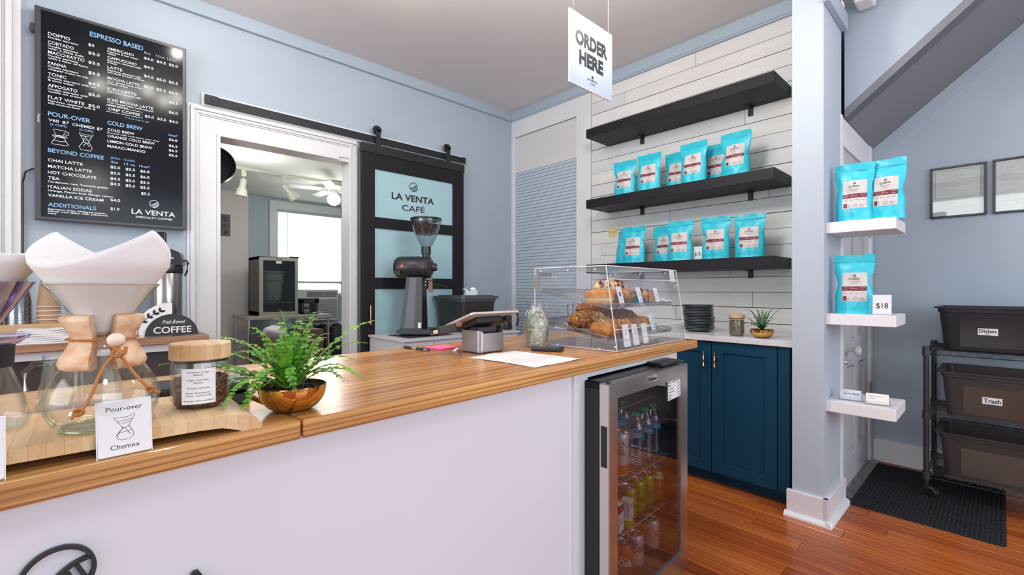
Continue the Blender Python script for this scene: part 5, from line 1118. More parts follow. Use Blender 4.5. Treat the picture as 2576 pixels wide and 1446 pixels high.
# pastries
def croissant(label, T, u, v, rz, L_, r_, m, seed, dz=0.0, bend=0.35, lumps=7, depth=0.20, name='croissant', topping=None):
    p = on_tray(T, u, v); t = kthing(name, label, 'pastry', p.x, p.y, CT+p.z+dz, rz)
    n, k_ = 84, 24; b = MB(); rings = []
    for i in range(n+1):
        f = -1+2*i/n; env = max(0.03, (1-abs(f)**2.3))**0.62; a = f*bend*1.6
        cx = L_/2*f; cy = -bend*L_*0.30*f*f
        ring = []
        for j in range(k_):
            th = 2*PI*j/k_; nn = 1+0.12*noise.noise(Vector((cx*40+seed, math.cos(th)*2, math.sin(th)*2)))+0.03*noise.noise(Vector((cx*160+seed, math.cos(th)*7, math.sin(th)*7)))
            saw = (lumps*(f+1)/2+0.12*math.cos(th)) % 1.0 if f < 0 else 1-((lumps*(f+1)/2-0.12*math.cos(th)) % 1.0); rad = r_*env*(1+depth*(saw-0.5)*1.3)
            y = rad*math.cos(th)*nn; z = rad*0.86*math.sin(th)*nn
            ring.append(b.bm.verts.new((cx+y*math.sin(a)*0.6, cy+y, max(-r_*0.60, z)+r_*0.60)))
        rings.append(ring)
    for A_, B_ in zip(rings[:-1], rings[1:]):
        for j in range(k_): b.bm.faces.new((A_[j], A_[(j+1) % k_], B_[(j+1) % k_], B_[j]))
    b.bm.faces.new(rings[0]); b.bm.faces.new(rings[-1]); b.build('crust', m, t, smooth=50)
    if topping:
        rr = random.Random(seed); b = MB()
        for _ in range(topping[1]):
            f = rr.uniform(-0.75, 0.75); th = rr.uniform(R(5), R(175)); env = (1-abs(f)**2.3)**0.62; y = -bend*L_*0.3*f*f+r_*env*math.cos(th); z = r_*0.60+r_*0.86*env*math.sin(th)
            M_ = Matrix.Translation((L_/2*f, y, z)) @ Matrix.Rotation(rr.random()*6, 4, Vector((rr.random()-.5, rr.random()-.5, rr.random()-.5)).normalized()); s_ = rr.uniform(0.6, 1.3)*topping[2]
            b.box(-s_, s_, -s_*0.7, s_*0.7, -s_*0.15, s_*0.15, M=M_)
        o = b.build('topping', topping[0], t); o['kind'] = 'stuff'
    return t
def bun(label, T, u, v, rz, L_, Wd, Ht, m, seed, dz=0.0, name='sandwich_bun', split=True):
    p = on_tray(T, u, v); t = kthing(name, label, 'pastry', p.x, p.y, CT+p.z+dz, rz)
    def shell(z0, z1, mm, nm, sc_=1.0, dome=True):
        b = MB(); n = 36; g = []; m_ = 9
        for j in range(m_+1):
            f = j/m_; k = math.cos(f*PI/2)**0.55 if dome else (1-0.06*(2*f-1)**2); z = z0+(z1-z0)*(math.sin(f*PI/2) if dome else f)
            ring = []
            for i in range(n):
                a = 2*PI*i/n; c_, s_ = math.cos(a), math.sin(a); ex = 0.6
                x = L_/2*k*sc_*math.copysign(abs(c_)**ex, c_); y = Wd/2*k*sc_*math.copysign(abs(s_)**ex, s_)
                nn = 1+0.04*noise.noise(Vector((x*50+seed, y*50, z*50))); ring.append(b.bm.verts.new((x*nn, y*nn, z)))
            g.append(ring)
        for A_, B_ in zip(g[:-1], g[1:]):
            for i in range(n): b.bm.faces.new((A_[i], A_[(i+1) % n], B_[(i+1) % n], B_[i]))
        b.bm.faces.new(g[0]); b.bm.faces.new(g[-1]); b.build(nm, mm, t, smooth=70)
    if split:
        shell(0.0, Ht*0.22, choc_m if False else golden_m, 'bottom_crust', 0.97, False); shell(Ht*0.18, Ht*0.50, crumb_m, 'crumb', 0.985, False); shell(Ht*0.44, Ht, m, 'top_crust')
    else: shell(0, Ht, m, 'crust')
    return t
oatm = mat('almond_flake', (0.68, 0.46, 0.22), 0.5)
bun('long golden bun at the left front of the upper tray', T1, 1.215, 0.170, R(-28), 0.112, 0.078, 0.060, golden_m, 1)
bun('second golden bun half hidden beside it on the upper tray', T1, 1.318, 0.190, R(-15), 0.090, 0.080, 0.058, golden_m, 2)
croissant('red berry pastry lying on top at the back of the upper tray', T1, 1.452, 0.272, R(-30), 0.160, 0.043, crumb_m, 3, dz=0.022, lumps=4, name='berry_pastry', topping=(berry_m, 120, 0.0065))
croissant('almond-flaked croissant in the middle of the upper tray', T1, 1.462, 0.182, R(-30), 0.140, 0.038, croissant_m, 4, lumps=5, topping=(oatm, 200, 0.0035))
croissant('berry-topped pastry between the two right cards of the upper tray', T1, 1.600, 0.180, R(-50), 0.095, 0.039, golden_m, 5, lumps=4, name='berry_pastry', topping=(berry_m, 60, 0.0065))
croissant('nut-crusted croissant at the left back of the lower tray', T2, 1.305, 0.290, R(-28), 0.190, 0.048, croissant_m, 6, topping=(oatm, 420, 0.0034))
croissant('golden croissant lying across the others at the back of the lower tray', T2, 1.440, 0.360, R(-25), 0.170, 0.040, croissant_m, 7, dz=0.035)
croissant('dark brown chocolate croissant in the middle of the lower tray', T2, 1.530, 0.265, R(-32), 0.175, 0.055, choc_m, 8, lumps=5, depth=0.08)
croissant('pale striped croissant at the left front of the lower tray', T2, 1.258, 0.158, R(-22), 0.160, 0.048, golden_m, 9, lumps=6, depth=0.16, topping=(crumb_m, 70, 0.0040))
croissant('small golden croissant behind the front cards of the lower tray', T2, 1.432, 0.175, R(-20), 0.120, 0.040, golden_m, 10)
bun('brown sandwich loaf behind the front cards of the lower tray', T2, 1.555, 0.190, R(-25), 0.135, 0.085, 0.060, croissant_m, 11, split=True, name='sandwich_loaf')
# price cards
def tagc(label, T, u, v, w_, h_, l1, l2, icon, z=None, rz=0.0, lean=-16):
    p = on_tray(T, u, v) if T is not None else Vector((u, v, z)); t = kthing('price_card', label, 'price card', p.x, p.y, CT+p.z, rz)
    M = Matrix.Rotation(R(lean), 4, 'X'); b = MB(); b.box(-w_/2, w_/2, 0, 0.0008, 0.001, h_, M=M); cd = b.build('card', card_m, t)
    b = MB(); b.box(-w_/2-0.001, w_/2+0.001, 0.001, 0.002, 0, h_+0.001, M=M); b.box(-w_/2-0.001, w_/2+0.001, -0.006, 0.001, 0.0, 0.001, M=M); b.build('acrylic_back', acryl_m, t)
    tx = TX(); F_ = M @ frame((0, -0.0005, 0), (1, 0, 0), (0, 0, 1)); k = w_/0.036
    if icon == 'ring': tx.ribbon([(0.0045*k*math.cos(i*PI/8), h_*0.62+0.0075*k*math.sin(i*PI/8)) for i in range(16)], 0.0042*k, 0.0002, 0.0004, F_, closed=True)
    elif icon == 'cup':
        tx.ribbon([(-0.004*k, h_*0.55), (0.004*k, h_*0.55), (0.004*k, h_*0.62), (-0.004*k, h_*0.62)], 0.0008, 0.0002, 0.0004, F_, closed=True); tx.ribbon([(-0.003*k, h_*0.62), (0, h_*0.73), (0.003*k, h_*0.62)], 0.0008, 0.0002, 0.0004, F_)
    else: tx.ribbon([(0.001, h_*0.76), (0.003*k, h_*0.70), (-0.001*k, h_*0.66), (-0.004*k, h_*0.60), (-0.001*k, h_*0.53), (0.005*k, h_*0.56), (0.0065*k, h_*0.62)], 0.0009, 0.0002, 0.0004, F_)
    for i, s_ in enumerate(l1): tx.t(s_, 0, h_*(0.34-0.085*i), 0.0030, w_*min(0.85, 0.09*len(s_)), 'C', 0, F_, 0.0004)
    tx.t(l2, 0, h_*0.09, 0.0038, w_*0.16, 'C', 0, F_, 0.0004); flat_mesh(tx, 'lettering', ink_m, cd); return t
tagc('white card with a dark ring on the upper tray', T1, 1.312, 0.118, 0.038, 0.083, ['Berliner'], '$4', 'ring')
tagc('white card with a croissant drawing in the middle of the upper tray', T1, 1.470, 0.118, 0.037, 0.081, ['Almond', 'croissant'], '$5', 'c')
tagc('white card with a cake drawing at the right of the upper tray', T1, 1.628, 0.118, 0.035, 0.078, ['Morning bun'], '$5', 'cup')
tagc('white card at the right of the lower tray', T2, 1.592, 0.122, 0.038, 0.084, ['Chocolate', 'croissant'], '$5', 'c')
tagc('leftmost of the three front cards on the case floor', None, 1.275, 0.074, 0.048, 0.088, ['Ham & Cheese', 'Sandwich'], '$10', 'c', z=0.008, lean=-10)
tagc('middle one of the three front cards on the case floor', None, 1.352, 0.077, 0.044, 0.086, ['Provolone Cheese', 'Sandwich'], '$10', 'c', z=0.008, lean=-10)
tagc('rightmost of the three front cards on the case floor', None, 1.435, 0.079, 0.042, 0.084, ['Croissant'], '$4', 'c', z=0.008, lean=-10)
# printed note taped inside the slanted front
lean_f = math.atan2(VT-V0, HT); FMf = frame((U1-0.052, VT-0.0055, HT-0.028), (1, 0, 0), (0, math.sin(lean_f), math.cos(lean_f)))
b = MB(); b.box(-0.024, 0.024, -0.026, 0.026, 0.0, 0.0004, M=FMf); nn_ = b.build('taped_note', paper_m, pc)
tx = TX()
for i, s_ in enumerate(('PLEASE DO NOT', 'OPEN THE CASE', 'ASK OUR STAFF', 'WE ARE HAPPY', 'TO SERVE YOU', 'THANK YOU')): tx.t(s_, 0, 0.016-0.0075*i, 0.0036, 0.040-0.004*(i % 3), 'C', 0, FMf, 0.0008)
flat_mesh(tx, 'lettering', grey_ink_m, nn_)
tx = TX(); tx.t('VEVOR', 0, 0, 0.011, 0.042, 'C', 0.03, frame((U0+0.125, V1-0.006, HT-0.040), (-1, 0, 0), (0, 0, 1))); flat_mesh(tx, 'maker_lettering', paper_m, pc)

# ================================================================ BEVERAGE FRIDGE
fr = kthing('beverage_fridge', 'stainless glass-door beverage fridge set into the counter', 'fridge', 0, 0, 0)
fin = mat('fridge_interior', (0.10, 0.11, 0.12), 0.35)
b = MB(); F0, F1, FZ0, FZ1, FV0, FV1 = 0.930, 1.532, 0.035, 0.862, -0.012, 0.50
b.box(F0+0.006, F0+0.022, FV0, FV1, FZ0, FZ1-0.004, bev=0.002); b.box(F1-0.022, F1-0.004, FV0, FV1, FZ0, FZ1-0.004, bev=0.002); b.box(F0+0.006, F1-0.004, FV0, FV1, FZ1-0.030, FZ1-0.004, bev=0.002); b.box(F0+0.006, F1-0.004, FV0, FV1, FZ0, 0.095); b.box(F0+0.006, F1-0.004, FV1-0.02, FV1, FZ0, FZ1-0.004)
b.build('cabinet_body', black_m, fr)
b = MB(); b.box(F0+0.022, F0+0.040, FV0+0.002, FV1-0.02, 0.095, FZ1-0.030); b.box(F1-0.040, F1-0.022, FV0+0.002, FV1-0.02, 0.095, FZ1-0.030); b.box(F0+0.04, F1-0.04, FV1-0.045, FV1-0.02, 0.095, FZ1-0.03)
for k in range(9): b.box(F0+0.05, F0+0.22, FV1-0.048, FV1-0.044, 0.70+0.011*k, 0.705+0.011*k)
b.box(1.30, 1.34, FV1-0.055, FV1-0.044, 0.1, 0.83)
b.build('liner', fin, fr)
fd = MB(); X0, X1, Z0, Z1, y0, y1 = 0.934, 1.531, 0.027, 0.856, -0.053, -0.016
w_ = 0.050
q = [(X0, Z0), (X1, Z0), (X1, Z1), (X0, Z1)]; qi = [(X0+w_, Z0+w_+0.022), (X1-w_-0.012, Z0+w_+0.022), (X1-w_-0.012, Z1-w_), (X0+w_, Z1-w_)]
for i in range(4):
    j = (i+1) % 4; (ax, az), (bx, bz), (cx, cz), (dx, dz) = q[i], q[j], qi[j], qi[i]; sh = 0.0006
    vs = [fd.bm.verts.new(p) for p in ((ax, y0, az), (bx, y0, bz), (cx, y0, cz), (dx, y0, dz), (ax, y1, az), (bx, y1, bz), (cx, y1, cz), (dx, y1, dz))]
    for f in ((0, 1, 2, 3), (7, 6, 5, 4), (0, 4, 5, 1), (1, 5, 6, 2), (2, 6, 7, 3), (3, 7, 4, 0)): fd.bm.faces.new([vs[k] for k in f])
dr = fd.build('door', steel_m, fr)
b = MB(); b.box(X0-0.0012, X0+0.001, y0+0.004, y1-0.001, Z0+0.003, Z1-0.003); b.build('side_strip', steel_light_m, dr)
b = MB(); b.box(X0-0.003, X0, y0+0.008, y1-0.006, 0.590, 0.722, bev=0.0012); b.box(X0-0.0042, X0-0.002, y0+0.014, y1-0.012, 0.602, 0.710, bev=0.0008); b.build('recessed_grip', black_m, dr)
b = MB(); b.box(X0+w_-0.004, X1-w_-0.008, y0+0.006, y0+0.010, Z0+w_+0.018, Z1-w_+0.004); b.build('glass_pane', fridge_glass_m, dr)
b = MB(); b.box(X0+w_, X0+w_+0.006, y0+0.01, y1, 0.1, Z1-w_); b.box(X1-w_-0.03, X1-w_-0.012, y0+0.012, y1, 0.1, Z1-w_); b.box(X0+w_, X1-w_-0.012, y0+0.012, y1, Z0+w_+0.022, Z0+w_+0.034); b.box(X0+w_, X1-w_-0.012, y0+0.012, y1, Z1-w_-0.008, Z1-w_); b.build('door_gasket', black_m, dr)
b = MB(); b.box(X0+0.01, X1-0.005, y1, FV0+0.004, Z0+0.02, Z1-0.01); bb_ = b
b2 = MB()
for p in ((X0+0.012, X0+0.034, 0.05, 0.84), (X1-0.034, X1-0.012, 0.05, 0.84), (X0+0.034, X1-0.034, 0.818, 0.84), (X0+0.034, X1-0.034, 0.05, 0.07)): b2.box(p[0], p[1], y1, FV0+0.002, p[2], p[3])
b2.build('seal', black_m, fr); bb_.bm.free()
b = MB(); b.box(X1-0.17, X1-0.01, -0.030, 0.040, FZ1-0.004, FZ1+0.010, bev=0.003); b.box(X1-0.03, X1-0.012, -0.045, -0.02, FZ1, FZ1+0.008, bev=0.002); b.build('hinge_cover', black_m, fr)
b = MB(); b.cyl(0.008, Z1-0.002, Z1+0.004, 14, cx=X0+0.026, cy=-0.034); b.build('hinge_cap', black_m, fr)
b = MB(); b.box(-0.036, 0.036, -0.0115, 0.0115, 0.0, 0.003, M=frame((1.222, y0, 0.837), (1, 0, 0), (0, 0, 1)), bev=0.001); bd_ = b.build('badge', chrome_m, dr)
tx = TX(); tx.t('Galanz', 0, -0.0055, 0.012, 0.062, 'C', 0.02, frame((1.222, y0-0.0032, 0.837), (1, 0, 0), (0, 0, 1))); flat_mesh(tx, 'badge_lettering', ink_m, bd_)
F_ = frame((1.412, y0+0.003, 0.772), (1, 0, 0.03), (-0.03, 0, 1)); b = MB(); b.box(-0.056, 0.056, -0.040, 0.038, 0, 0.0005, M=F_); pl_ = b.build('price_list', paper_m, dr)
tx = TX()
for i, (s_, p_) in enumerate((('Soda  Topochico', '$3.5'), ('Milk', '$3.5'), ('La Croix', '$2.5'), ('Coca cola', '$2.5'), ('Juice', '$2.5'), ('Water', '$1.5'))): tx.t(s_, -0.052, 0.026-0.0125*i, 0.0062, 0.0055*len(s_), 'L', 0.01, F_, 0.0009); tx.t(p_, 0.053, 0.026-0.0125*i, 0.0062, 0.022, 'R', 0.0, F_, 0.0009)
flat_mesh(tx, 'lettering', ink_m, pl_)
l = bpy.data.lights.new('fridge_led', 'AREA'); l.energy = 1.0; l.size = 0.35; l.shape = 'RECTANGLE'; l.size_y = 0.05; l.color = (0.92, 0.96, 1.0); o = bpy.data.objects.new('fridge_led', l); COL.objects.link(o); o.location = K(1.22, 0.30, 0.825)
wire_m = mat('shelf_wire', (0.50, 0.46, 0.42), 0.3, metal=0.6)
for zz in (0.742, 0.476, 0.290):
    s_ = kthing('wire_shelf', 'wire fridge shelf holding '+{0.742: 'nothing, topmost in the beverage fridge', 0.476: 'the water bottles', 0.290: 'the green cans and cartons'}[zz], 'shelf', 0, 0, zz, 0, 'wire shelves in the beverage fridge')
    b = MB(); b.rod((0.972, 0.004, 0), (1.490, 0.004, 0), 0.0034, 8); b.rod((0.972, 0.42, 0), (1.490, 0.42, 0), 0.003, 8); b.rod((0.972, 0.004, 0), (0.972, 0.42, 0), 0.003, 6); b.rod((1.490, 0.004, 0), (1.490, 0.42, 0), 0.003, 6); b.build('rim_wire', wire_m, s_, smooth=60)
    b = MB(); b.rod((0, 0.004, 0.0024), (0, 0.42, 0.0024), 0.0019, 6); me = b.mesh('wire', wire_m, 60)
    for k in range(20): link('wire', me, s_, Matrix.Translation((0.985+0.0258*k, 0, 0)))
# drinks
cap_m = mat('green_cap', (0.03, 0.42, 0.16), 0.4); pet_m = clear('clear_bottle', (0.90, 0.93, 0.97), 0.14, 0.85, 1.5, 0.10, (0.62, 0.68, 0.78)); blue_lab_m = mat('blue_label', (0.05, 0.42, 0.66), 0.4)
def bottle(label, u, v):
    t = kthing('water_bottle', label, 'bottle', u, v, 0.4795, 0, 'water bottles in the beverage fridge')
    if not hasattr(bottle, 'p'):
        b = MB(); pr = [(0, 0.004), (0.018, 0.0), (0.026, 0.003), (0.030, 0.012)]
        for k in range(9): pr += [(0.0305, 0.020+0.009*k), (0.0288, 0.0245+0.009*k)]
        pr += [(0.0310, 0.104), (0.0310, 0.140), (0.0295, 0.150), (0.022, 0.168), (0.0145, 0.182), (0.0125, 0.188), (0.0125, 0.192)]
        A1 = b.lathe(pr, 28).mesh('bottle_body', pet_m, 60)
        b = MB(); A2 = b.lathe([(0, 0.204), (0.0135, 0.204), (0.0145, 0.202), (0.0145, 0.191), (0.013, 0.190)], 24).mesh('cap', cap_m, 40)
        b = MB(); n = 28; g = []
        for f in (0, 1): g.append([b.bm.verts.new((0.0316*math.cos(2*PI*i/n), 0.0316*math.sin(2*PI*i/n), (0.108 if f == 0 else 0.130)+0.005*math.sin(2*PI*i/n*2+1))) for i in range(n)])
        for i in range(n): b.bm.faces.new((g[0][i], g[0][(i+1) % n], g[1][(i+1) % n], g[1][i]))
        A3 = b.mesh('wrap_label', blue_lab_m, 180)
        tx = TX(); tx.t('DASANI', 0.006, 0, 0.009, 0.034, 'C', 0.01); cyl_map(tx, 0.0320, math.atan2(-0.9, -1.3)-KR, 0.115); A4 = bpy.data.meshes.new('lettering'); tx.bm.to_mesh(A4); tx.bm.free(); A4.materials.append(card_m)
        bottle.p = (A1, A2, A3, A4)
    link('bottle_body', bottle.p[0], t); link('cap', bottle.p[1], t); l_ = link('wrap_label', bottle.p[2], t); link('lettering', bottle.p[3], l_)['kind'] = 'stuff'
for a in (('front left water bottle on the middle wire shelf', 1.288, 0.048), ('front middle water bottle on the middle wire shelf', 1.378, 0.055), ('front right water bottle on the middle wire shelf', 1.458, 0.060), ('water bottle behind the white and orange can', 1.190, 0.118), ('back left water bottle with its cap showing between two others', 1.285, 0.150), ('back right water bottle with its cap showing between two others', 1.400, 0.165)): bottle(*a)
alu_m = mat('can_lid', (0.62, 0.62, 0.63), 0.25, metal=0.9)
def can(label, u, v, z, col, words, kind, group=None, r=0.0325, h=0.120, tcol=None, low=None):
    t = kthing('drink_can', label, 'can', u, v, z, 0, group)
    mc = mat('can_'+kind, col, 0.28, metal=0.35)
    b = MB(); b.lathe([(0, 0.006), (r*0.72, 0.0), (r*0.84, 0.003), (r, 0.012), (r, h-0.016), (r*0.93, h-0.006), (r*0.84, h-0.002)], 32); b.build('can_body', mc, t, smooth=50)
    b = MB(); b.lathe([(r*0.84, h-0.002), (r*0.86, h), (r*0.82, h), (r*0.78, h-0.004), (0, h-0.004)], 32); b.ribbon([(0.010*math.cos(a_*PI/5)+0.003, 0.006*math.sin(a_*PI/5)) for a_ in range(10)], 0.003, h-0.0035, h-0.002, closed=True); b.build('can_lid', alu_m, t, smooth=40)
    a0 = math.atan2(-0.9, -1.3)-KR
    if low:
        b = MB(); n = 32; g = [[b.bm.verts.new(((r+0.0004)*math.cos(2*PI*i/n), (r+0.0004)*math.sin(2*PI*i/n), zz)) for i in range(n)] for zz in low[1:]]
        for A_, B_ in zip(g[:-1], g[1:]):
            for i in range(n): b.bm.faces.new((A_[i], A_[(i+1) % n], B_[(i+1) % n], B_[i]))
        b.build('colour_band', low[0], t, smooth=180)
    tx = TX()
    for s_, x_, y_, hh, ww, sh_ in words: tx.t(s_, x_, y_, hh, ww, 'C', 0.012, None, 0.0008, sh_)
    cyl_map(tx, r, a0); flat_mesh(tx, 'lettering', tcol or ink_m, t)
red_ink = mat('red_ink', (0.35, 0.02, 0.015), 0.5); purple_ink = mat('purple_ink', (0.10, 0.04, 0.12), 0.5)
lx = [('La', -0.004, 0.070, 0.020, 0.020, 0.3), ('Croix', 0.002, 0.040, 0.022, 0.046, 0.3)]; gc = (0.30, 0.38, 0.03)
Zc = 0.2935
can('nearest green can beside the cartons on the lower wire shelf', 1.236, 0.050, Zc, gc, lx, 'green', 'green cans in the beverage fridge', tcol=purple_ink)
can('second green can on the lower wire shelf', 1.318, 0.058, Zc, gc, lx, 'green', 'green cans in the beverage fridge', tcol=purple_ink)
can('third green can, next to the orange can', 1.396, 0.060, Zc, gc, lx, 'green', 'green cans in the beverage fridge', tcol=purple_ink)
can('orange can with a white top at the right of the lower wire shelf', 1.468, 0.050, Zc, (0.55, 0.26, 0.05), lx, 'orange', tcol=purple_ink, low=(mat('can_white', (0.6, 0.6, 0.6), 0.35), 0.090, 0.104))
can('silver can at the left of the fridge bottom', 1.287, 0.050, 0.096, (0.52, 0.50, 0.50), [('Co', 0.002, 0.060, 0.034, 0.046, 0.15)], 'silver', 'silver cola cans', tcol=red_ink)
can('silver can standing alone at the right of the fridge bottom', 1.440, 0.060, 0.096, (0.52, 0.50, 0.50), [('Co', 0.002, 0.060, 0.034, 0.046, 0.15)], 'silver', 'silver cola cans', tcol=red_ink)
can('red cola can at the bottom left of the fridge', 1.202, 0.048, 0.096, (0.42, 0.05, 0.02), [('Cola', 0.0, 0.045, 0.024, 0.05, 0.2)], 'red', tcol=card_m)
can('tall white and orange juice can at the left of the middle wire shelf', 1.165, 0.044, 0.4795, (0.70, 0.70, 0.70), [("L'R", 0.004, 0.118, 0.013, 0.024, 0), ('SPIRIT', 0.004, 0.107, 0.006, 0.026, 0), ('DARK', 0.004, 0.098, 0.006, 0.022, 0), ('PAPER', 0.004, 0.089, 0.006, 0.024, 0), ('FRUITS', 0.004, 0.080, 0.006, 0.026, 0)], 'tall_white', h=0.158, tcol=red_ink, low=(mat('can_orange_band', (0.55, 0.13, 0.03), 0.4), 0.012, 0.044))
def carton(label, u, v, kind, words, cm):
    t = kthing('drink_carton', label, 'carton', u, v, Zc, R(10))
    b = MB(); b.box(-0.021, 0.021, -0.016, 0.016, 0, 0.098, bev=0.001); b.prism([(-0.021, 0.098), (0.021, 0.098), (0.0, 0.106)], -0.016, 0.016, Matrix(((1, 0, 0, 0), (0, 0, 1, 0), (0, 1, 0, 0), (0, 0, 0, 1)))); b.build('carton_body', card_m, t)
    b = MB(); b.box(-0.0214, 0.0214, -0.0164, 0.0164, cm[1], cm[2]); b.build('colour_band', cm[0], t)
    tx = TX(); F_ = frame((0, -0.0168, 0), (1, 0, 0), (0, 0, 1))
    for s_, y_, hh, ww in words: tx.t(s_, 0, y_, hh, ww, 'C', 0.01, F_, 0.0002)
    flat_mesh(tx, 'lettering', mat('brown_ink', (0.12, 0.04, 0.03), 0.6), t)
carton('white carton with a green base beside the green cans', 1.176, 0.020, 'a', [('Honest', 0.082, 0.008, 0.034), ('KIDS', 0.070, 0.006, 0.018), ('ORGANIC', 0.036, 0.004, 0.03)], (mat('carton_green', (0.28, 0.42, 0.02), 0.5), 0.0, 0.030))
carton('white carton with a red top at the left edge of the lower wire shelf', 1.122, 0.030, 'b', [('WHOLE', 0.042, 0.007, 0.034), ('MILK', 0.030, 0.008, 0.026), ('DHA', 0.056, 0.006, 0.02)], (mat('carton_red', (0.42, 0.02, 0.02), 0.5), 0.070, 0.098))

# ================================================================ WHITE LEDGES ON THE END WALL
ledge_m = mat('white_ledge', (0.78, 0.77, 0.78), 0.4)
for zt, lab in ((1.494, 'top white ledge on the end wall carrying two coffee pouches'), (1.040, 'middle white ledge on the end wall with one pouch and a price card'), (0.606, 'lowest white ledge on the end wall with two business card holders')):
    t = thing('white_ledge', lab, 'shelf', (2.72, 0.603, zt), 0, 'white ledges on the end wall')
    b = MB(); b.box(0, 0.30, -0.272, 0, -0.054, 0, bev=0.0015); b.build('board', ledge_m, t)
price_card('small white $18 card on the middle white ledge', 2.745, 0.385, 1.041, A+0.25, 0.070, 0.094)
def card_holder(label, x, y, z, rz, kind):
    t = thing('card_holder', label, 'card holder', (x, y, z), rz)
    b = MB(); b.box(-0.048, 0.048, -0.016, 0.030, 0, 0.003, bev=0.001); b.box(-0.048, 0.048, -0.018, -0.0155, 0, 0.016, bev=0.001); b.box(-0.048, -0.0455, -0.018, 0.030, 0, 0.026); b.box(0.0455, 0.048, -0.018, 0.030, 0, 0.026); b.box(-0.048, 0.048, 0.020, 0.0225, 0, 0.040, M=Matrix.Rotation(R(-14), 4, 'X')); b.build('clear_holder', acryl_m, t)
    b = MB(); b.rod((-0.048, -0.018, 0.016), (0.048, -0.018, 0.016), 0.0007, 5); b.rod((-0.048, -0.018, 0.001), (0.048, -0.018, 0.001), 0.0010, 5); b.rod((0.048, -0.018, 0), (0.048, -0.018, 0.026), 0.0008, 5); b.rod((-0.048, -0.018, 0), (-0.048, -0.018, 0.026), 0.0008, 5); b.build('holder_rim', mat('blue_grey_edge', (0.35, 0.40, 0.50), 0.3), t)
    M = Matrix.Translation((0, -0.004, 0.004)) @ Matrix.Rotation(R(-20), 4, 'X'); b = MB()
    for k in range(7): b.box(-0.043, 0.043, 0.0013*k, 0.0013*k+0.0009, 0.0, 0.048+0.0005*k, M=M)
    cd = b.build('business_cards', mat('card_blueish' if kind == 'logo' else 'card_cream', (0.62, 0.66, 0.74) if kind == 'logo' else (0.78, 0.76, 0.72), 0.5), t); cd['kind'] = 'stuff'
    F_ = M @ frame((0, -0.0003, 0), (1, 0, 0), (0, 0, 1)); tx = TX()
    if kind == 'logo': logo(tx, -0.022, 0.030, 0.0065, 0.0003, 0.0005, F_, n=20); tx.t('LA VENTA', 0.012, 0.027, 0.0068, 0.047, 'C', 0.015, F_); tx.t('SPECIALTY COFFEE', 0.012, 0.0215, 0.002, 0.046, 'C', 0, F_)
    else: tx.t('Thank you for your', -0.006, 0.034, 0.006, 0.052, 'C', 0, F_, shear=0.3); tx.t('purchase', -0.022, 0.023, 0.005, 0.024, 'C', 0, F_, shear=0.3)
    flat_mesh(tx, 'lettering', ink_m if kind == 'logo' else grey_ink_m, cd)
card_holder('clear holder of cards with the round emblem on the lowest white ledge', 2.80, 0.517, 0.607, A+R(3), 'logo')
card_holder('clear holder of handwritten thank-you cards on the lowest white ledge', 2.785, 0.408, 0.607, A+R(10), 'thanks')

# ================================================================ HANGING SIGN
hs = thing('hanging_sign', 'white square ORDER HERE sign hanging from the ceiling over the counter', 'sign', (1.625, 1.226, 2.175))
b = MB(); b.box(-0.152, 0.152, -0.0025, 0.0025, -0.152, 0.152); b.build('panel', mat('sign_panel', (0.37, 0.43, 0.51), 0.35), hs)
b = MB(); b.box(-0.1535, -0.152, -0.003, 0.003, -0.152, 0.152); b.box(-0.152, 0.152, -0.003, 0.003, -0.1535, -0.152); b.build('panel_edge', card_m, hs)
FS = frame((0, -0.0028, 0), (1, 0, 0), (0, 0, 1))
tx = TX(); tx.t('ORDER', 0.0, 0.026, 0.056, 0.226, 'C', 0.05, FS); tx.t('HERE', -0.003, -0.054, 0.056, 0.170, 'C', 0.05, FS); logo(tx, 0.003, -0.088, 0.0065, 0.0003, 0.0006, FS, w=0.0012, n=20); tx.t('LA VENTA', 0.003, -0.109, 0.0095, 0.070, 'C', 0.015, FS); tx.t('CAFÉ', 0.003, -0.124, 0.0080, 0.036, 'C', 0, FS)
flat_mesh(tx, 'lettering', ink_m, hs)
for xx in (-0.125, 0.125):
    b = MB(); b.rod((xx, 0, 0.150), (xx, 0, 0.829), 0.0004, 5); b.build('wire', grey_ink_m, hs)

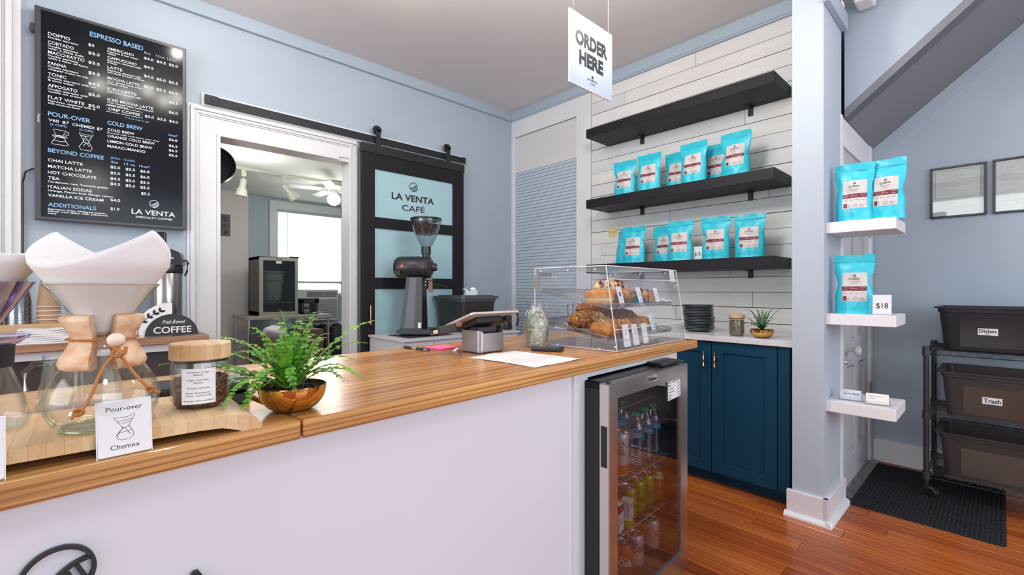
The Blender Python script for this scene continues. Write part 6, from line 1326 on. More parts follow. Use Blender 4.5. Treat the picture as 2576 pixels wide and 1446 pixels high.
# ================================================================ FRAMED PERMITS
def framed(label, y0, y1, z0, z1, lines, green, seed):
    t = thing('framed_certificate', label, 'picture frame', (3.95, (y0+y1)/2, (z0+z1)/2)); hw, hh = (y0-y1)/2, (z1-z0)/2; w_ = 0.012
    M = frame((-0.001, 0, 0), (0, -1, 0), (0, 0, 1))
    b = MB()
    for p in ((-hw, hw, hh-w_, hh), (-hw, hw, -hh, -hh+w_), (-hw, -hw+w_, -hh+w_, hh-w_), (hw-w_, hw, -hh+w_, hh-w_)): b.box(p[0], p[1], p[2], p[3], 0, 0.018, M=M, bev=0.002)
    b.build('frame', mat('black_frame', (0.02, 0.02, 0.03), 0.3), t)
    b = MB(); b.box(-hw+w_, hw-w_, -hh+w_, hh-w_, 0, 0.006, M=M); pg = b.build('document', mat('document_paper', (0.60, 0.62, 0.60), 0.6), t)
    tx = TX(); rr = random.Random(seed); words = 'state board of health permit to operate food service establishment this certifies that the holder is licensed under title and rule county office issued valid until renewal fee'.split()
    z = hh-0.040
    for k in range(lines):
        nwd = rr.choice((3, 5, 7)); s_ = ' '.join(rr.choice(words) for _ in range(nwd)); ww = min(0.0036*len(s_), 2*hw-0.07)
        tx.t(s_, -hw+0.032+rr.choice((0, 0.0, 0.06)), z, 0.0036, ww, 'L', 0, M, 0.0064); z -= (2*hh-0.08)/lines
    flat_mesh(tx, 'lettering', grey_ink_m, pg)
    if green:
        tx = TX(); a, c = hw-0.024, hh-0.024; tx.ribbon([(-a, c-0.17), (0, c-0.17), (a, c-0.17), (a, c), (0, c), (-a, c)], 0.006, 0.0062, 0.0066, M, closed=True); flat_mesh(tx, 'green_border', mat('green_border', (0.30, 0.42, 0.34), 0.6), pg)
    b = MB(); b.box(-hw+w_, hw-w_, -hh+w_, hh-w_, 0.009, 0.0105, M=M); b.build('glass', clear('frame_glass', (0.97, 0.98, 0.97), 0.045, 0.35, 4), t)
framed('black-framed certificate with a green border on the right wall', 0.312, 0.061, 1.607, 1.924, 20, True, 3)
framed('black-framed permit cut off by the right edge of the photo', 0.037, -0.215, 1.607, 1.926, 24, False, 5)

# ================================================================ MAT AND ROLLING RACK
mt = thing('door_mat', 'dark charcoal ribbed door mat in front of the white door', 'mat', (3.45, 0.277, 0))
b = MB(); b.prism([(x_-0.0, y_) for x_, y_ in rrect(0.425, 0.292, 0.02)], 0.0003, 0.0055); b.build('backing', mat_m, mt)
b = MB(); b.box(-0.418, 0.418, -0.0062, 0.0062, 0.004, 0.0076, bev=0.0017); me = b.mesh('rib', mat_m)
for k in range(34): link('rib', me, mt, Matrix.Translation((0, -0.281+0.01703*k, 0)))
rk = thing('rolling_rack', 'black wire rolling rack with three shelves against the right wall', 'rack', (0, 0, 0))
ry0, ry1, rx0, rx1 = -0.56, 0.290, 3.452, 3.89
for i, (xx, yy) in enumerate(((rx0, ry1), (rx1, ry1), (rx0, ry0), (rx1, ry0))):
    b = MB(); b.cyl(0.0125, 0.075, 0.835, 16, cx=xx, cy=yy)
    for k in range(28): b.lathe([(0.0128, 0), (0.0132, 0.001), (0.0128, 0.002)], 14, Matrix.Translation((xx, yy, 0.10+0.026*k)))
    b.build('post', black_m, rk, smooth=40)
    b = MB(); b.cyl(0.016, 0.833, 0.842, 16, cx=xx, cy=yy); b.build('post_cap', black_m, rk, smooth=40)
    b = MB(); b.cyl(0.006, 0.055, 0.08, 10, cx=xx, cy=yy); M_ = Matrix.Translation((xx+0.012, yy-0.022, 0.030)) @ Matrix.Rotation(R(62), 4, 'Z') @ Matrix.Rotation(R(90), 4, 'X')
    b.lathe([(0, -0.016), (0.024, -0.016), (0.029, -0.011), (0.029, 0.011), (0.024, 0.016), (0, 0.016)], 20, M_); b.box(xx-0.014, xx+0.022, yy-0.03, yy+0.010, 0.046, 0.062, bev=0.005); b.build('caster', black_m, rk, smooth=40)
for zz in (0.800, 0.445, 0.112):
    b = MB()
    for z2 in (zz, zz+0.026):
        for p, q_ in (((rx0, ry0), (rx0, ry1)), ((rx1, ry0), (rx1, ry1)), ((rx0, ry0), (rx1, ry0)), ((rx0, ry1), (rx1, ry1))): b.rod((*p, z2), (*q_, z2), 0.0027, 6)
    for xx in (rx0, rx1):
        n = 22; pts = [(xx, ry0+(ry1-ry0)*k/n, zz+(0.026 if k % 2 else 0)) for k in range(n+1)]; b.tube(pts, 0.0018, 5)
    for yy in (-0.15, 0.08): b.rod((rx0, yy, zz+0.02), (rx1, yy, zz+0.02), 0.0025, 6)
    sh = b.build('shelf_frame', rack_m, rk, smooth=60)
    b = MB(); b.rod((0, ry0, 0), (0, ry1, 0), 0.0016, 5); me = b.mesh('wire', rack_m, 60)
    for k in range(17): link('wire', me, sh, Matrix.Translation((rx0+0.024*(k+1), 0, zz+0.028)))
    for xx, yy in ((rx0, ry1), (rx1, ry1), (rx0, ry0), (rx1, ry0)):
        b = MB(); b.lathe([(0.0135, -0.008), (0.0185, -0.006), (0.0165, 0.036), (0.0135, 0.038)], 16, Matrix.Translation((xx, yy, zz-0.002))); b.build('shelf_collar', black_m, rk, smooth=40)
def bus_bin(label, z, y1, x0, m, lx=0.40, ly=0.56, h=0.225, words=None, panel=None, wz=0.10):
    t = thing('bus_bin', label, 'bin', (x0+lx/2, y1-ly/2, z)); hx, hy = lx/2, ly/2
    b = MB(); lo = rrect(hx-0.030, hy-0.030, 0.035); up = rrect(hx-0.012, hy-0.012, 0.035); iu = rrect(hx-0.016, hy-0.016, 0.033); il = rrect(hx-0.034, hy-0.034, 0.033); n = len(lo)
    rim1 = rrect(hx+0.010, hy+0.010, 0.03)
    rings = [[b.bm.verts.new((p[0], p[1], zz)) for p in P_] for P_, zz in ((lo, 0.0), (lo, 0.0), (up, h-0.030), (rrect(hx-0.006, hy-0.006, 0.034), h-0.028), (rrect(hx-0.005, hy-0.005, 0.034), h-0.008), (rim1, h-0.006), (rim1, h), (iu, h-0.001), (il, 0.004))]
    for A_, B_ in zip(rings[1:-1], rings[2:]):
        for i in range(n): b.bm.faces.new((A_[i], A_[(i+1) % n], B_[(i+1) % n], B_[i]))
    b.bm.faces.new(rings[1]); b.bm.faces.new(rings[-1]); b.build('tub', m, t, smooth=35)
    b = MB()
    for yy in (-hy+0.10, hy-0.10): pass
    tilt_ = math.atan2(0.018, h-0.03); F_ = frame((-hx+0.030-0.0006, 0, 0), (0, -1, 0), (0.0-math.sin(tilt_), 0, math.cos(tilt_)))
    pw = hy-0.095; ph0, ph1 = 0.020, h-0.070
    b = MB(); pts = []
    for cx, cy, a in ((pw-0.01, ph0+0.01, -90), (pw-0.01, ph1-0.01, 0), (-pw+0.01, ph1-0.01, 90), (-pw+0.01, ph0+0.01, 180)):
        for q_ in range(4): aa = R(a+30*q_); pts.append((cx+0.01*math.cos(aa), cy+0.01*math.sin(aa)))
    b.prism(pts, 0, 0.0015, F_); b.build('smooth_panel', panel, t)
    if words:
        s_, yl, zl, ww_, hh_ = words; b = MB(); b.box(yl-ww_/2, yl+ww_/2, zl-hh_/2, zl+hh_/2, 0.0015, 0.0022, M=F_); lb_ = b.build('label', card_m, t)
        tx = TX(); tx.t(s_, yl, zl-(0.004 if s_ == 'Dishes' else 0.010), 0.017 if s_ == 'Dishes' else 0.022, ww_*0.86, 'C', 0.02, F_, 0.0026)
        if s_ == 'Dishes': tx.ribbon([(yl-0.006, zl-0.010), (yl-0.007, zl-0.016), (yl+0.007, zl-0.016), (yl+0.006, zl-0.010), (yl, zl-0.008)], 0.0015, 0.0024, 0.0027, F_, closed=True)
        flat_mesh(tx, 'lettering', ink_m, lb_)
    return t
bus_bin('black tub labelled Dishes on top of the rolling rack', 0.833, 0.250, 3.440, bin_black_m, words=('Dishes', -0.08+0.0, 0.105, 0.074, 0.036), panel=mat('bin_panel_dark', (0.012, 0.014, 0.018), 0.12), h=0.232)
bus_bin('dark tub labelled Trash on the middle shelf of the rack', 0.4755, 0.236, 3.425, bin_m, words=('Trash', -0.078, 0.105, 0.072, 0.036), panel=mat('bin_panel_brown', (0.045, 0.022, 0.013), 0.12), h=0.240)
bus_bin('grey unlabelled tub on the bottom shelf of the rack', 0.1425, 0.245, 3.425, bin_m, panel=mat('bin_panel_grey', (0.075, 0.060, 0.052), 0.30), h=0.240)

# ================================================================ GRINDER CABINET IN THE CORNER
gcb = thing('side_cabinet', 'pale grey cabinet with a fluted drawer front under the coffee grinder', 'cabinet', (1.645, 2.85, 0))
pale_m = mat('pale_grey_paint', (0.60, 0.61, 0.64), 0.4)
b = MB(); b.box(0, 1.10, 0.01, 0.535, 0, 0.790, bev=0.002); b.build('carcass', pale_m, gcb)
b = MB(); b.box(-0.012, 1.12, -0.01, 0.54, 0.790, 0.806, bev=0.002); b.build('top', pale_m, gcb)
for k in range(6):
    b = MB(); b.prism([(-0.018, 0), (0.018, 0), (0.012, -0.012), (-0.012, -0.012)], 0.02, 0.775, Matrix.Translation((0.27+0.045*k, 0.01, 0))); b.build('flute', pale_m, gcb)
for x0_, x1_ in ((0.022, 0.235), (0.53, 0.76), (0.77, 1.08)):
    b = MB(); b.box(x0_, x1_, 0.0, 0.012, 0.60, 0.782, bev=0.002); b.build('drawer', pale_m, gcb)
GX, GY, GZ = 1.925, 3.10, 0.806
gm = thing('grinder_mat', 'thin black rubber mat under the coffee grinder', 'mat', (GX, GY, GZ)); b = MB(); b.box(-0.20, 0.19, -0.17, 0.15, 0, 0.004, bev=0.001); b.build('sheet', matte_black_m, gm)
gr = thing('coffee_grinder', 'tall black shop coffee grinder with a clear funnel hopper', 'grinder', (GX, GY, GZ+0.004), R(-47)); gr.scale = (1.05, 1.05, 1.035)
# local +x points towards the right front (dial side)
gbk = mat('grinder_black', (0.022, 0.022, 0.025), 0.36)
b = MB(); b.prism([(-0.15, 0.012), (0.125, 0.012), (0.125, 0.030), (0.10, 0.045), (-0.12, 0.052), (-0.15, 0.035)], -0.105, 0.105, Matrix(((1, 0, 0, 0), (0, 0, 1, 0), (0, 1, 0, 0), (0, 0, 0, 1)))); b.build('foot_plate', gbk, gr)
for xx, yy in ((0.112, -0.095), (0.112, 0.095), (-0.135, -0.095), (-0.135, 0.095)):
    b = MB(); b.ball((xx, yy, 0.008), 0.009); b.build('ball_foot', chrome_m, gr, smooth=60)
b = MB(); lo = [(-0.125, -0.085), (0.035, -0.085), (0.035, 0.085), (-0.125, 0.085)]; up = [(-0.085, -0.060), (0.030, -0.060), (0.030, 0.060), (-0.085, 0.060)]
A_ = [b.bm.verts.new((x_, y_, 0.045)) for x_, y_ in lo]; B_ = [b.bm.verts.new((x_, y_, 0.430)) for x_, y_ in up]; b.bm.faces.new(A_); b.bm.faces.new(B_)
for i in range(4): b.bm.faces.new((A_[i], A_[(i+1) % 4], B_[(i+1) % 4], B_[i]))
b.build('column', gbk, gr)
b = MB(); A_ = [b.bm.verts.new((-0.095, -0.0862, 0.052)), b.bm.verts.new((-0.02, -0.0862, 0.052)), b.bm.verts.new((-0.012, -0.0615, 0.425)), b.bm.verts.new((-0.060, -0.0615, 0.425))]; b.bm.faces.new(A_); b.build('side_plate', mat('graphite_plate', (0.10, 0.105, 0.13), 0.4), gr)
b = MB(); b.quad([(0.006, -0.0860, 0.055), (0.030, -0.0858, 0.055), (0.030, -0.0820, 0.095), (0.006, -0.0822, 0.095)]); b.build('rating_label', paper_m, gr)
MX = Matrix.Rotation(R(90), 4, 'Y')
b = MB(); b.lathe([(0, -0.185), (0.060, -0.185), (0.076, -0.170), (0.082, -0.150), (0.082, 0.0), (0.078, 0.006), (0.076, 0.010), (0.080, 0.014), (0.080, 0.055), (0.085, 0.060), (0.085, 0.070), (0.072, 0.082), (0.060, 0.085), (0, 0.085)], 40, Matrix.Translation((0, 0, 0.505)) @ MX); b.build('motor_housing', gbk, gr, smooth=35)
b = MB()
for k in range(6): b.box(-0.165, -0.125, -0.0835, -0.070, 0.475-0.006*k, 0.4775-0.006*k)
b.build('vent', black_m, gr)
b = MB(); b.quad([(-0.13, -0.0835, 0.500), (-0.095, -0.0835, 0.500), (-0.1125, -0.0835, 0.532)]); b.build('red_triangle', mat('red_badge', (0.55, 0.06, 0.05), 0.4), gr)
b = MB(); b.lathe([(0.030, 0.082), (0.052, 0.084), (0.052, 0.092), (0.030, 0.094), (0.030, 0.120), (0.026, 0.124), (0, 0.124)], 32, Matrix.Translation((0, 0, 0.505)) @ MX); b.build('adjustment_dial', gbk, gr, smooth=35)
b = MB(); 
for k in range(24):
    a = 2*PI*k/24; b.box(-0.0007, 0.0007, 0.056 if k % 3 else 0.052, 0.064, 0.0, 0.0008, M=Matrix.Translation((0.0855, 0, 0.505)) @ MX @ Matrix.Rotation(a, 4, 'Z'))
b.build('dial_marks', paper_m, gr)['kind'] = 'stuff'
b = MB(); b.ball((0.125, 0, 0.505), 0.007); b.build('dial_bolt', chrome_m, gr, smooth=60)
b = MB(); b.cyl(0.030, 0.56, 0.605, 28, cx=0.045); b.cyl(0.036, 0.605, 0.660, 28, cx=0.045); b.build('hopper_neck', gbk, gr, smooth=35)
b = MB(); pr = [(0.034, 0.655), (0.046, 0.672), (0.080, 0.740), (0.101, 0.800), (0.110, 0.850), (0.1115, 0.862)]; b.lathe(pr, 40, Matrix.Translation((0.045, 0, 0))); b.build('hopper', clear('hopper_plastic', (0.82, 0.82, 0.84), 0.10, 0.6, 2.2, 0.03, (0.45, 0.46, 0.5)), gr, smooth=60)
b = MB(); b.lathe([(0, 0.868), (0.106, 0.868), (0.114, 0.872), (0.115, 0.862), (0.112, 0.856), (0.108, 0.862), (0, 0.862)], 40, Matrix.Translation((0.045, 0, 0))); b.build('hopper_lid', black_m, gr, smooth=35)
b = MB(); b.lathe([(0, 0.752), (0.080, 0.752), (0.083, 0.765), (0, 0.765)], 30, Matrix.Translation((0.045, 0, 0))); b.build('bean_gate', black_m, gr)
b = MB(); b.box(0.050, 0.100, -0.035, 0.035, 0.405, 0.425, bev=0.003); b.prism([(-0.016, -0.014), (0.016, -0.014), (0.012, 0.014), (-0.012, 0.014)], 0.315, 0.410, Matrix.Translation((0.080, 0, 0))); b.build('spout', mat('spout_steel', (0.13, 0.10, 0.085), 0.4, metal=0.8), gr)
b = MB(); b.tube([(0.09, 0.02, 0.37), (0.13, 0.05, 0.375), (0.17, 0.07, 0.365), (0.19, 0.08, 0.35)], 0.004, 8); b.build('lever', black_m, gr, smooth=60)
for zz in (0.395, 0.37):
    b = MB(); b.ball((0.052, -0.046, zz), 0.008); b.build('knob_screw', chrome_m, gr, smooth=60)
b = MB(); b.lathe([(0.060, 0.040), (0.072, 0.036), (0.072, 0.016), (0.068, 0.014)], 30, Matrix.Translation((0.085, 0, 0))); b.lathe([(0, 0.014), (0.068, 0.014)], 30, Matrix.Translation((0.085, 0, 0))); b.build('catch_tray', black_m, gr, smooth=40)
b = MB(); b.tube([(0.045-0.036, 0, 0.63), (-0.01, -0.02, 0.635), (-0.02, -0.03, 0.645)], 0.002, 6); b.build('gate_pull', mat('green_wire', (0.05, 0.5, 0.1), 0.4), gr)
# lidded storage bin and tape dispenser
sb = thing('storage_bin', 'translucent dark lidded storage bin beside the coffee grinder', 'bin', (2.43, 3.18, 0.806))
b = MB(); lo = rrect(0.155, 0.175, 0.025); up = rrect(0.178, 0.200, 0.028); n = len(lo); A_ = [b.bm.verts.new((*p, 0)) for p in lo]; B_ = [b.bm.verts.new((*p, 0.275)) for p in up]; b.bm.faces.new(A_)
for i in range(n): b.bm.faces.new((A_[i], A_[(i+1) % n], B_[(i+1) % n], B_[i]))
b.box(-0.12, 0.12, -0.183, -0.178, 0.03, 0.20, bev=0.002); b.build('tub', mat('smoke_plastic', (0.030, 0.026, 0.026), 0.25), sb, smooth=35)
b = MB(); b.prism(rrect(0.200, 0.222, 0.03), 0.275, 0.298); b.prism(rrect(0.185, 0.206, 0.03), 0.255, 0.276); b.prism(rrect(0.170, 0.190, 0.03), 0.298, 0.306); b.build('lid', mat('lid_grey', (0.075, 0.075, 0.082), 0.35), sb)
td = thing('tape_dispenser', 'pale blue-white tape dispenser on top of the lidded storage bin', 'tape dispenser', (2.405, 3.085, 1.112), R(-20))
b = MB(); b.prism([(-0.055, 0), (0.040, 0), (0.058, 0.012), (0.055, 0.035), (0.030, 0.052), (0.006, 0.052), (-0.010, 0.028), (-0.040, 0.055), (-0.058, 0.060), (-0.060, 0.045), (-0.050, 0.040), (-0.050, 0.01)], -0.028, 0.028, Matrix(((1, 0, 0, 0), (0, 0, 1, 0), (0, 1, 0, 0), (0, 0, 0, 1)))); b.build('body', mat('pale_blue_plastic', (0.55, 0.62, 0.68), 0.35), td)
b = MB(); b.lathe([(0.010, -0.01), (0.026, -0.01), (0.026, 0.01), (0.010, 0.01)], 24, Matrix.Translation((0.022, 0, 0.040)) @ Matrix.Rotation(R(90), 4, 'X')); b.build('tape_roll', clear('tape', (0.85, 0.88, 0.9), 0.2, 0.5, 2), td)
kb = thing('kettle', 'black gooseneck kettle half hidden behind the register tablet', 'kettle', (2.745, 3.03, 0.806), R(-40))
b = MB(); b.lathe([(0, 0), (0.070, 0), (0.074, 0.01), (0.058, 0.13), (0.045, 0.142), (0, 0.146)], 32); b.ball((0, 0, 0.155), 0.012); b.build('kettle_body', black_m, kb, smooth=50)
b = MB(); b.tube([(0.05, 0, 0.135), (0.095, 0, 0.150), (0.120, 0, 0.135), (0.125, 0, 0.09), (0.110, 0, 0.03)], 0.010, 10); b.build('handle', black_m, kb, smooth=60)
b = MB(); b.tube([(-0.06, 0, 0.03), (-0.10, 0, 0.05), (-0.115, 0, 0.10), (-0.13, 0, 0.135), (-0.15, 0, 0.14)], 0.006, 8); b.build('spout', black_m, kb, smooth=60)

# ================================================================ BACK COUNTER ON THE LEFT WALL
bc = thing('back_counter', 'brown wood back counter against the left wall under the menu screen', 'counter', (0, 0, 0))
b = MB(); b.box(-1.2, 0.524, 3.05, 3.508, 0.868, 0.906, bev=0.003); b.build('wood_top', back_wood_m, bc)
b = MB(); b.box(-1.2, 0.505, 3.075, 3.095, 0.828, 0.868, bev=0.001); b.box(0.485, 0.505, 3.095, 3.50, 0.828, 0.868); b.build('apron', pale_m, bc)
b = MB(); b.box(-1.2, 0.47, 3.14, 3.50, 0.0, 0.828); b.build('dark_cupboard', mat('dark_brown_cupboard', (0.055, 0.042, 0.038), 0.4), bc)
b = MB(); b.box(0.46, 0.50, 3.08, 3.12, 0.0, 0.828); b.build('leg', pale_m, bc)
bx = thing('wooden_box', 'light wood organiser box holding cups on the back counter', 'box', (-0.21, 3.33, 0.906))
b = MB(); b.box(-0.40, 0.175, -0.155, -0.140, 0, 0.088); b.box(-0.40, 0.175, 0.135, 0.15, 0, 0.088); b.box(0.160, 0.175, -0.14, 0.135, 0, 0.088); b.box(-0.40, 0.175, -0.14, 0.135, 0.070, 0.082); b.build('box_body', pine_m, bx)
# napkins
np_ = thing('napkin_stack', 'stack of folded white napkins in front of the light wood box', 'napkins', (-0.125, 3.105, 0.906), R(-2))
for k in range(8):
    b = MB(); n = 10; g = [[b.bm.verts.new((-0.090+0.180*i/n+0.002*math.sin(k*2+j), -0.045+0.09*j, zz_*0.0085+0.0088*k+0.0018*math.sin(i*0.8+k)*(0.5+0.1*k))) for i in range(n+1)] for j, zz_ in ((0, 0), (0, 0.9), (1, 0.9), (1, 0))]
    for A_, B_ in zip(g, g[1:]+g[:1]):
        for i in range(n): b.bm.faces.new((A_[i], A_[i+1], B_[i+1], B_[i]))
    b.build('napkin', paper_m, np_)
ls = thing('lid_stack', 'low stack of flat white paper lids beside the kraft cups', 'lids', (-0.045, 3.235, 0.988), 0)
for k in range(5):
    b = MB(); b.lathe([(0, 0.0), (0.045, 0.0), (0.047, 0.002), (0.047, 0.005), (0.040, 0.006), (0, 0.006)], 28, Matrix.Translation((0.002*math.sin(k*2), 0, 0.0072*k))); b.build('flat_lid', paper_m, ls, smooth=40)
def cup_stack(n, h, r0, r1, pitch, x, y, z, m, rim_m, lab, grp, name):
    b = MB(); b.lathe([(r1-0.001, 0.002), (r0-0.001, h-0.004), (0, h-0.004), (0, h-0.001), (r0-0.003, h-0.001), (r0, h), (r1, 0.003)], 32); body = b.mesh('cup_body', m, 40)
    b = MB(); b.tube([((r1+0.0012)*math.cos(2*PI*i/32), (r1+0.0012)*math.sin(2*PI*i/32), 0.002) for i in range(32)], 0.0021, 6, closed=True); rim = b.mesh('rolled_rim', rim_m, 180)
    for k in range(n):
        t = thing(name, (ORD[n-1-k]+(',' if k < n-1 else '')+' '+lab), 'cup', (x, y, z+pitch*k), 0, grp); link('cup_body', body, t); link('rolled_rim', rim, t)
cup_stack(5, 0.140, 0.031, 0.044, 0.0215, -0.118, 3.245, 0.988, kraft_m, paper_m, 'upside-down kraft paper cup in the stack in the wooden box', 'stacked kraft cups', 'paper_cup')
cup_stack(16, 0.110, 0.031, 0.0455, 0.0075, -0.222, 3.26, 0.988, clear('clear_cup', (0.88, 0.89, 0.90), 0.10, 0.6, 1.8, 0.08, (0.62, 0.63, 0.65)), clear('clear_cup', ()), 'upside-down clear plastic cup in the stack behind the purple dripper', 'stacked clear cups', 'plastic_cup')
cup_stack(12, 0.110, 0.031, 0.0455, 0.0075, -0.318, 3.27, 0.988, MC['clear_cup'], MC['clear_cup'], 'upside-down clear plastic cup in the stack at the far left edge', 'stacked clear cups at the edge', 'plastic_cup')
# airpot
ap = thing('airpot', 'steel airpot coffee dispenser with black pump top behind the carafe', 'airpot', (0.362, 3.315, 0.906), R(-15))
b = MB(); b.lathe([(0, 0.0), (0.070, 0.0), (0.074, 0.008), (0.074, 0.345), (0.071, 0.352)], 40); b.build('steel_body', mat('airpot_steel', (0.42, 0.39, 0.37), 0.24, metal=0.95, var=0.35, vscale=14, stretch=(1, 1, 0.02)), ap, smooth=40)
b = MB(); b.lathe([(0.0755, 0.0), (0.078, 0.006), (0.0755, 0.016)], 36); b.build('base_ring', black_m, ap, smooth=40)
b = MB(); b.lathe([(0.073, 0.345), (0.077, 0.352), (0.077, 0.392), (0.074, 0.398)], 36)
b.prism([(-0.077, 0.395), (0.078, 0.395), (0.080, 0.430), (0.066, 0.468), (0.030, 0.485), (-0.050, 0.485), (-0.075, 0.460)], -0.060, 0.060, Matrix(((1, 0, 0, 0), (0, 0, 1, 0), (0, 1, 0, 0), (0, 0, 0, 1)))); b.build('pump_head', black_m, ap, smooth=35)
b = MB(); b.box(-0.046, -0.002, -0.022, 0.022, 0.480, 0.585, bev=0.008, seg=3); b.build('pump_lever', mat('glossy_black', (0.01, 0.01, 0.012), 0.08), ap)
b = MB(); b.box(0.020, 0.040, -0.0615, -0.059, 0.430, 0.438); b.build('lock_mark', chrome_m, ap)
b = MB(); b.tube([(0.074, 0.01, 0.42), (0.093, 0.012, 0.425), (0.098, 0.012, 0.41), (0.094, 0.012, 0.36), (0.084, 0.01, 0.335)], 0.0055, 8); b.build('carry_handle', black_m, ap, smooth=60)
# fresh brewed coffee sign
cs = thing('coffee_sign', 'black half-round Fresh Brewed COFFEE sign with a white leaf plate behind', 'sign', (0.362, 3.100, 0.906))
b = MB(); b.prism([(0.118*math.cos(PI*i/28), 0.004+0.116*math.sin(PI*i/28)) for i in range(29)], 0, 0.008, Matrix(((1, 0, 0, 0), (0, 0, 1, 0), (0, 1, 0, 0), (0, 0, 0, 1)))); b.build('half_round', matte_black_m, cs)
b = MB(); b.prism([(-0.165, 0), (0.0, 0), (0.0, 0.180), (-0.035, 0.180), (-0.07, 0.168), (-0.105, 0.145), (-0.135, 0.110), (-0.155, 0.065)], 0.014, 0.022, Matrix(((1, 0, 0, 0), (0, 0, 1, 0), (0, 1, 0, 0), (0, 0, 0, 1)))); b.build('leaf_plate', card_m, cs)
FC = frame((0, -0.0004, 0), (1, 0, 0), (0, 0, 1)); tx = TX(); tx.t('COFFEE', 0.002, 0.018, 0.034, 0.168, 'C', 0.015, FC); tx.t('Fresh Brewed', 0.004, 0.068, 0.021, 0.098, 'C', 0.005, FC, shear=0.35); flat_mesh(tx, 'lettering', card_m, cs)
tx = TX(); F2 = frame((-0.085, 0.0135, 0), (1, 0, 0), (0, 0, 1)); st = [(-0.062, 0.012), (-0.060, 0.04), (-0.048, 0.075), (-0.02, 0.103), (0.012, 0.125), (0.045, 0.138)]; tx.ribbon(st, 0.003, 0.0002, 0.0006, F2)
for k, (x_, z_) in enumerate(((-0.044, 0.082), (-0.020, 0.104), (0.006, 0.121), (0.032, 0.133))):
    for sg in (1, -1):
        a = R(35+sg*38+6*k); c_, s_ = math.cos(a), math.sin(a); ln = 0.026; tx.prism([(x_+c_*ln*f-s_*ln*0.26*math.sin(PI*f)*q, z_+s_*ln*f+c_*ln*0.26*math.sin(PI*f)*q) for f, q in [(i/6, 1) for i in range(7)]+[(i/6, -1) for i in range(5, 0, -1)]], 0.0002, 0.0006, F2)
flat_mesh(tx, 'leaf_drawing', ink_m, cs)

# ================================================================ KITCHEN BEYOND THE DOORWAY
kf = thing('countertop_fridge', 'small glass-door fridge standing on the kitchen table', 'fridge', (1.585, 6.20, 0.835))
b = MB(); b.box(0, 0.45, 0.03, 0.50, 0, 0.735, bev=0.003)
bmm = b; b.build('case', mat('fridge_side', (0.05, 0.055, 0.06), 0.4), kf) if False else b.bm.free()
b = MB(); b.box(0, 0.018, 0.03, 0.50, 0, 0.735); b.box(0.432, 0.45, 0.03, 0.50, 0, 0.735); b.box(0, 0.45, 0.03, 0.50, 0, 0.05); b.box(0, 0.45, 0.03, 0.50, 0.70, 0.735); b.box(0, 0.45, 0.47, 0.50, 0, 0.735); b.build('case', mat('fridge_side', (0.055, 0.06, 0.065), 0.4), kf)
b = MB()
for p in ((0, 0.042, 0, 0.725), (0.415, 0.45, 0, 0.725), (0.042, 0.415, 0.685, 0.725), (0.042, 0.415, 0, 0.045)): b.box(p[0], p[1], 0, 0.03, p[2], p[3], bev=0.001)
d_ = b.build('door', mat('kitchen_steel', (0.45, 0.42, 0.36), 0.35, metal=0.5), kf)
b = MB(); b.box(0.042, 0.415, 0.010, 0.014, 0.045, 0.685); b.build('glass_pane', clear('kitchen_glass', (0.62, 0.66, 0.66), 0.08, 0.4, 3), d_)
b = MB(); b.box(0.19, 0.255, 0.006, 0.009, 0.650, 0.680); b.build('sticker', paper_m, d_)
tx = TX(); tx.t('EUHOMY', 0.225, 0.70, 0.012, 0.08, 'C', 0.03, frame((0, -0.0006, 0), (1, 0, 0), (0, 0, 1))); flat_mesh(tx, 'maker_lettering', ink_m, d_)
b = MB(); b.box(0.36, 0.46, 0.0, 0.05, 0.725, 0.745); b.build('hinge', black_m, kf)
bk = thing('drink_dispenser', 'white bucket drink dispenser with a spigot inside the kitchen fridge', 'dispenser', (1.775, 6.42, 1.02))
b = MB(); b.lathe([(0, 0), (0.118, 0), (0.122, 0.01), (0.138, 0.25), (0.146, 0.255), (0.146, 0.345), (0.155, 0.350), (0.155, 0.372), (0.05, 0.380), (0, 0.380)], 32); b.build('bucket', mat('bucket_white', (0.62, 0.66, 0.66), 0.4, emis=None), bk, smooth=40)
b = MB(); b.box(-0.012, 0.012, -0.155, -0.12, 0.02, 0.06, bev=0.004); b.rod((0, -0.15, 0.03), (0, -0.15, -0.02), 0.008, 8); b.rod((0, -0.15, 0.06), (0, -0.16, 0.10), 0.006, 8); b.build('spigot', plastic_white_m, bk)
b = MB(); b.box(-0.16, 0.20, -0.16, 0.05, -0.03, -0.02); b.build('stand', wire_m, bk)
tb = thing('kitchen_table', 'steel prep table under the small glass-door fridge', 'table', (1.42, 6.10, 0))
b = MB(); b.box(0, 1.0, 0, 0.70, 0.795, 0.835, bev=0.003); b.build('table_top', mat('kitchen_steel', ()), tb)
for xx, yy in ((0.03, 0.03), (0.97, 0.03), (0.03, 0.67), (0.97, 0.67)):
    b = MB(); b.cyl(0.02, 0, 0.795, 12, cx=xx, cy=yy); b.build('leg', steel_m, tb)
dk_ = mat('dark_gear', (0.03, 0.03, 0.033), 0.4)
for x_, w_, h_, lab in ((2.13, 0.11, 0.19, 'black appliance on the kitchen table right of the small fridge'), ):
    t = thing('coffee_machine', lab, 'appliance', (x_, 6.35, 0.835)); b = MB(); b.box(0, w_+0.12, 0, 0.2, 0, 0.02); b.box(0, 0.03, 0, 0.2, 0, h_); b.box(w_+0.06, w_+0.10, 0, 0.2, 0, h_); b.box(0, w_+0.12, 0, 0.2, h_-0.05, h_+0.02, bev=0.004); b.box(0.03, w_, 0.02, 0.05, 0.06, 0.09); b.build('body', dk_, t)
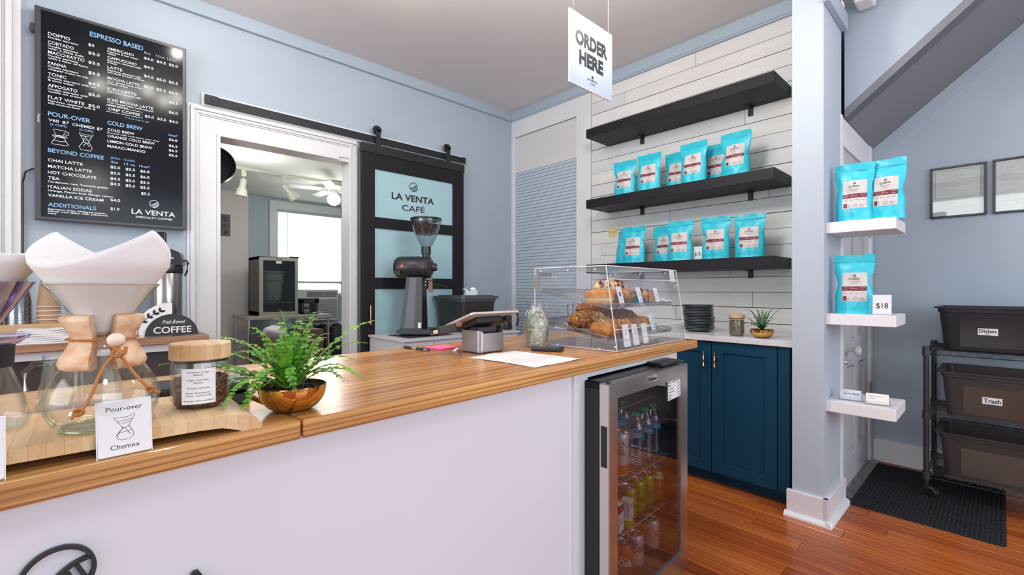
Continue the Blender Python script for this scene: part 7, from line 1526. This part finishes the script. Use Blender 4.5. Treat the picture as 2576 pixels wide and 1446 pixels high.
for i, (x_, y_, w_, h_) in enumerate(((1.47, 5.55, 0.42, 0.62), (1.92, 5.62, 0.22, 0.68))):
    t = thing('cardboard_box', ('wide', 'narrow')[i]+' brown cardboard box under the kitchen table, behind the fern', 'box', (x_, y_, 0)); b = MB(); b.box(0, w_, 0, 0.35, 0, h_, bev=0.002); b.box(w_/2-0.03, w_/2+0.03, -0.001, 0.351, h_-0.001, h_+0.001); b.build('carton', mat('cardboard', (0.20, 0.125, 0.085), 0.7), t)
t = thing('white_sack', 'crumpled white bag on the cardboard box in the kitchen', 'bag', (1.62, 5.7, 0.62)); b = MB(); b.ball((0, 0, 0.05), 0.10, 1.3, 1.0, 0.7, u=18, v=12, jit=0.35, seed=3); b.build('sack', paper_m, t, smooth=60)
tc_ = thing('trash_can', 'trash can with a black liner under the kitchen window', 'trash can', (2.50, 6.35, 0)); b = MB(); b.lathe([(0.0, 0), (0.15, 0), (0.19, 0.62), (0.195, 0.64)], 28); b.build('bin_body', plastic_white_m, tc_, smooth=50)
b = MB(); n = 40; g = [[b.bm.verts.new(((r_+0.008*math.sin(i*1.7+k*2))*math.cos(2*PI*i/n), (r_+0.008*math.sin(i*1.3+k))*math.sin(2*PI*i/n), z_+0.012*math.sin(i*0.9+k))) for i in range(n)] for k, (r_, z_) in enumerate(((0.170, 0.18), (0.195, 0.35), (0.200, 0.55), (0.208, 0.655), (0.19, 0.67), (0.15, 0.60)))]
for A_, B_ in zip(g[:-1], g[1:]):
    for i in range(n): b.bm.faces.new((A_[i], A_[(i+1) % n], B_[(i+1) % n], B_[i]))
b.build('bin_liner', black_m, tc_, smooth=40)
ac = thing('air_conditioner', 'white window air conditioner below the kitchen blinds', 'air conditioner', (2.28, 7.02, 0.69))
acw = mat('ac_white', (0.72, 0.73, 0.70), 0.4); b = MB(); b.box(0, 0.62, 0.01, 0.18, 0, 0.47, bev=0.008); b.build('housing', acw, ac)
b = MB(); b.box(0.15, 0.60, 0.005, 0.012, 0.355, 0.44); b.box(0.02, 0.60, 0.006, 0.012, 0.03, 0.325); b.build('dark_backing', mat('ac_dark', (0.05, 0.05, 0.05), 0.6), ac)
b = MB(); b.box(0.0, 0.58, -0.006, 0.004, -0.0042, 0.0042, M=Matrix.Rotation(R(25), 4, 'X')); me = b.mesh('louvre', acw)
for k in range(18): link('louvre', me, ac, Matrix.Translation((0.02, 0.008, 0.042+0.0165*k)))
b = MB(); b.box(0.0, 0.45, 0, 0.004, -0.002, 0.002); me = b.mesh('grille_bar', acw); b = MB(); b.box(-0.002, 0.002, -0.001, 0.004, 0, 0.085); m2 = b.mesh('grille_bar', acw)
for k in range(6): link('grille_bar', me, ac, Matrix.Translation((0.15, 0.002, 0.358+0.0155*k)))
for k in range(14): link('grille_bar', m2, ac, Matrix.Translation((0.155+0.034*k, 0.002, 0.355)))
# ceiling things of the kitchen
kl = mat('off_white_metal', (0.55, 0.55, 0.48), 0.4)
tr = thing('track_rail', 'off-white track lighting rail on the kitchen ceiling', 'track', (0.7, 5.6, 2.478)); b = MB(); b.box(0, 1.5, -0.018, 0.018, -0.028, 0, bev=0.002); b.build('rail', kl, tr)
for i, (xx, tl) in enumerate(((1.275, 8), (1.680, -42))):
    t = thing('track_spotlight', ('nearer', 'farther')[i]+' off-white spotlight on the kitchen track', 'spotlight', (xx, 5.6, 2.450)); b = MB(); b.box(-0.025, 0.025, -0.02, 0.02, -0.07, 0, bev=0.003); b.rod((0, 0, -0.06), (0, 0, -0.11), 0.006, 8); b.build('mount', kl, t)
    M_ = Matrix.Translation((0, 0, -0.10)) @ Matrix.Rotation(R(tl), 4, 'Y'); b = MB(); b.lathe([(0, 0), (0.030, 0), (0.034, -0.01), (0.034, -0.09), (0.055, -0.125), (0.060, -0.19), (0.056, -0.19), (0.04, -0.12)], 24, M_); b.build('lamp_head', kl, t, smooth=35)
cf = thing('ceiling_fan', 'white kitchen ceiling fan with a glowing globe light', 'ceiling fan', (2.255, 5.6, 2.478))
b = MB(); b.lathe([(0, 0), (0.10, 0), (0.115, -0.02), (0.115, -0.06), (0.085, -0.085), (0.05, -0.10), (0.04, -0.14), (0, -0.14)], 32); b.build('motor', kl, cf, smooth=35)
for k in range(5):
    M_ = Matrix.Rotation(R(72*k+20), 4, 'Z') @ Matrix.Rotation(R(10), 4, 'X'); b = MB(); b.box(0.14, 0.50, -0.055, 0.055, -0.105, -0.100, M=M_, bev=0.002); b.box(0.08, 0.16, -0.012, 0.012, -0.102, -0.096, M=M_); b.build('blade', plastic_white_m, cf)
b = MB(); b.ball((0, 0, -0.215), 0.078, 1, 1, 0.95, u=24, v=14); b.build('globe', globe_m, cf, smooth=60)
b = MB(); b.rod((-0.05, -0.05, -0.20), (-0.05, -0.05, -0.34), 0.0015, 5); b.build('pull_chain', brass_m, cf)
wf = thing('wall_fan', 'round black fan just inside the kitchen doorway at the top left', 'fan', (0.755, 4.2, 2.135))
M_ = Matrix.Rotation(R(90), 4, 'X') @ Matrix.Rotation(R(-10), 4, 'X'); b = MB(); b.lathe([(0.135, -0.05), (0.143, -0.04), (0.143, 0.03), (0.132, 0.04), (0.128, 0.03)], 40, M_); b.lathe([(0, -0.05), (0.135, -0.05)], 32, M_); b.build('housing', black_m, wf, smooth=35)
b = MB(); b.lathe([(0, 0.045), (0.030, 0.045), (0.034, 0.035), (0.034, 0.02)], 24, M_); b.build('hub', black_m, wf, smooth=35)
b = MB(); pts = [(0.030*math.cos(0)+0, 0, 0)]; b.tube([M_ @ Vector(((0.03+0.10*f)*math.cos(1.0*f), (0.03+0.10*f)*math.sin(1.0*f), 0.040-0.008*f)) for f in [i/8 for i in range(9)]], 0.0022, 6); me = b.mesh('guard_spiral', mat('fan_grey', (0.16, 0.13, 0.13), 0.4), 60)
for k in range(26): link('guard_spiral', me, wf, M_ @ Matrix.Rotation(2*PI*k/26, 4, 'Z') @ M_.inverted())
b = MB(); b.rod((0, 0.03, 0.13), (0, 0.03, 0.343), 0.012, 10); b.build('stem', black_m, wf)
ks = thing('wall_plaque', 'grey plaque with black letters on the pinkish kitchen partition', 'sign', (1.20, 7.045, 1.87)); b = MB(); b.box(0, 0.246, -0.006, 0.005, 0, 0.285); b.build('plate', mat('plaque_grey', (0.085, 0.09, 0.10), 0.5), ks)
tx = TX(); F_ = frame((0, -0.0062, 0), (1, 0, 0), (0, 0, 1)); tx.t('D', 0.190, 0.200, 0.048, 0.045, 'C', 0.03, F_); tx.t('L', 0.190, 0.120, 0.034, 0.04, 'C', 0.02, F_); tx.ribbon([(0.19+0.011*math.cos(i*0.52), 0.045+0.011*math.sin(i*0.52)) for i in range(12)], 0.014, 0.0002, 0.0006, F_, closed=True); flat_mesh(tx, 'lettering', ink_m, ks)
# light at the fan globe, then an added unseen fill light for the kitchen
for loc, pw, rad in (((2.255, 5.6, 2.12), 14, 0.22), ((1.2, 5.0, 2.2), 15, 0.30)):
    l = bpy.data.lights.new('kitchen_globe_and_fill', 'POINT'); l.energy = pw; l.shadow_soft_size = rad; l.color = (1.0, 0.98, 0.92); o = bpy.data.objects.new('kitchen_globe_and_fill', l); COL.objects.link(o); o.location = loc
# emergency light box near the stair ceiling
el = thing('emergency_light', 'white emergency light box under the hall ceiling, cut off by the photo top', 'light', (3.02, 0.50, 2.75)); b = MB(); b.box(-0.06, 0.06, -0.045, 0.035, -0.085, 0, bev=0.012, seg=3); b.build('housing', plastic_white_m, el)
b = MB(); b.ball((-0.05, -0.02, -0.07), 0.012); b.build('lens', black_m, el)
# track spotlights above the counter (reflected in the menu screen); the last is added to brighten the corner
for i, (x_, y_) in enumerate(((0.11, 1.81), (0.28, 1.70), (0.41, 1.95), (0.54, 1.77), (0.62, 1.92), (0.50, 2.88), (1.25, 2.25))):
    t = thing('ceiling_spotlight', 'white ceiling spotlight above the counter, seen only as a reflection in the menu screen', 'spotlight', (x_, y_, 3.005), 0, 'spotlights reflected in the menu screen')
    b = MB(); b.cyl(0.006, -0.06, 0, 8); b.lathe([(0.0, -0.05), (0.024, -0.05), (0.034, -0.115), (0.030, -0.115)], 18); b.build('lamp_head', plastic_white_m, t, smooth=35)
    b = MB(); b.ball((0, 0, -0.115), 0.027, 1, 1, 0.6, u=14, v=8); b.build('bulb', bulb_m, t, smooth=60)
    l = bpy.data.lights.new('spot_glow', 'POINT'); l.energy = 4.8; l.shadow_soft_size = 0.03; l.color = (1.0, 0.95, 0.87); o = bpy.data.objects.new('spot_glow', l); COL.objects.link(o); o.location = (x_, y_, 2.85)
